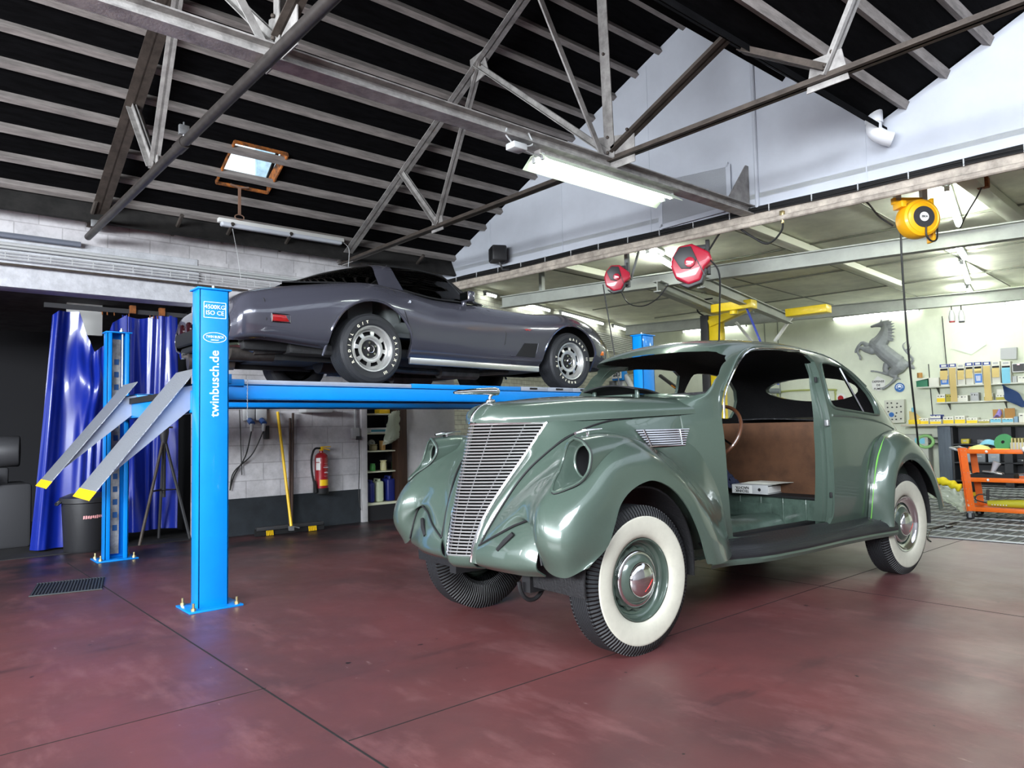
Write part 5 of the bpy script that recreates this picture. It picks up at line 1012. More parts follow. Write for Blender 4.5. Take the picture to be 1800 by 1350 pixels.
for i, (s_, z) in enumerate((('ooo', .0), ('POUDRE', .06), ('______', .09), ('______', .12), ('______', -.04))): text('label_lettering', s_, .03 if i == 0 else .018, (.02, -.0855, z), (1, 0, 0), (0, 0, 1), LETTER, t, .0008)
# recess shelves and their contents
NY = WY+.18
for y_, l, nm in ((728, 'top', ''), (762, 'second', ''), (793, 'third', ''), (829, 'fourth', '')):
    z = onY(668, y_, NY-.12).z; o = MB().box((5.19, NY+.04, z), (.56, .34, .018)).build('recess_shelf', mat('shelf_pale', S(205, 206, 180), .5) if y_ == 728 else bpy.data.materials['shelf_pale']); tag(o, l+' pale shelf in the dark wall recess', 'shelf', 'shelves in the wall recess')
MB_ = MB().box((5.20, NY+.02, .215), (.60, .36, .03)).build('recess_shelf', bpy.data.materials['shelf_pale']); tag(MB_, 'bottom board of the dark wall recess, above the black plinth', 'shelf', 'shelves in the wall recess')
def rz(y): return onY(668, y, NY-.12).z+.009
def bottle(x, y, z, r, h, col, label, cat='bottle', neck=.4, nm='bottle', capc=None, lab=None):
    t = thing(nm, label, cat, (x, y, z)); m = mat(nm+'_plastic', col, .35); MB().lathe([(0, 0), (r*.95, 0), (r, .01), (r, h*.72), (r*.8, h*.82), (r*neck, h*.88), (r*neck, h*.93)], n=18).build('body', m, t, smooth=50); MB().lathe([(r*neck*1.15, h*.91), (r*neck*1.15, h), (0, h)], n=14).build('cap', mat('cap', capc or col, .4), t)
    if lab: MB().lathe([(r*1.012, h*.18), (r*1.012, h*.55)], n=18).build('paper_label', mat('paper_label', lab, .6), t)
    return t
GR = S(70, 150, 70); z4 = rz(829)
bottle(onY(655, 820, NY-.04).x, NY-.04, z4, .038, .10, GR, 'small green jar on the fourth recess shelf', 'jar', .8, 'jar'); bottle(onY(674, 815, NY-.04).x, NY-.04, z4, .045, .14, S(206, 200, 150), 'cream tub on the fourth recess shelf beside the green jar', 'tub', .95, 'tub'); bottle(onY(693, 815, NY).x, NY+.02, z4, .03, .14, S(60, 80, 50), 'dark green bottle at the back of the fourth recess shelf'); bottle(onY(700, 812, NY-.06).x, NY-.06, z4, .025, .17, S(210, 90, 50), 'orange bottle with white cap on the fourth recess shelf', capc=S(230, 230, 225))
z3 = rz(793); bottle(onY(656, 785, NY-.04).x, NY-.04, z3, .055, .085, S(150, 140, 100), 'squat glass jar on the third recess shelf', 'jar', .9, 'jar'); tag(MB().box((onY(672, 780, NY).x, NY, z3+.065), (.05, .08, .13)).build('carton', mat('tan_carton', S(190, 150, 90), .7), bevel=.002), 'narrow tan carton on the third recess shelf', 'carton'); bottle(onY(694, 782, NY).x, NY-.02, z3, .04, .11, S(190, 185, 150), 'pale jar behind the plastic bag on the third recess shelf', 'jar', .9, 'jar')
t = thing('roll', 'pale roll leaning above the squat jar on the third recess shelf', 'roll', (onY(653, 777, NY).x, NY, z3+.10)); MB().lathe([(.012, -.02), (.045, -.02), (.05, 0), (.045, .02), (.012, .02), (.012, -.02)], ax=(0, -1, .3), n=24).build('tape', mat('pale_roll', S(170, 175, 165), .5), t)
z2 = rz(762); x = onY(662, 756, NY-.04).x; t = thing('flat_box', 'flat white and teal box on the second recess shelf', 'box', (x, NY-.03, z2)); MB().box((0, 0, .035), (.26, .16, .07)).build('carton', WHITE, t, bevel=.003); MB().box((.0, -.081, .03), (.25, .002, .03)).build('teal_band', mat('teal_print', S(60, 140, 160), .5), t)
z1_ = rz(728); tag(MB().box((onY(672, 724, NY-.03).x, NY-.03, z1_+.03), (.16, .14, .06)).build('yellow_box', YELLOW, bevel=.003), 'bright yellow box on the top recess shelf', 'box')
JB = mat('jerrycan_blue', S(30, 40, 110), .4); JW = mat('jerrycan_pale', S(190, 200, 170), .4)
def jerry(px, w, h, m, label, zz=.23):
    x = onY(px, 880, NY-.05).x; t = thing('jerrycan', label, 'jerrycan', (x, NY-.03, zz), 0, 'jerrycans in the recess'); MB().box((0, 0, h*.45), (w, .18, h*.9)).build('body', m, t, bevel=.025, seg=3); MB().cyl((0, -.04, h*.88), (0, -.04, h), .022, 12).build('cap', m, t); MB().tube([(0, 0, h*.88), (0, .0, h*.98), (0, .08, h*.98), (0, .08, h*.88)], .012, 8).build('handle', m, t)
jerry(651, .075, .30, JB, 'narrow dark blue jerrycan left of the pale one in the recess'); jerry(665, .105, .31, JW, 'pale green jerrycan between two blue ones in the recess'); jerry(684, .125, .34, JB, 'large dark blue jerrycan right of the pale one in the recess')
bottle(onY(699, 882, NY-.08).x, NY-.06, .23, .05, .30, S(30, 34, 70), 'dark bottle with a white label at the right end of the recess bottom', lab=S(225, 225, 220))
# plastic bag hanging
FILM = bpy.data.materials.new('clear_plastic_film'); FILM.use_nodes = True; _n = FILM.node_tree.nodes; _n['Principled BSDF'].inputs['Base Color'].default_value = S(205, 215, 190); _n['Principled BSDF'].inputs['Roughness'].default_value = .15; _n['Principled BSDF'].inputs['Alpha'].default_value = .55
P_ = [[onY(x, y, WY-.02+dy) for x, y, dy in row] for row in ([(684, 728, 0), (694, 722, -.03), (703, 722, 0)], [(678, 755, .0), (692, 752, -.05), (703, 750, 0)], [(674, 775, 0), (690, 772, -.06), (702, 768, 0)], [(672, 783, 0), (684, 780, -.04), (698, 772, 0)])]
tag(MB().grid(patch([[tuple(p) for p in r] for r in P_], 24, 14)+np.random.RandomState(2).normal(0, .004, (24, 14, 3))).build('plastic_bag', FILM, smooth=60), 'crumpled clear plastic bag hanging over the recess shelves', 'bag')
# floor drain in front of the lift
q = [onZ(*p) for p in ((47, 1031), (168, 1019), (193, 1029), (72, 1049))]; ctr = sum(q, Vector())/4; ux = (q[1]-q[0]); L_ = ux.length; ux.normalize(); uy = Vector((-ux.y, ux.x, 0)); W_ = (q[0]-q[3]).length
t = thing('floor_drain', 'rectangular black floor drain grate set in the red floor', 'drain', (ctr.x, ctr.y, 0), math.atan2(ux.y, ux.x)); MB().box((0, 0, .002), (L_, W_, .004)).build('drain_pan', BLACK, t); b = MB()
for i in range(22): b.box((-L_/2+L_*(i+.5)/22, 0, .006), (.010, W_, .006))
for y in (-W_/2, W_/2): b.box((0, y, .006), (L_, .014, .007))
b.build('drain_bars', mat('drain_iron', S(70, 74, 74), .5, .5), t)
# ---------------------------------------------------------------- curtain and things round it
TARP = mat('blue_pvc_tarpaulin', (.004, .016, .22, 1), .3, coat=.25, var=.08, scale=5)
Yc = 9.05
def tarp(xa, xb, z0, z1, folds, label, sag=0, nx=90, nz=50, amp=.045, skew=0, hang=None):
    G = []
    for i in range(nx):
        s = i/(nx-1); row = []
        for k in range(nz):
            v = k/(nz-1); zt = z1(s) if callable(z1) else z1
            z = zt+(z0-zt)*v; x = xa+(xb-xa)*s+skew*v*(1-s)
            y = Yc+.007*sin(2*pi*folds*2.7*s+5*sin(2.2*s)+1.5*v)*(1+sin(9*s+2))+amp*(.5+.5*v)*sin(2*pi*folds*(s+.16*sin(4*s+1)*(1-.4*v))+1.1*sin(3*s+v*1.5))+.03*sin(7*s-4*v)
            if sag: y += sag*math.exp(-((v-.22)/.16)**2)*math.exp(-((s-.55)/.3)**2)*sin(9*v+5*s)
            row.append((x, y, z))
        G.append(row)
    return MB().grid(G).build('curtain_panel', TARP, smooth=70, solid=.004)
zt = lambda s: float(np.interp(s, [0, .08, .35, .45, .55, .68, .80, 1], [2.50, 2.55, 2.56, 2.30, 2.12, 2.20, 2.46, 2.56]))
ct = thing('curtain', 'shiny blue plastic curtain drooping from its rail in the dark doorway', 'curtain', (1.6, Yc, 2.6))
A_ = tarp(1.38, 2.10, .03, zt, 3.1, '', .14, skew=-.16, amp=.06); A_.parent = ct; A_.matrix_parent_inverse = Matrix.Translation((-1.6, -Yc, -2.6))
B_ = tarp(2.06, 2.64, .12, lambda s: 2.56-.03*sin(s*6), 2.1, '', amp=.05); B_.parent = ct; B_.matrix_parent_inverse = Matrix.Translation((-1.6, -Yc, -2.6))
b = MB(); b.beam((1.3, Yc, 2.60), (2.75, Yc, 2.60), .04, .05); pchild(b, 'curtain_rail', DARKGREY, ct, (1.6, Yc, 2.6)); b = MB()
for x in (1.85, 1.9, 1.97, 2.12, 2.34, 2.38, 2.42): b.tube([(x, Yc, 2.585), (x, Yc-.01, 2.54)], .006, 5)
for x in (2.15, 2.46): b.box((x, Yc-.03, 2.62), (.06, .05, .09))
pchild(b, 'rail_hooks', RUST, ct, (1.6, Yc, 2.6))
BIN = mat('bin_black_plastic', (.016, .016, .018, 1), .45, bump=.1, bscale=30)
f = onZ(152, 968); t = thing('waste_bin', 'black round waste bin in front of the blue curtain', 'bin', (f.x, f.y+.05, 0)); MB().lathe([(0, .0), (.19, 0), (.20, .02), (.225, .50), (.24, .51), (.24, .54), (.225, .54), (.215, .50), (.19, .05), (0, .05)], n=40).build('body', BIN, t, smooth=40); MB().lathe([(.245, .535), (.245, .56), (.15, .60), (0, .61)], n=40).build('lid', BIN, t, smooth=40)
for s in (-1, 1): MB().tube(curve([(s*.235, -.05, .53), (s*.27, -.05, .50), (s*.27, .05, .50), (s*.235, .05, .53)], 10), .012, 6).build('bin_handle', BIN, t); rs = np.random.RandomState(4); b = MB()
for i in range(9):
    a = RAD(-105+i*5.5); z = .36; q = [(.2195*cos(a+da), .2195*sin(a+da), z+dz) for da, dz in ((-.04, -.018*rs.rand()), (.03, -.012), (.035, .018), (-.03, .012+.01*rs.rand()))]; b.add(q, [(0, 1, 2, 3)])
b.build('torn_sticker', mat('torn_sticker', S(214, 150, 150), .6), t, solid=.001, soff=1)
# tripod stand behind the lift
f = onZ(300, 955); t = thing('tripod_stand', 'tall dark tripod stand between the blue curtain and the blue lift post', 'stand', (2.44, 8.82, 0)); b = MB(); ap = Vector((0, 0, 1.18))
for i, (dx, dy) in enumerate(((-.30, -.22), (.26, -.08), (.02, .25))): MB().tube([ap, (dx, dy, .02)], .016, 8).build('leg', DARKGREY if i else STD, t)
MB().lathe([(.03, 1.1), (.05, 1.22), (.05, 1.30), (.0, 1.31)], n=14).build('head', DARKGREY, t); MB().tube([(0, 0, .5), (0, 0, 1.15)], .022, 8).build('centre_post', DARKGREY, t)
b = MB(); b.tube([(-.16, -.12, .58), (.14, -.04, .58), (.01, .13, .58)], .008, 6, closed=True); b.tube([(-.09, 0, 1.28), (.09, 0, 1.28)], .012, 6); b.build('braces', STD, t)
# machine hoses in the dark annex
ANG = mat('annex_machine', (.035, .035, .038, 1), .5)
t = thing('machine', 'dark machine with a round drum standing left of the blue curtain', 'machine', (.95, 9.9, 0)); MB().box((0, 0, .35), (.7, .6, .7)).build('base', ANG, t, bevel=.04); MB().cyl((-.05, -.1, 1.05), (.25, -.15, 1.05), .17, 20).build('drum', ANG, t, bevel=.02); b = MB()
for r in (.14, .17, .2): b.tube([(-.18+r*cos(a), -.35+.02*a, .62+1.2*r*sin(a)) for a in np.linspace(.3, 5.2, 24)], .018, 8)
b.build('coiled_hose', mat('grey_hose', (.05, .05, .052, 1), .5), t); MB().box((0, 0, .78), (.3, .3, .2)).build('motor', ANG, t, bevel=.03)
# chain hanging at the runway edge
t = thing('chain', 'thin steel chain hanging over the near runway edge beside the lettered post', 'chain', (2.10, 5.47, 1.60)); b = MB()
for i in range(26): b.tube([(.004*cos(a)*(1 if i % 2 else .3), -.0+.004*cos(a)*(.3 if i % 2 else 1), -.012*i+.008*sin(a)) for a in np.linspace(0, 2*pi, 9)[:-1]], .0016, 4, closed=True)
b.build('links', STEEL, t)
# ================================================================ back workshop
AX, AY = -GT, GNv            # to the right along the back wall, and away from the viewer
WR = math.atan2(AX.y, AX.x)  # yaw of things standing square to the back wall
def wthing(name, label, cat, p, group=None): return thing(name, label, cat, bT(p), WR, group)
# fluorescent tubes
TL = []
def tubelight(p, q, label, r=.022, m=None, grp='fluorescent tubes in the back workshop'):
    p, q = Vector(p), Vector(q); m = (p+q)/2; d = (q-p); L = d.length; t = thing('fluorescent_light', label, 'ceiling light', bT(m), math.atan2(d.y, d.x), grp)
    MB().box((0, 0, .035), (L, .07, .04)).build('housing', LGREY, t, bevel=.004); MB().cyl((-L/2+.02, 0, 0), (L/2-.02, 0, 0), r, 10).build('fluorescent_tube', TUBEW if r > .03 else TUBEL, t); 
    for x in (-L/2+.01, L/2-.01): MB().box((x, 0, 0), (.02, .05, .06)).build('tube_socket', LGREY, t)
    return t
LWd = (LB-LA).normalized(); LWn = Vector((LWd.y, -LWd.x, 0))
def onL(x, y, off=.12): n = np.array(LWn); return on(x, y, n, n@np.array(LA)+off)
for (a, b_), l in ((((852, 515), (872, 522)), 'short lit tube high on the brick side wall, nearest the sports car windscreen'), (((912, 533), (966, 545)), 'lit tube on the brick side wall behind the sports car bonnet'), (((985, 549), (1060, 570)), 'longest lit tube on the brick side wall above the front wheel of the sports car'), (((1077, 572), (1099, 580)), 'lit tube on the brick side wall beside the far lift post')): tubelight(onL(*a), onL(*b_), l)
Zt = Z_C-.07
for (a, b_), l in ((((1664, 330), (1686, 394)), 'nearest lit tube of the ceiling row beside the yellow cable reel'), (((1682, 431), (1696, 453)), 'second lit tube of the ceiling row, just beyond the grey girder'), (((1690, 461), (1702, 496)), 'third lit tube of the ceiling row in the back workshop'), (((1700, 504), (1708, 517)), 'farthest lit tube of the ceiling row, above the hanging plugs')): tubelight(onZ(*a, Zt), onZ(*b_, Zt), l, .035)
tubelight(onZ(1138, 441, Zt), onZ(1182, 468, Zt), 'lit ceiling tube left of the larger red hose reel', .035); tubelight(onZ(1138, 431, Zt), onZ(1165, 446, Zt), 'thin lit ceiling tube behind the one beside the larger red hose reel', .02)
tubelight(onB(1464, 559, ND-.1), onB(1617, 546, ND-.1), 'long lit tube on the back wall above the horse relief'); tubelight(onB(1200, 583, ND-.1), onB(1245, 578, ND-.1), 'lit tube on the back wall left of the yellow lift'); tubelight(onB(1262, 577, ND-.1), onB(1312, 572, ND-.1), 'lit tube on the back wall right of the yellow lift post'); tubelight(onB(1766, 532, ND-.1), onB(1840, 526, ND-.1), 'lit tube high on the back wall above the sandpaper shelves')
# crane girders
GIR = mat('girder_grey', S(150, 154, 146), .5, .1, var=.12, scale=5)
def girder(p, q, w, h, label):
    p, q = Vector(p), Vector(q); m = (p+q)/2; t = thing('crane_girder', label, 'girder', bT(m)); b = MB(); b.ibeam(p, q, w, h, .014); pchild(b, 'girder_beam', GIR, t, bT(m), smooth=0); return t
g1 = girder(onZ(883, 532, 3.05), onZ(1860, 395, 3.05), .12, .17, 'long grey girder crossing the back workshop below the hose reels'); g2 = girder(onZ(1100, 581, 3.12), onZ(1860, 510, 3.12), .12, .20, 'far grey girder in front of the horse relief wall')
for px, py in ((952, 480), (1322, 520), (1237, 470)):
    pass
b = MB(); p = onZ(953, 523, 3.05); tag(b.beam(p+Vector((0, 0, .08)), Vector((p.x, p.y, Z_C)), .06, .06).build('girder_hanger', GIR), 'white hanger post holding the left end of the near girder', 'hanger')
b = MB(); p = onZ(1323, 568, 3.12); tag(b.beam(p+Vector((0, 0, .1)), Vector((p.x, p.y, Z_C)), .06, .06).build('girder_hanger', GIR), 'white hanger post on the far girder left of the yellow trolley', 'hanger')
tg = girder(onZ(1155, 503, 2.92), onZ(1258, 546, 2.92), .10, .14, 'left of two short girders running back to the yellow trolley'); girder(onZ(1232, 496, 2.92), onZ(1388, 562, 2.92), .10, .14, 'right of two short girders running back past the yellow trolley')
YL = mat('lift_yellow', S(226, 196, 30), .45, coat=.2, var=.1, scale=7)
p = onZ(1255, 545, 2.80); t = thing('trolley', 'yellow crane trolley with a blue strap hanging between two short girders', 'trolley', bT(p), WR)
MB().box((.15, .3, .06), (.62, .2, .12)).build('end_carriage', YL, t, bevel=.012); MB().box((.70, 1.6, .06), (.62, .22, .12)).build('rear_carriage', YL, t, bevel=.012); MB().cyl((.15, .3, -.05), (.15, .3, .02), .06, 16).build('swivel', YL, t); MB().beam((.36, .26, .02), (.80, .2, -1.1), .05, .006).build('blue_strap', mat('blue_webbing', S(40, 60, 160), .6), t)
t2 = on(1255, 590, GN, 11.0); t = thing('two_post_lift', 'yellow and black lift column rising behind the roof of the green sedan', 'car lift', (t2.x, t2.y, 0), WR)
zc = on(1255, 556, GN, 11.0).z; MB().box((.05, 0, zc/2), (.22, .16, zc)).build('column', YL, t, bevel=.01); MB().box((-.11, -.02, zc/2+.01), (.14, .2, zc+.02)).build('carriage_cover', DARKGREY, t, bevel=.01); MB().box((.36, -.06, zc-.02), (.80, .14, .12), R=Matrix.Rotation(RAD(-16), 3, 'Y')).build('lift_arm', YL, t, bevel=.01); MB().tube(curve([(-.12, 0, zc), (-.28, 0, zc+.12), (-.24, 0, zc+.28), (.0, 0, zc+.3)], 14), .014, 6).build('hose', CABLE, t); MB().box((0, 0, .02), (.5, .5, .04)).build('base_plate', DARKGREY, t)
# brace posts on the back wall and wall seams
for x0, y0, x1, y1, l in ((1362, 600, 1392, 562, 'white diagonal brace under the far girder, right of the blue strap'), (1322, 600, 1294, 572, 'white diagonal brace under the far girder, left of the blue strap')):
    q = onZ(x1, 581-.0934*(x1-1100)+4, 3.06); p = on(x0, y0, GN, float(np.array(q) @ GN)); tag(MB().beam(p, q, .06, .04).build('brace', WHITE), l, 'brace')
b = MB(); 
for px in (1343, 1366): b.beam(onB(px, 560, ND-.01), Vector((*onB(px, 560, ND-.01)[:2], 1.0)), .02, .01, GNv)
b.beam(onB(1657, 560, ND-.01), onB(1665, 660, ND-.01), .012, .01, GNv); struct(b.build('trim_back_wall_seam', mat('seam_grey', S(150, 156, 142), .7)))
# horse relief
HORSE = mat('horse_grey_relief', S(138, 142, 144), .55, var=.12, scale=14, bump=.1, bscale=40)
H0 = onB(1555, 625, ND-.11); UY = Vector((0, 0, 1))
def hp(x, y): p = onB(1480+x/5.625, 540+y/5.625, ND-.11)-H0; return (p.dot(AX), p.z)
kx = (Vector((*hp(400, 300), 0))-Vector((*hp(500, 300), 0))).length/100; kz = abs(hp(400, 300)[1]-hp(400, 400)[1])/100; ks = (kx+kz)/2
hb = MB()
def limb(pts, dep=0):
    P = cr1([(hp(x, y)[0], -dep, hp(x, y)[1], r*ks) for x, y, r in pts], max(10, 5*len(pts))); hb.tube([tuple(p[:3]) for p in P], [max(.006, p[3]) for p in P], 12); hb.ball(tuple(P[0][:3]), P[0][3]*.98, 12); hb.ball(tuple(P[-1][:3]), max(.006, P[-1][3])*.98, 12)
limb([(296, 193, 13), (335, 182, 19), (385, 172, 30), (425, 165, 36)], .02); limb([(425, 170, 40), (432, 225, 50), (405, 305, 70), (355, 375, 84)]); limb([(340, 370, 78), (395, 425, 74), (445, 470, 76), (505, 515, 74), (560, 560, 82), (585, 570, 66)])
limb([(565, 590, 70), (520, 635, 48), (492, 662, 30), (535, 692, 22), (500, 740, 13), (440, 788, 12), (408, 806, 14)], .03); limb([(440, 570, 34), (432, 620, 28), (462, 658, 22), (400, 650, 11), (340, 636, 9), (290, 632, 10)])
limb([(300, 425, 46), (240, 422, 28), (192, 402, 18), (166, 418, 15), (164, 455, 10), (184, 488, 11), (188, 512, 13)], .04); limb([(255, 385, 30), (205, 352, 18), (165, 380, 13), (142, 415, 11), (135, 442, 13)])
limb([(625, 555, 24), (680, 548, 15), (698, 510, 13), (655, 462, 11), (612, 410, 9), (604, 372, 7), (634, 340, 3)]); limb([(650, 455, 8), (636, 425, 6), (664, 392, 5), (668, 358, 2)]); limb([(662, 460, 7), (664, 430, 6), (690, 380, 2)]); limb([(650, 565, 18), (690, 590, 22), (708, 602, 14)]); limb([(535, 692, 16), (580, 716, 4)])
for a, c2 in (((445, 150), (505, 140)), ((455, 172), (523, 160)), ((466, 197), (526, 186)), ((472, 222), (538, 214)), ((474, 250), (527, 246)), ((472, 272), (526, 286)), ((470, 297), (522, 316)), ((464, 318), (521, 336)), ((395, 150), (398, 120)), ((425, 148), (470, 128))): limb([(*a, 15), ((a[0]+c2[0])/2, (a[1]+c2[1])/2+3, 11), (*c2, 4)], .05)
for i, v in enumerate(hb.v): hb.v[i] = (v[0], v[1]*.85, v[2])
t = wthing('horse_relief', 'grey rearing horse relief sculpture mounted on the cream back wall', 'relief', H0)
o = hb.build('body', HORSE, t, smooth=0); q = o.modifiers.new('r', 'REMESH'); q.mode = 'VOXEL'; q.voxel_size = .010; q = o.modifiers.new('s', 'SMOOTH'); q.factor = .5; q.iterations = 1; bake(o)
o.data.polygons.foreach_set('use_smooth', [True]*len(o.data.polygons)); o.data.materials.clear(); o.data.materials.append(HORSE); o.name = 'horse_relief_body'
# wall signs and control box
def plate(pts, off, th, label, name, cat, m):
    P = [onB(x, y, ND-off) for x, y in pts]; c = sum(P, Vector())/len(P); t = wthing(name, label, cat, c); b = MB(); b.prism([((p-c).dot(AX), (p-c).z) for p in P], (0, 0, 0), (1, 0, 0), (0, 0, 1), th); b.build('plate', m, t); return t
SIGNB = mat('sign_blue', S(40, 100, 170), .4)
t = plate([(1532, 672), (1543, 661), (1556, 668), (1556, 683), (1545, 687), (1534, 684)], .02, .008, 'pale hexagonal notice with dark lettering below the horse relief', 'wall_sign', 'sign', WHITE)
for i, s_ in enumerate(('DEFENSE', 'DE', 'FUMER')): text('sign_lettering', s_, .055, (.0, -.012, .055-.07*i), (1, 0, 0), (0, 0, 1), BLACK, t, .001, .001)
c = onB(1581.5, 681, ND-.02); t = wthing('safety_sign', 'round blue mandatory sign with a white masked head under the horse relief', 'sign', c); MB().cyl((0, 0, 0), (0, -.008, 0), .088, 36).build('disc', SIGNB, t)
b = MB(); b.prism([(.034*cos(a), .045*sin(a)) for a in np.linspace(0, 2*pi, 24)[:-1]], (0, -.009, 0), (1, 0, 0), (0, 0, 1), .002); b.tube([(.058*cos(a), -.010, .055*sin(a)+.004) for a in np.linspace(-.4, pi+.4, 20)], .007, 5); b.build('head_pictogram', LETTER, t); b = MB(); b.prism([(-.028, .0), (.028, .0), (.02, -.035), (-.02, -.035)], (0, -.0115, 0), (1, 0, 0), (0, 0, 1), .002); b.build('mask_pictogram', SIGNB, t)
t = plate([(1557, 704), (1592, 702), (1592, 743), (1559, 744)], .10, .10, 'cream control panel with buttons and a blue sticker beside the green sedan tail', 'control_panel', 'control panel', mat('panel_cream', S(198, 200, 186), .5)); b = MB(); rs = np.random.RandomState(3)
for i, (x, z) in enumerate([(-.11, .16), (-.04, .16), (.06, .15), (-.11, .08), (-.03, .08), (.05, .08), (.12, .09), (-.10, 0), (.12, -.01), (.04, -.03), (-.11, -.15), (-.04, -.15), (.03, -.15), (.11, -.14), (.02, -.09)]): MB().cyl((x, -.10, z), (x, -.118, z), .014, 10).build('button', DARKGREY, t)
MB().cyl((-.05, -.10, -.06), (-.05, -.108, -.06), .045, 24).build('blue_sticker', SIGNB, t)
b = MB(); b.beam(onB(1563, 600, ND-.03), onB(1563, 703, ND-.03), .03, .02, GNv); 
t = plate([(1673, 590), (1702, 574), (1731, 580), (1733, 606), (1707, 623), (1673, 612)], .012, .004, 'faint transparent hexagonal panel on the cream back wall above the boxes', 'wall_panel', 'panel', mat('faint_panel', S(212, 224, 206), .2))
# plugs hanging by the far girder
for px, l in ((1673, 'hanging pale plug with red base under the far girder'), (1690, 'hanging grey plug beside the pale one under the far girder')):
    g_ = onZ(px, 581-.0934*(px-1100), 3.12); c = on(px, 555, GN, float(np.array(g_) @ GN)); t = thing('hanging_plug', l, 'plug', bT(c)); MB().lathe([(.0, -.11), (.04, -.11), (.045, -.085)], n=16).build('plug_ring', RED if px == 1673 else DARKGREY, t); MB().lathe([(0, -.09), (.045, -.09), (.05, -.02), (.035, .05), (.02, .09), (0, .09)], n=16).build('plug', LGREY, t, smooth=50); MB().tube([(0, 0, .09), (.0, 0, 3.04-c.z)], .008, 6).build('cord', CABLE, t)
cable([onZ(1725, 330, Z_C-.1), onZ(1718, 345, 3.2), onZ(1700, 375, 3.1), onZ(1688, 400, 3.05)], .008, 'black cable drooping from a ceiling socket beside the tube row'); tag(MB().box(onZ(1728, 322, Z_C-.06), (.10, .08, .10), WR).build('ceiling_socket', RUST, bevel=.01), 'small rusty red socket under the workshop ceiling', 'socket')
cable([onB(1656, 556, ND-.05), onB(1660, 600, ND-.05), onB(1664, 642, ND-.05)], .007, 'thin black cable running down the back wall to the sandpaper boxes')
cable([onB(1632, 640, ND-.02), onB(1636, 690, ND-.02), onB(1640, 735, ND-.02)], .008, 'dark slotted shelf rail on the back wall left of the boxes', 'rail', DARKGREY, 'shelf_rail')
# shelves, worktop, boxes
SHW = mat('shelf_white', S(206, 208, 196), .45); KRAFT = mat('kraft_paper', S(205, 182, 118), .7); BOXW = mat('carton_white', S(226, 226, 214), .6); BOXY = mat('carton_yellow', S(238, 206, 40), .6); BOXB = mat('carton_dark_blue', S(40, 60, 140), .55); BOXO = mat('carton_olive', S(170, 160, 60), .6); CARD = mat('cardboard_brown', S(170, 126, 70), .75); BOXL = mat('carton_light_blue', S(120, 190, 215), .6); GREENB = mat('carton_green', S(50, 120, 90), .6)
SD = ND-.05
def shelf(x0, y0, x1, y1, dep, label, nm='wall_shelf', m=SHW, th=.025):
    p, q = onB(x0, y0, SD-dep), onB(x1, y1, SD-dep); z = (p.z+q.z)/2; p.z = q.z = z; b = MB(); c = (p+q)/2; L = (q-p).length; t = wthing(nm, label, 'shelf', c+AY*dep/2); b.box((0, 0, -th/2), (L, dep, th)); b.build('board', m, t, bevel=.003); b = MB()
    for k in (-.35, .35): b.prism([(0, 0), (0, -.12), (.20, 0)], (L*k, dep/2, -th), (0, -1, 0), (0, 0, 1), .01)
    b.build('shelf_bracket', DARKGREY, t); return z
zs1 = shelf(1612, 681, 1850, 668, .26, 'upper white wall shelf holding sandpaper dispenser boxes'); zs2 = shelf(1645, 707, 1788, 702, .22, 'middle short wall shelf below the dispenser boxes'); 
p, q = onB(1583, 746, SD-.5), onB(1870, 741, SD-.5); zw = (p.z+q.z)/2; c = (p+q)/2+AY*.25; t = wthing('worktop', 'long worktop along the back wall under the yellow and white boxes', 'worktop', (c.x, c.y, zw)); MB().box((0, 0, -.02), ((q-p).length, .5, .04)).build('board', mat('worktop_grey', S(190, 184, 166), .5), t, bevel=.004)
def carton(x0, x1, y0, dep, z, fwd, label, body=BOXW, band=None, band_h=(0, .5), grp='cartons on the workshop shelves', name='carton', marks=True, front=None):
    p, q = onB(x0, y0, SD-fwd), onB(x1, y0, SD-fwd); h = max(.02, (p.z+q.z)/2-z); w = (q-p).length*.97; c = (p+q)/2; t = wthing(name, label, 'box', Vector((c.x, c.y, z))+AY*dep/2, grp)
    MB().box((0, 0, h/2), (w, dep, h)).build('carton_body', body, t, bevel=.003)
    if band: MB().box((0, -dep/2-.0012, h*(band_h[0]+band_h[1])/2), (w*.98, .002, h*(band_h[1]-band_h[0]))).build('print_band', band, t)
    if marks:
        b = MB(); b.box((w*.05, -dep/2-.0035, h*.72), (w*.12, .002, h*.16)); b.box((w*.30, -dep/2-.0035, h*.70), (w*.16, .002, h*.07)); b.box((-w*.28, -dep/2-.0035, h*.74), (w*.2, .002, h*.08)); b.build('print_marks', BLACK, t)
    return t, w, h
HAND = mat('glove_print_blue', S(60, 120, 200), .5)
disp = [(1651, 1666.5, 640, BOXB, 'kraft', 'first dispenser box at the left end, with a glove box below it'), (1667, 1680.5, 639, BOXB, 'long', 'dispenser box with the left of the two long hanging paper strips'), (1681.5, 1695, 640, BOXW, 'kraft', 'white dispenser box with a dark slot, right of the left long strip'), (1696, 1710, 637, BOXB, 'kraft', 'dispenser box with a blue head and a short kraft flap'), (1711, 1725.5, 636, BOXB, 'glove', 'dispenser box with a blue head above a glove picture'), (1726.5, 1741, 635.5, BOXB, 'long', 'dispenser box with the right of the two long hanging paper strips'), (1742, 1757, 635, BOXW, 'kraft', 'plain white dispenser box with a dark opening above a kraft roll'), (1759, 1776, 635, BOXW, 'blue', 'white dispenser box holding a light blue roll')]
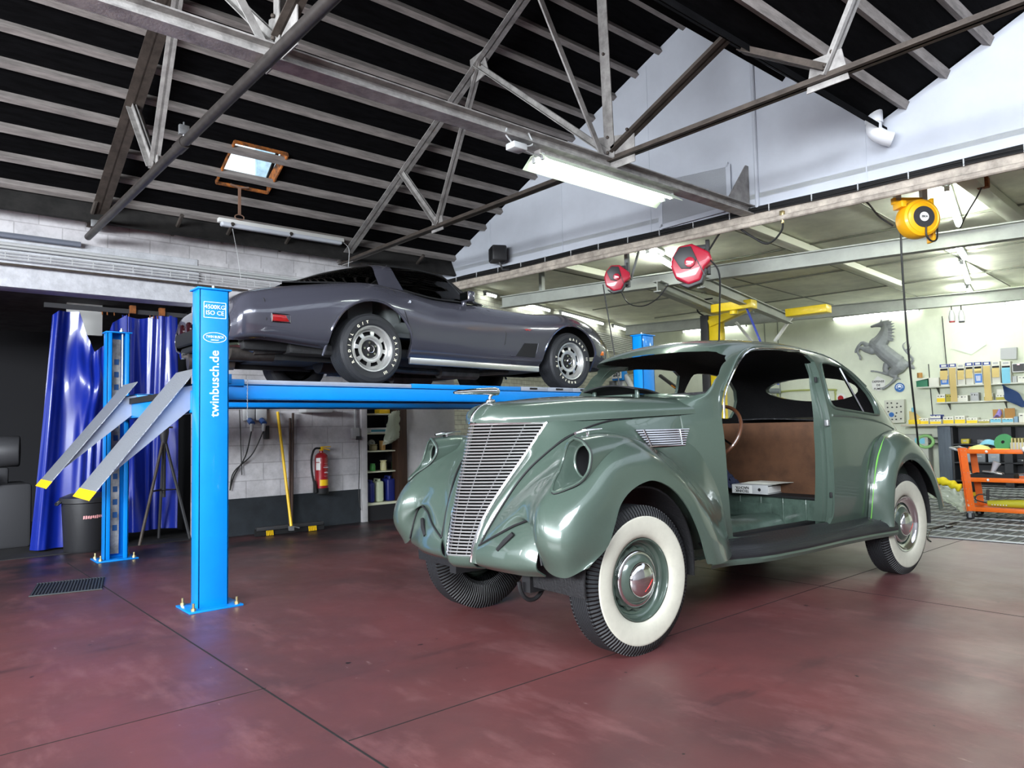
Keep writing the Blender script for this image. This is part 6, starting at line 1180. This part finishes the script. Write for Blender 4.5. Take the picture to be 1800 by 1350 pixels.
for x0, x1, y0, head, kind, l in disp:
    t, w, h = carton(x0, x1, y0, .20, zs1, .24, l, BOXW, head, (.84, .99), 'sandpaper dispenser boxes on the upper shelf', 'dispenser_box', False)
    MB().box((0, -.1025, h*.915), (w*.6, .003, h*.09)).build('label', WHITE if head is BOXB else LGREY, t); MB().box((0, -.1015, h*.66), (w*.86, .002, h*.26)).build('opening', BLACK, t)
    m = BOXL if kind == 'blue' else KRAFT; MB().cyl((-w*.42, -.08, h*.60), (w*.42, -.08, h*.60), .045, 16).build('paper_roll', m, t)
    if kind == 'long': b = MB(); b.grid([[(x*w*.44, -.118-.012*sin(k*.5), h*.80-k*.055) for x in (-1, 1)] for k in range(12)]); b.build('paper_strip', KRAFT, t, solid=.002)
    if kind == 'kraft': b = MB(); b.grid([[(x*w*.44, -.126-.006*k, h*.66-k*.05) for x in (-1, 1)] for k in range(4)]); b.build('paper_strip', KRAFT, t, solid=.002)
    if kind == 'blue': b = MB(); b.grid([[(x*w*.44, -.126-.004*k, h*.62-k*.06) for x in (-1, 1)] for k in range(5)]); b.build('paper_strip', BOXL, t, solid=.002)
    if kind == 'glove' or l.startswith('first'):
        b = MB(); b.box((0, -.103, h*.26), (w*.9, .003, h*.40)); b.build('glove_picture', HAND, t); b = MB()
        for k in range(4): b.beam((-w*.2+w*.13*k, -.106, h*.14), (-w*.26+w*.16*k, -.106, h*.38), w*.09, .003, (0, -1, 0))
        b.build('glove_print', WHITE, t)
carton(1632, 1650, 664, .2, zs1, .24, 'plain white carton left of the dispenser boxes', marks=False)
t, w, h = carton(1610, 1630, 668, .2, zs1, .24, 'green carton at the left end of the upper shelf', GREENB, marks=False); MB().box((.0, 0, h+.01), (w*1.2, .26, .02), R=Matrix.Rotation(RAD(-10), 3, 'Y')).build('loose_sheet', BOXW, t); 
p = onB(1617, 664, SD-.15); t = wthing('paper_roll', 'small brown roll standing on the green carton', 'roll', Vector((p.x, p.y, p.z))); MB().lathe([(0, 0), (.045, 0), (.045, .09), (.02, .09), (.02, .05), (0, .05)], n=20).build('roll', CARD, t)
t, w, h = carton(1778, 1802, 638, .16, zs1+.17, .22, 'dark framed case with a red mark, right of the dispenser boxes', WHITE, None, marks=False, grp=None); MB().box((0, -.082, h/2), (w*.86, .004, h*.8)).build('dark_face', DARKGREY, t); MB().box((0, -.086, h*.82), (w*.2, .003, h*.12)).build('red_mark', RED, t)
carton(1788, 1808, 661, .2, zs1, .24, 'low white carton under the dark framed case', grp=None); carton(1779, 1787, 661, .14, zs1, .2, 'narrow grey carton supporting the dark framed case', LGREY, marks=False, grp=None)
for x0, x1, y0, bd, bn, l in ((1646, 1661, 693, BOXW, BOXY, 'white and yellow carton at the left end of the middle shelf'), (1662, 1677, 693, BOXO, None, 'olive carton on the middle shelf'), (1678, 1701, 695, BOXW, None, 'wide white carton with a blue corner on the middle shelf'), (1705, 1720, 690, LGREY, None, 'grey stacked carton in the middle of the middle shelf'), (1729, 1745, 691, BOXW, BOXO, 'white and olive carton below the right long paper strip'), (1750, 1767, 693, BOXW, BOXO, 'white and olive carton at the right of the middle shelf')): t, w, h = carton(x0, x1, y0, .17, zs2, .2, l, bd, bn)
carton(1751, 1767, 684, .15, onB(1758, 693, SD-.2).z, .19, 'white carton with a round picture on top of the right one of the middle shelf', marks=False)
for x0, x1, y0, bd, bn, l in ((1615, 1632, 735, BOXW, BOXY, 'first yellow and white carton on the worktop, from the hanging cable'), (1634, 1654, 737, BOXW, BOXY, 'yellow and white carton with a dark blue carton on top'), (1657, 1676, 732, BOXW, BOXY, 'tallest yellow and white carton on the worktop'), (1677.5, 1696, 731, BOXW, BOXY, 'yellow and white carton with an open dark lid on the worktop'), (1698, 1718, 734, BOXW, BOXY, 'yellow and white carton right of the open lidded one'), (1719, 1739, 737.5, BOXW, BOXO, 'low cream carton on the worktop')): carton(x0, x1, y0, .26, zw, .42, l, bd, bn, grp='cartons on the worktop')
carton(1634.5, 1653.5, 729, .24, onB(1644, 737, SD-.42).z, .42, 'dark blue carton on top of a yellow and white carton', BOXB, BOXW, (.2, .8), grp='cartons on the worktop')
for x0, x1, y0, fl, l in ((1740, 1759.5, 735, 720, 'light blue carton with a brown open flap and purple gloves'), (1761, 1781, 735, 718, 'light blue carton with a tan open flap')):
    t, w, h = carton(x0, x1, y0, .26, zw, .42, l, BOXW, BOXL, (.1, .8), grp='cartons on the worktop'); hh_ = onB(x0, fl, SD-.2).z-zw; MB().box((0, .10, (h+hh_)/2), (w*.95, .008, hh_-h)).build('open_flap', CARD, t)
    if x0 < 1750: b = MB(); b.grid(patch([[(-w*.3, -.1, h), (w*.1, -.12, h+.06), (w*.45, -.1, h+.02)], [(-w*.1, 0, h+.02), (w*.2, 0, h+.15), (w*.45, 0, h+.12)], [(0, .05, h), (w*.3, .05, h+.1), (w*.45, .05, h+.06)]], 10, 10)); b.build('purple_gloves', mat('purple_nitrile', S(150, 130, 200), .5), t, solid=.01)
carton(1782, 1789, 732, .2, zw, .40, 'narrow blue striped carton near the right end of the worktop', mat('carton_steel_blue', S(130, 160, 185), .6), marks=False, grp=None); carton(1790, 1812, 726, .24, zw, .42, 'white carton at the right end of the worktop', grp=None)
p = onB(1606, 745, SD-.4); t = wthing('open_carton', 'open kraft carton with a raised flap and a blue cap at the worktop left end', 'box', Vector((p.x, p.y, zw))); MB().box((.03, 0, .04), (.18, .18, .08)).build('carton_body', BOXY, t, bevel=.003); MB().prism([(-.08, .06), (.10, .0), (.12, .10), (.02, .22), (-.08, .24)], (0, .06, 0), (1, 0, 0), (0, 0, 1), .006).build('open_flap', KRAFT, t); MB().cyl((.0, .03, .22), (.0, .03, .30), .03, 12).build('blue_cap', BOXL, t)
p = onB(1782, 680, SD-.22); t = wthing('blue_cloth', 'dark blue cloth draped over the right end of the middle shelf', 'cloth', Vector((p.x, p.y, zs2))); G = patch([[(-.16, y0_, .25+dz) for y0_, dz in ((.06, 0), (0, .03), (-.05, 0))], [(-.14, 0, .12), (-.05, -.05, .14), (.06, -.06, .12)], [(-.12, -.05, .0), (.02, -.07, .0), (.13, -.06, -.02)], [(.06, -.05, -.10), (.12, -.07, -.14), (.18, -.05, -.10)]], 18, 12); MB().grid(G).build('cloth', mat('navy_cloth', S(30, 56, 100), .8), t, solid=.008, smooth=60)
# electrical box with drooping wire, right edge
t = plate([(1761, 613), (1789, 611), (1789, 632), (1761, 632)], .12, .12, 'pale grey electrical box on the back wall at the right edge of the photo', 'electrical_box', 'box', LGREY)
# under the worktop
GREYC = mat('tambour_grey', S(88, 98, 108), .5, .2, var=.25, scale=30, stretch=(1, 1, .08)); SHD = mat('open_shelf_dark', S(52, 54, 58), .6)
p, q = onB(1650, 800, SD-.35), onB(1673, 800, SD-.35); c = (p+q)/2; w = (q-p).length; t = wthing('tambour_cabinet', 'grey metal tambour cabinet under the left part of the worktop', 'cabinet', Vector((c.x, c.y, 0))+AY*.2); MB().box((0, 0, zw/2-.02), (w, .4, zw-.05)).build('body', GREYC, t, bevel=.006); b = MB()
for k in range(12): b.box((-w*.42+w*.84*k/11, -.203, zw*.5), (w*.05, .006, zw*.82))
b.build('tambour_slats', GREYC, t)
p, q = onB(1673, 800, SD-.35), onB(1850, 800, SD-.35); c = (p+q)/2; w = (q-p).length; t = wthing('storage_rack', 'dark open storage rack crowded with tools under the worktop', 'rack', Vector((c.x, c.y, 0))+AY*.2); b = MB(); b.box((0, .19, zw/2-.03), (w, .02, zw-.08)); b.box((-w/2+.02, 0, zw/2-.03), (.03, .4, zw-.08)); b.box((w*.08, 0, zw/2-.03), (.12, .38, zw-.1)); b.build('frame', SHD, t); b = MB()
for z in (.10, .42, .74): b.box((0, 0, z), (w, .38, .02))
b.build('rack_board', SHD, t)
rs = np.random.RandomState(11); cols = [(S(200, 200, 196), 'pale'), (S(120, 124, 128), 'grey'), (S(60, 62, 66), 'charcoal'), (S(210, 190, 60), 'yellow'), (S(150, 160, 170), 'steel')]
zz = {.10: 'bottom', .42: 'middle', .74: 'top'}
rck_place = {.10: ['near the cabinet', 'in the middle', 'near the right end'], .42: ['next to the cabinet', 'left of the middle', 'behind the cart leg', 'right of the cart leg', 'at the right'], .74: ['beside the cabinet', 'second from the cabinet', 'third from the cabinet', 'fourth from the cabinet']}
for z in (.10, .42, .74):
    for i, pl_ in enumerate(rck_place[z]):
        n = len(rck_place[z]); x = -w*.42+w*.75*(i+.3)/n; cc, cn = cols[rs.randint(5)]; hh2 = .06+.12*rs.rand(); ww = .10+.10*rs.rand(); tp = c+AY*.16+AX*x
        o = wthing('tool_case', '%s small case on the %s board of the rack, %s' % (cn, zz[z], pl_), 'case', (tp.x, tp.y, z+.01)); MB().box((0, 0, hh2/2), (ww, .16, hh2)).build('body', mat('case_'+cn, cc, .5), o, bevel=.008); MB().box((0, -.083, hh2*.6), (ww*.4, .008, .02)).build('latch', LGREY, o)
# tape ring hanging on a hook rail
p = onB(1627, 776, ND-.35); t = wthing('tape_ring', 'large light green masking tape ring hanging left of the grey cabinet', 'tape', p); MB().tube([(.125*cos(a), 0, .105*sin(a)) for a in np.linspace(0, 2*pi, 41)[:-1]], .028, 10, closed=True).build('tape', mat('tape_green_pale', S(140, 190, 120), .5), t); b = MB(); b.tube([(-.25, .04, .06), (.25, .04, .06)], .012, 6); b.tube([(-.25, .04, -.04), (.28, .04, -.04)], .012, 6); b.box((0, .2, .01), (.03, .32, .03)); b.build('hook_rail', DARKGREY, t)
t = wthing('wall_panel', 'pale grey cupboard side below the tape ring', 'cupboard', Vector((*onB(1612, 800, ND-.2)[:2], 0))); MB().box((-.02, 0, .46), (.5, .3, .92)).build('body', mat('cupboard_pale', S(176, 178, 168), .6, var=.15), t, bevel=.01); MB().box((.10, -.155, .80), (.16, .01, .10)).build('blue_label', BOXL, t)
# orange tool cart
ORG = mat('cart_orange', S(228, 106, 20), .4, coat=.2, var=.08, scale=10); f = onZ(1703, 913); cart = wthing('tool_cart', 'orange three-shelf tool cart on castors standing on the steel grating', 'cart', (f.x, f.y, 0)); CL, CD, CH = 1.10, .48, .84
for x in (.0, CL):
    for y in (.0, CD):
        b = MB(); s_ = -.06 if x == 0 else .0; zb = .10; b.ell((x, y, zb), (x+s_, y, CH), .075, .006, (0, -1, 0), sx=1 if x == 0 else -1, sy=1 if y == 0 else -1); b.build('upright', ORG, cart); ca = MB(); ca.cyl((x+.02, y-.016, .045), (x+.02, y+.016, .045), .045, 18); cw = ca.build('castor', RUBBER, cart, bevel=.006); b = MB(); b.box((x+.02, y, .09), (.06, .05, .02)); b.box((x+.02, y-.022, .06), (.03, .006, .07)); b.box((x+.02, y+.022, .06), (.03, .006, .07)); b.build('castor_fork', STEEL, cw)
for z in (.125, .47, .80):
    b = MB(); b.box((CL/2-.02, CD/2, z), (CL+.06, CD, .006)); b.box((CL/2-.02, 0, z+.0), (CL+.06, .008, .05)); b.box((CL/2-.02, CD, z), (CL+.06, .008, .05)); b.box((-.05, CD/2, z), (.008, CD, .05)); b.box((CL+.01, CD/2, z), (.008, CD, .05)); b.build('cart_tray', ORG, cart, bevel=.002)
b = MB(); b.tube([(-.05, .03, .80), (-.16, .03, .84), (-.16, CD-.03, .84), (-.05, CD-.03, .80)], .014, 8); b.build('push_handle', STEEL, cart)
b = MB()
for x in (.22, .90):
    for z in (.47, .80): b.ball((x, -.012, z), .016, 10)
b.build('white_knob', WHITE, cart)
for z in (.18, .36, .44, .55, .74, .81):
    for x in (.012, .05): MB().ball((x-.05*(z/.84), -.003, z), .006, 6).build('rivet', STEEL, cart)
def cpt(x, y, z): return Vector((f.x, f.y, 0))+AX*x+AY*y+Vector((0, 0, z))
def cthing(nm, l, cat, x, y, z, g=None): return wthing(nm, l, cat, cpt(x, y, z), g)
t = cthing('polishing_pad', 'pale yellow foam polishing pad lying at the left of the cart top', 'pad', .13, .12, .803); MB().lathe([(0, 0), (.11, 0), (.115, .02), (.09, .05), (.03, .07), (0, .07)], n=28).build('foam', mat('foam_yellow', S(232, 232, 140), .8), t, smooth=50); MB().lathe([(.02, .07), (.02, .075), (0, .075)], n=12).build('hub', WHITE, t)
t = cthing('polishing_pad', 'green polishing pad leaning upright behind the pale yellow pad on the cart', 'pad', .36, .20, .90); MB().lathe([(0, -.015), (.10, -.015), (.105, 0), (.10, .015), (0, .02)], ax=(-.3, -1, .35), n=28).build('foam', mat('foam_green', S(70, 140, 90), .8), t, smooth=50); MB().lathe([(.02, .021), (0, .022)], ax=(-.3, -1, .35), n=12).build('hub', BLACK, t)
t = cthing('sanding_disc', 'round lilac perforated sanding disc standing on the right of the cart top', 'disc', .80, .10, .89); MB().lathe([(0, -.01), (.085, -.01), (.085, .01), (0, .012)], ax=(0, -1, .2), n=30).build('disc', mat('disc_lilac', S(190, 180, 205), .7), t); b = MB()
for k in range(8): a = 2*pi*k/8; b.ball((.055*cos(a), -.015, .055*sin(a)), .009, 6)
b.build('holes', BLACK, t)
t = cthing('tissue_box', 'row of grey file cards in a holder on the cart top', 'holder', .56, .16, .803); MB().box((0, 0, .05), (.24, .14, .10)).build('holder', LGREY, t, bevel=.004); b = MB()
for k in range(7): b.box((-.10+.033*k, -.02, .085), (.012, .13, .13))
b.build('cards', mat('card_tan', S(190, 180, 120), .7), t)
t = cthing('foam_block', 'flat yellow foam pad under the green polishing pad on the cart', 'pad', .36, .10, .803); MB().box((0, 0, .015), (.17, .15, .03)).build('foam', YELLOW, t, bevel=.008)
t = cthing('microfibre_cloth', 'crumpled white and blue cloths piled at the left of the cart top', 'cloth', .20, .34, .803); MB().grid(patch([[(-.16, -.1, 0), (-.05, -.12, .08), (.08, -.1, .06), (.2, -.1, 0)], [(-.14, 0, .04), (-.04, 0, .13), (.08, 0, .10), (.2, 0, .05)], [(-.12, .1, 0), (0, .1, .08), (.1, .1, .06), (.2, .1, 0)]], 14, 18)).build('cloth', BOXL, t, solid=.01, smooth=60)
t = cthing('cleaner_bottle', 'white spray container with a blue base at the right of the cart top', 'bottle', .86, .30, .803); MB().prism([(-.14, 0), (.12, 0), (.12, .14), (.0, .26), (-.10, .28), (-.16, .12)], (0, -.05, 0), (1, 0, 0), (0, 0, 1), -.12).build('body', WHITE, t, bevel=.02, seg=3); MB().prism([(-.02, .0), (.12, .0), (.12, .10), (.04, .17)], (0, -.056, 0), (1, 0, 0), (0, 0, 1), -.132).build('blue_panel', BOXB, t)
t = cthing('blue_bottle', 'white bottle with a bright blue cap at the right end of the cart', 'bottle', 1.02, .28, .803); MB().lathe([(0, 0), (.05, 0), (.055, .02), (.055, .2), (.03, .25)], n=18).build('body', WHITE, t, smooth=50); MB().lathe([(.034, .24), (.034, .31), (0, .32)], n=16).build('cap', BOXB, t)
t = cthing('spray_can', 'white and blue printed spray can hung on the right end of the orange cart', 'can', .99, -.06, .50); MB().lathe([(0, 0), (.05, 0), (.052, .01), (.052, .27), (.04, .29), (.02, .30), (0, .30)], n=24).build('can', WHITE, t, smooth=50); MB().lathe([(.053, .04), (.053, .14)], n=24).build('blue_band', BOXB, t); MB().lathe([(.0532, .16), (.0532, .20)], n=24).build('red_band', RED, t); MB().lathe([(.05, .30), (.05, .335), (0, .34)], n=20).build('cap', WHITE, t)
t = cthing('drill', 'black machine handle hanging from the top rail of the orange cart', 'tool', .60, -.03, .58); MB().tube([(0, 0, .22), (0, 0, .05), (.02, 0, -.06)], [.022, .026, .03], 12).build('grip', DARKGREY, t); MB().ball((0, 0, .25), .035, 14).build('white_knob', WHITE, t); MB().tube(curve([(.02, 0, -.06), (.10, 0, -.10), (.16, .02, -.04), (.12, .02, .06)], 12), .012, 6).build('cord', CABLE, t)
t = cthing('parts_tray', 'black plastic tray on the middle shelf of the orange cart', 'tray', .25, .20, .474); b = MB(); b.box((0, 0, .005), (.42, .3, .01)); b.box((0, -.15, .03), (.42, .01, .06)); b.box((0, .15, .03), (.42, .01, .06)); b.box((-.21, 0, .03), (.01, .3, .06)); b.box((.21, 0, .03), (.01, .3, .06)); b.build('tray', BLACK, t)
t = cthing('spray_gun', 'silver spray gun lying in the black tray on the cart', 'spray gun', .24, .14, .53); MB().tube([(-.10, 0, .03), (.02, 0, .02), (.10, 0, -.01)], [.012, .022, .03], 12).build('body', ALU, t); MB().tube([(.0, 0, .02), (.03, .02, .10), (.05, .02, .14)], [.02, .035, .045], 14).build('cup', mat('clear_cup', S(200, 196, 200), .2, alpha=.7), t); MB().tube([(.02, 0, .01), (.10, .06, .0)], .014, 8).build('grip', ALU, t)
t = cthing('sandpaper_stack', 'brown and white loose papers on the middle shelf of the cart', 'papers', .68, .2, .474); b = MB(); rs = np.random.RandomState(5)
for k in range(6): b.box((.06*rs.randn(), .03*rs.randn(), .01+.012*k), (.22, .14, .006), R=Matrix.Rotation(rs.randn()*.5, 3, 'Z') @ Matrix.Rotation(.12*rs.randn(), 3, 'Y'))
b.build('papers', mat('paper_mixed', S(150, 130, 118), .8, col2=S(225, 225, 220), scale=7), t)
t = cthing('scraper', 'white scraper lying at the left of the cart middle shelf', 'scraper', .06, .08, .50); MB().box((0, 0, .02), (.16, .02, .012), R=Matrix.Rotation(RAD(25), 3, 'Y')).build('blade', WHITE, t)
POLY = mat('polisher_yellow_green', S(176, 172, 40), .5)
t = cthing('polisher', 'yellow green and black angle polisher lying on the bottom shelf of the cart', 'polisher', .40, .12, .128); MB().tube([(-.22, 0, .06), (-.05, 0, .065), (.12, 0, .07), (.24, 0, .065)], [.035, .045, .05, .055], 14).build('motor_body', POLY, t, smooth=50); MB().lathe([(0, -.04), (.075, -.04), (.085, 0), (.06, .03), (0, .04)], (.32, 0, .06), (0, -.3, 1), 24).build('gear_head', DARKGREY, t, smooth=40); MB().tube([(.27, 0, .1), (.27, -.01, .24)], .02, 10).build('side_handle', DARKGREY, t); MB().tube([(-.22, 0, .1), (-.21, -.01, .22)], .016, 10).build('rear_handle', DARKGREY, t); MB().tube(curve([(-.22, 0, .06), (-.34, -.02, .10), (-.30, .02, .16), (-.10, .05, .13), (.1, .06, .14), (.38, .02, .13), (.42, -.02, .06)], 30), .007, 6).build('cord', CABLE, t); b = MB()
for k in range(6): b.ball((-.17+.028*k, -.045, .05), .008, 6)
b.build('grip_dots', WHITE, t)
# bottle on the grating behind the cart
p = onZ(1705, 874); t = wthing('polish_bottle', 'black polish bottle with red label and yellow base on the grating behind the cart', 'bottle', (p.x, p.y, .014)); MB().lathe([(0, .0), (.075, 0), (.08, .02), (.08, .22), (.06, .27), (.03, .30), (.03, .34)], n=24).build('body', BLACK, t, smooth=50); MB().lathe([(.081, .01), (.081, .07)], n=24).build('yellow_band', YELLOW, t); MB().lathe([(.0812, .17), (.0812, .215)], n=24, a0=RAD(-150), a1=RAD(-60)).build('red_label', RED, t); MB().lathe([(.032, .33), (.025, .38), (0, .385)], n=16).build('cap', KRAFT, t)
# yellow cloth and plastic film hung on the cart handle
t = cthing('yellow_sleeve', 'yellow cloth sleeve with clear plastic film hung on the handle of the orange cart', 'cloth', -.16, .05, .38)
MB().tube(curve([(.10, -.05, -.02), (.02, -.05, .02), (-.10, -.05, .06), (-.26, -.05, .05), (-.34, -.05, .0)], 24), [.045+.012*sin(i*1.3) for i in range(24)], 12).build('sleeve', mat('sleeve_yellow', S(226, 206, 30), .7), t, smooth=60)
MB().grid(patch([[(-.30, -.06, .0), (-.26, -.06, -.10), (-.20, -.06, -.14)], [(-.15, -.08, .02), (-.12, -.08, -.14), (-.02, -.08, -.20)], [(.0, -.07, .0), (.06, -.08, -.16), (.10, -.08, -.30)], [(.10, -.06, -.02), (.14, -.06, -.12), (.18, -.06, -.22)]], 24, 18)+np.random.RandomState(8).normal(0, .007, (24, 18, 3))).build('plastic_film', FILM, t, smooth=60); MB().tube([(.16, .0, .03), (.12, -.03, .01)], .01, 6).build('hook', STEEL, t)
cable([onZ(1622, 932, .012), onZ(1650, 926, .012), onZ(1668, 927, .012), onZ(1685, 918, .012), onZ(1640, 930, .012), onZ(1631, 945, .012), onZ(1636, 952, .005)], .008, 'thin black cable looping over the steel grating behind the sedan tyre', n=60)
# white slatted vent on the brick side wall
P = [onL(x, y, .03) for x, y in ((1050, 585), (1112, 603), (1114, 624), (1052, 608))]; c = sum(P, Vector())/4; t = thing('slatted_vent', 'white slatted vent on the brick side wall behind the far lift post', 'vent', bT(c), math.atan2(LWd.y, LWd.x)); MB().box((0, 0, 0), (2.4, .02, .36)).build('vent_back', mat('vent_shadow', S(120, 124, 112), .7), t); b = MB()
for k in range(9): b.box((0, -.02, -.17+.042*k), (2.4, .03, .026))
b.build('slats', WHITE, t)
# numbered machine beyond the windscreen
c = on(1084, 655, GN, 9.2); t = wthing('machine_stand', 'blue headed machine stand with a white number plate seen through the sedan windscreen', 'machine', (c.x, c.y, 0)); z = c.z
MB().box((0, .08, z), (.20, .14, .24)).build('head', BLUE, t, bevel=.012); MB().box((0, 0, z-.02), (.175, .006, .14)).build('number_plate', WHITE, t, bevel=.003); text('number_lettering', '280', .105, (0, -.006, z-.025), (1, 0, 0), (0, 0, 1), BLACK, t, .001, .003, sx=.85)
MB().box((0, .12, z/2-.05), (.10, .10, z-.1)).build('column', LGREY, t, bevel=.01); MB().box((0, .12, .03), (.5, .5, .06)).build('base', DARKGREY, t, bevel=.01); MB().cyl((-.16, .12, z-.34), (-.16, .12, z-.12), .06, 16).build('cylinder', mat('grey_cylinder', S(120, 122, 118), .5), t); MB().cyl((.20, .10, z+.02), (.20, .06, z+.02), .055, 20).build('gauge', BRASS, t); MB().tube([(.10, .10, z-.05), (.22, .06, z-.24), (.30, .06, z-.36)], .045, 12).build('ribbed_hose', LGREY, t)
# things seen through the far side window and rear window of the sedan
p, q = onB(1160, 660, ND-3.2), onB(1212, 699, ND-3.2); t = thing('support_strut', 'dark diagonal strut with an orange tag seen through the sedan windows', 'strut', bT((p+q)/2)); b = MB(); b.beam(p, q+(q-p)*((q.z-.01)/(p.z-q.z)), .07, .05); pchild(b, 'strut', DARKGREY, t, bT((p+q)/2)); m = p.lerp(q, .45); b = MB(); b.beam(m-AY*.04, m.lerp(q, .22)-AY*.04, .06, .012); pchild(b, 'orange_tag', mat('orange_tag', S(235, 150, 30), .5), t, bT((p+q)/2))
cable([onB(1352, 706, ND-.06), onB(1372, 706, ND-.06), onB(1372, 689, ND-.06), onB(1460, 685, ND-.06), onB(1468, 690, ND-.06), onB(1469, 720, ND-.06)], .02, 'yellowish green pipe frame on the back wall seen through the rear window', 'pipe', mat('pipe_pale_green', S(170, 178, 110), .5), 'pipe', 40)
tag(MB().cyl(onB(1350, 687, ND-.2), onB(1371, 687, ND-.2), .055, 16).build('duct', mat('duct_grey', S(150, 160, 165), .4, .4)), 'pale grey duct seen through the rear window of the sedan', 'duct')
c = onB(1478, 700, ND-.05); t = wthing('safety_sign', 'round white and red sign on the back wall seen through the sedan rear window', 'sign', c); MB().cyl((0, 0, 0), (0, -.008, 0), .10, 30).build('disc', WHITE, t); MB().cyl((0, -.008, 0), (0, -.012, 0), .055, 24).build('red_centre', RED, t)
# ring binder and cloth in the sedan, added in its own axes
def incar(p): return car_M @ Vector(p)
t = thing('ring_binder', 'grey lever arch ring binder with handwritten spine lying in the sedan', 'binder', bT(incar((2.50, .14, .602))), RAD(-2.8-90+6)); MB().box((0, .13, .034), (.30, .006, .068)).build('spine', LGREY, t) if False else None
b = MB(); b.box((0, -.14, .036), (.315, .004, .072)); b.box((0, 0, .002), (.315, .28, .004)); b.box((0, 0, .070), (.315, .28, .004)); b.build('cover', LGREY, t, bevel=.001); MB().box((-.065, -.1425, .036), (.175, .002, .066)).build('spine_label', WHITE, t); MB().cyl((.085, -.142, .036), (.085, -.1435, .036), .013, 16).build('finger_hole', BLACK, t); MB().box((0, .01, .034), (.30, .25, .05)).build('paper_pile', WHITE, t)
for s_, z in (('NACHTR.', .048), ('TECHNIK', .022)): text('spine_lettering', s_, .030, (-.065, -.144, z), (-1, 0, 0), (0, 0, -1), BLACK, t, .0006, .0008, sx=.95)
b = MB()
for k in range(5): b.box((.04+.015*k, .02, .076+.003*k), (.30, .2, .002), R=Matrix.Rotation(RAD(-3*k), 3, 'Z'))
b.build('loose_papers', BOXW, t)
t = thing('blue_jacket', 'dark blue crumpled jacket lying in the sedan beside the binder', 'jacket', bT(incar((2.52, .48, .605))), RAD(-2.8-90)); MB().grid(patch([[(-.17, -.12, .0), (-.10, -.14, .10), (.05, -.13, .08), (.17, -.10, 0)], [(-.17, -.03, .12), (-.1, -.03, .24), (.03, -.03, .15), (.17, -.03, .02)], [(-.17, .06, .1), (-.1, .06, .22), (.03, .06, .12), (.16, .05, 0)]], 24, 24)+np.random.RandomState(6).normal(0, .006, (24, 24, 3))).build('cloth', mat('navy_jacket', S(36, 42, 66), .85), t, solid=.01, smooth=60)
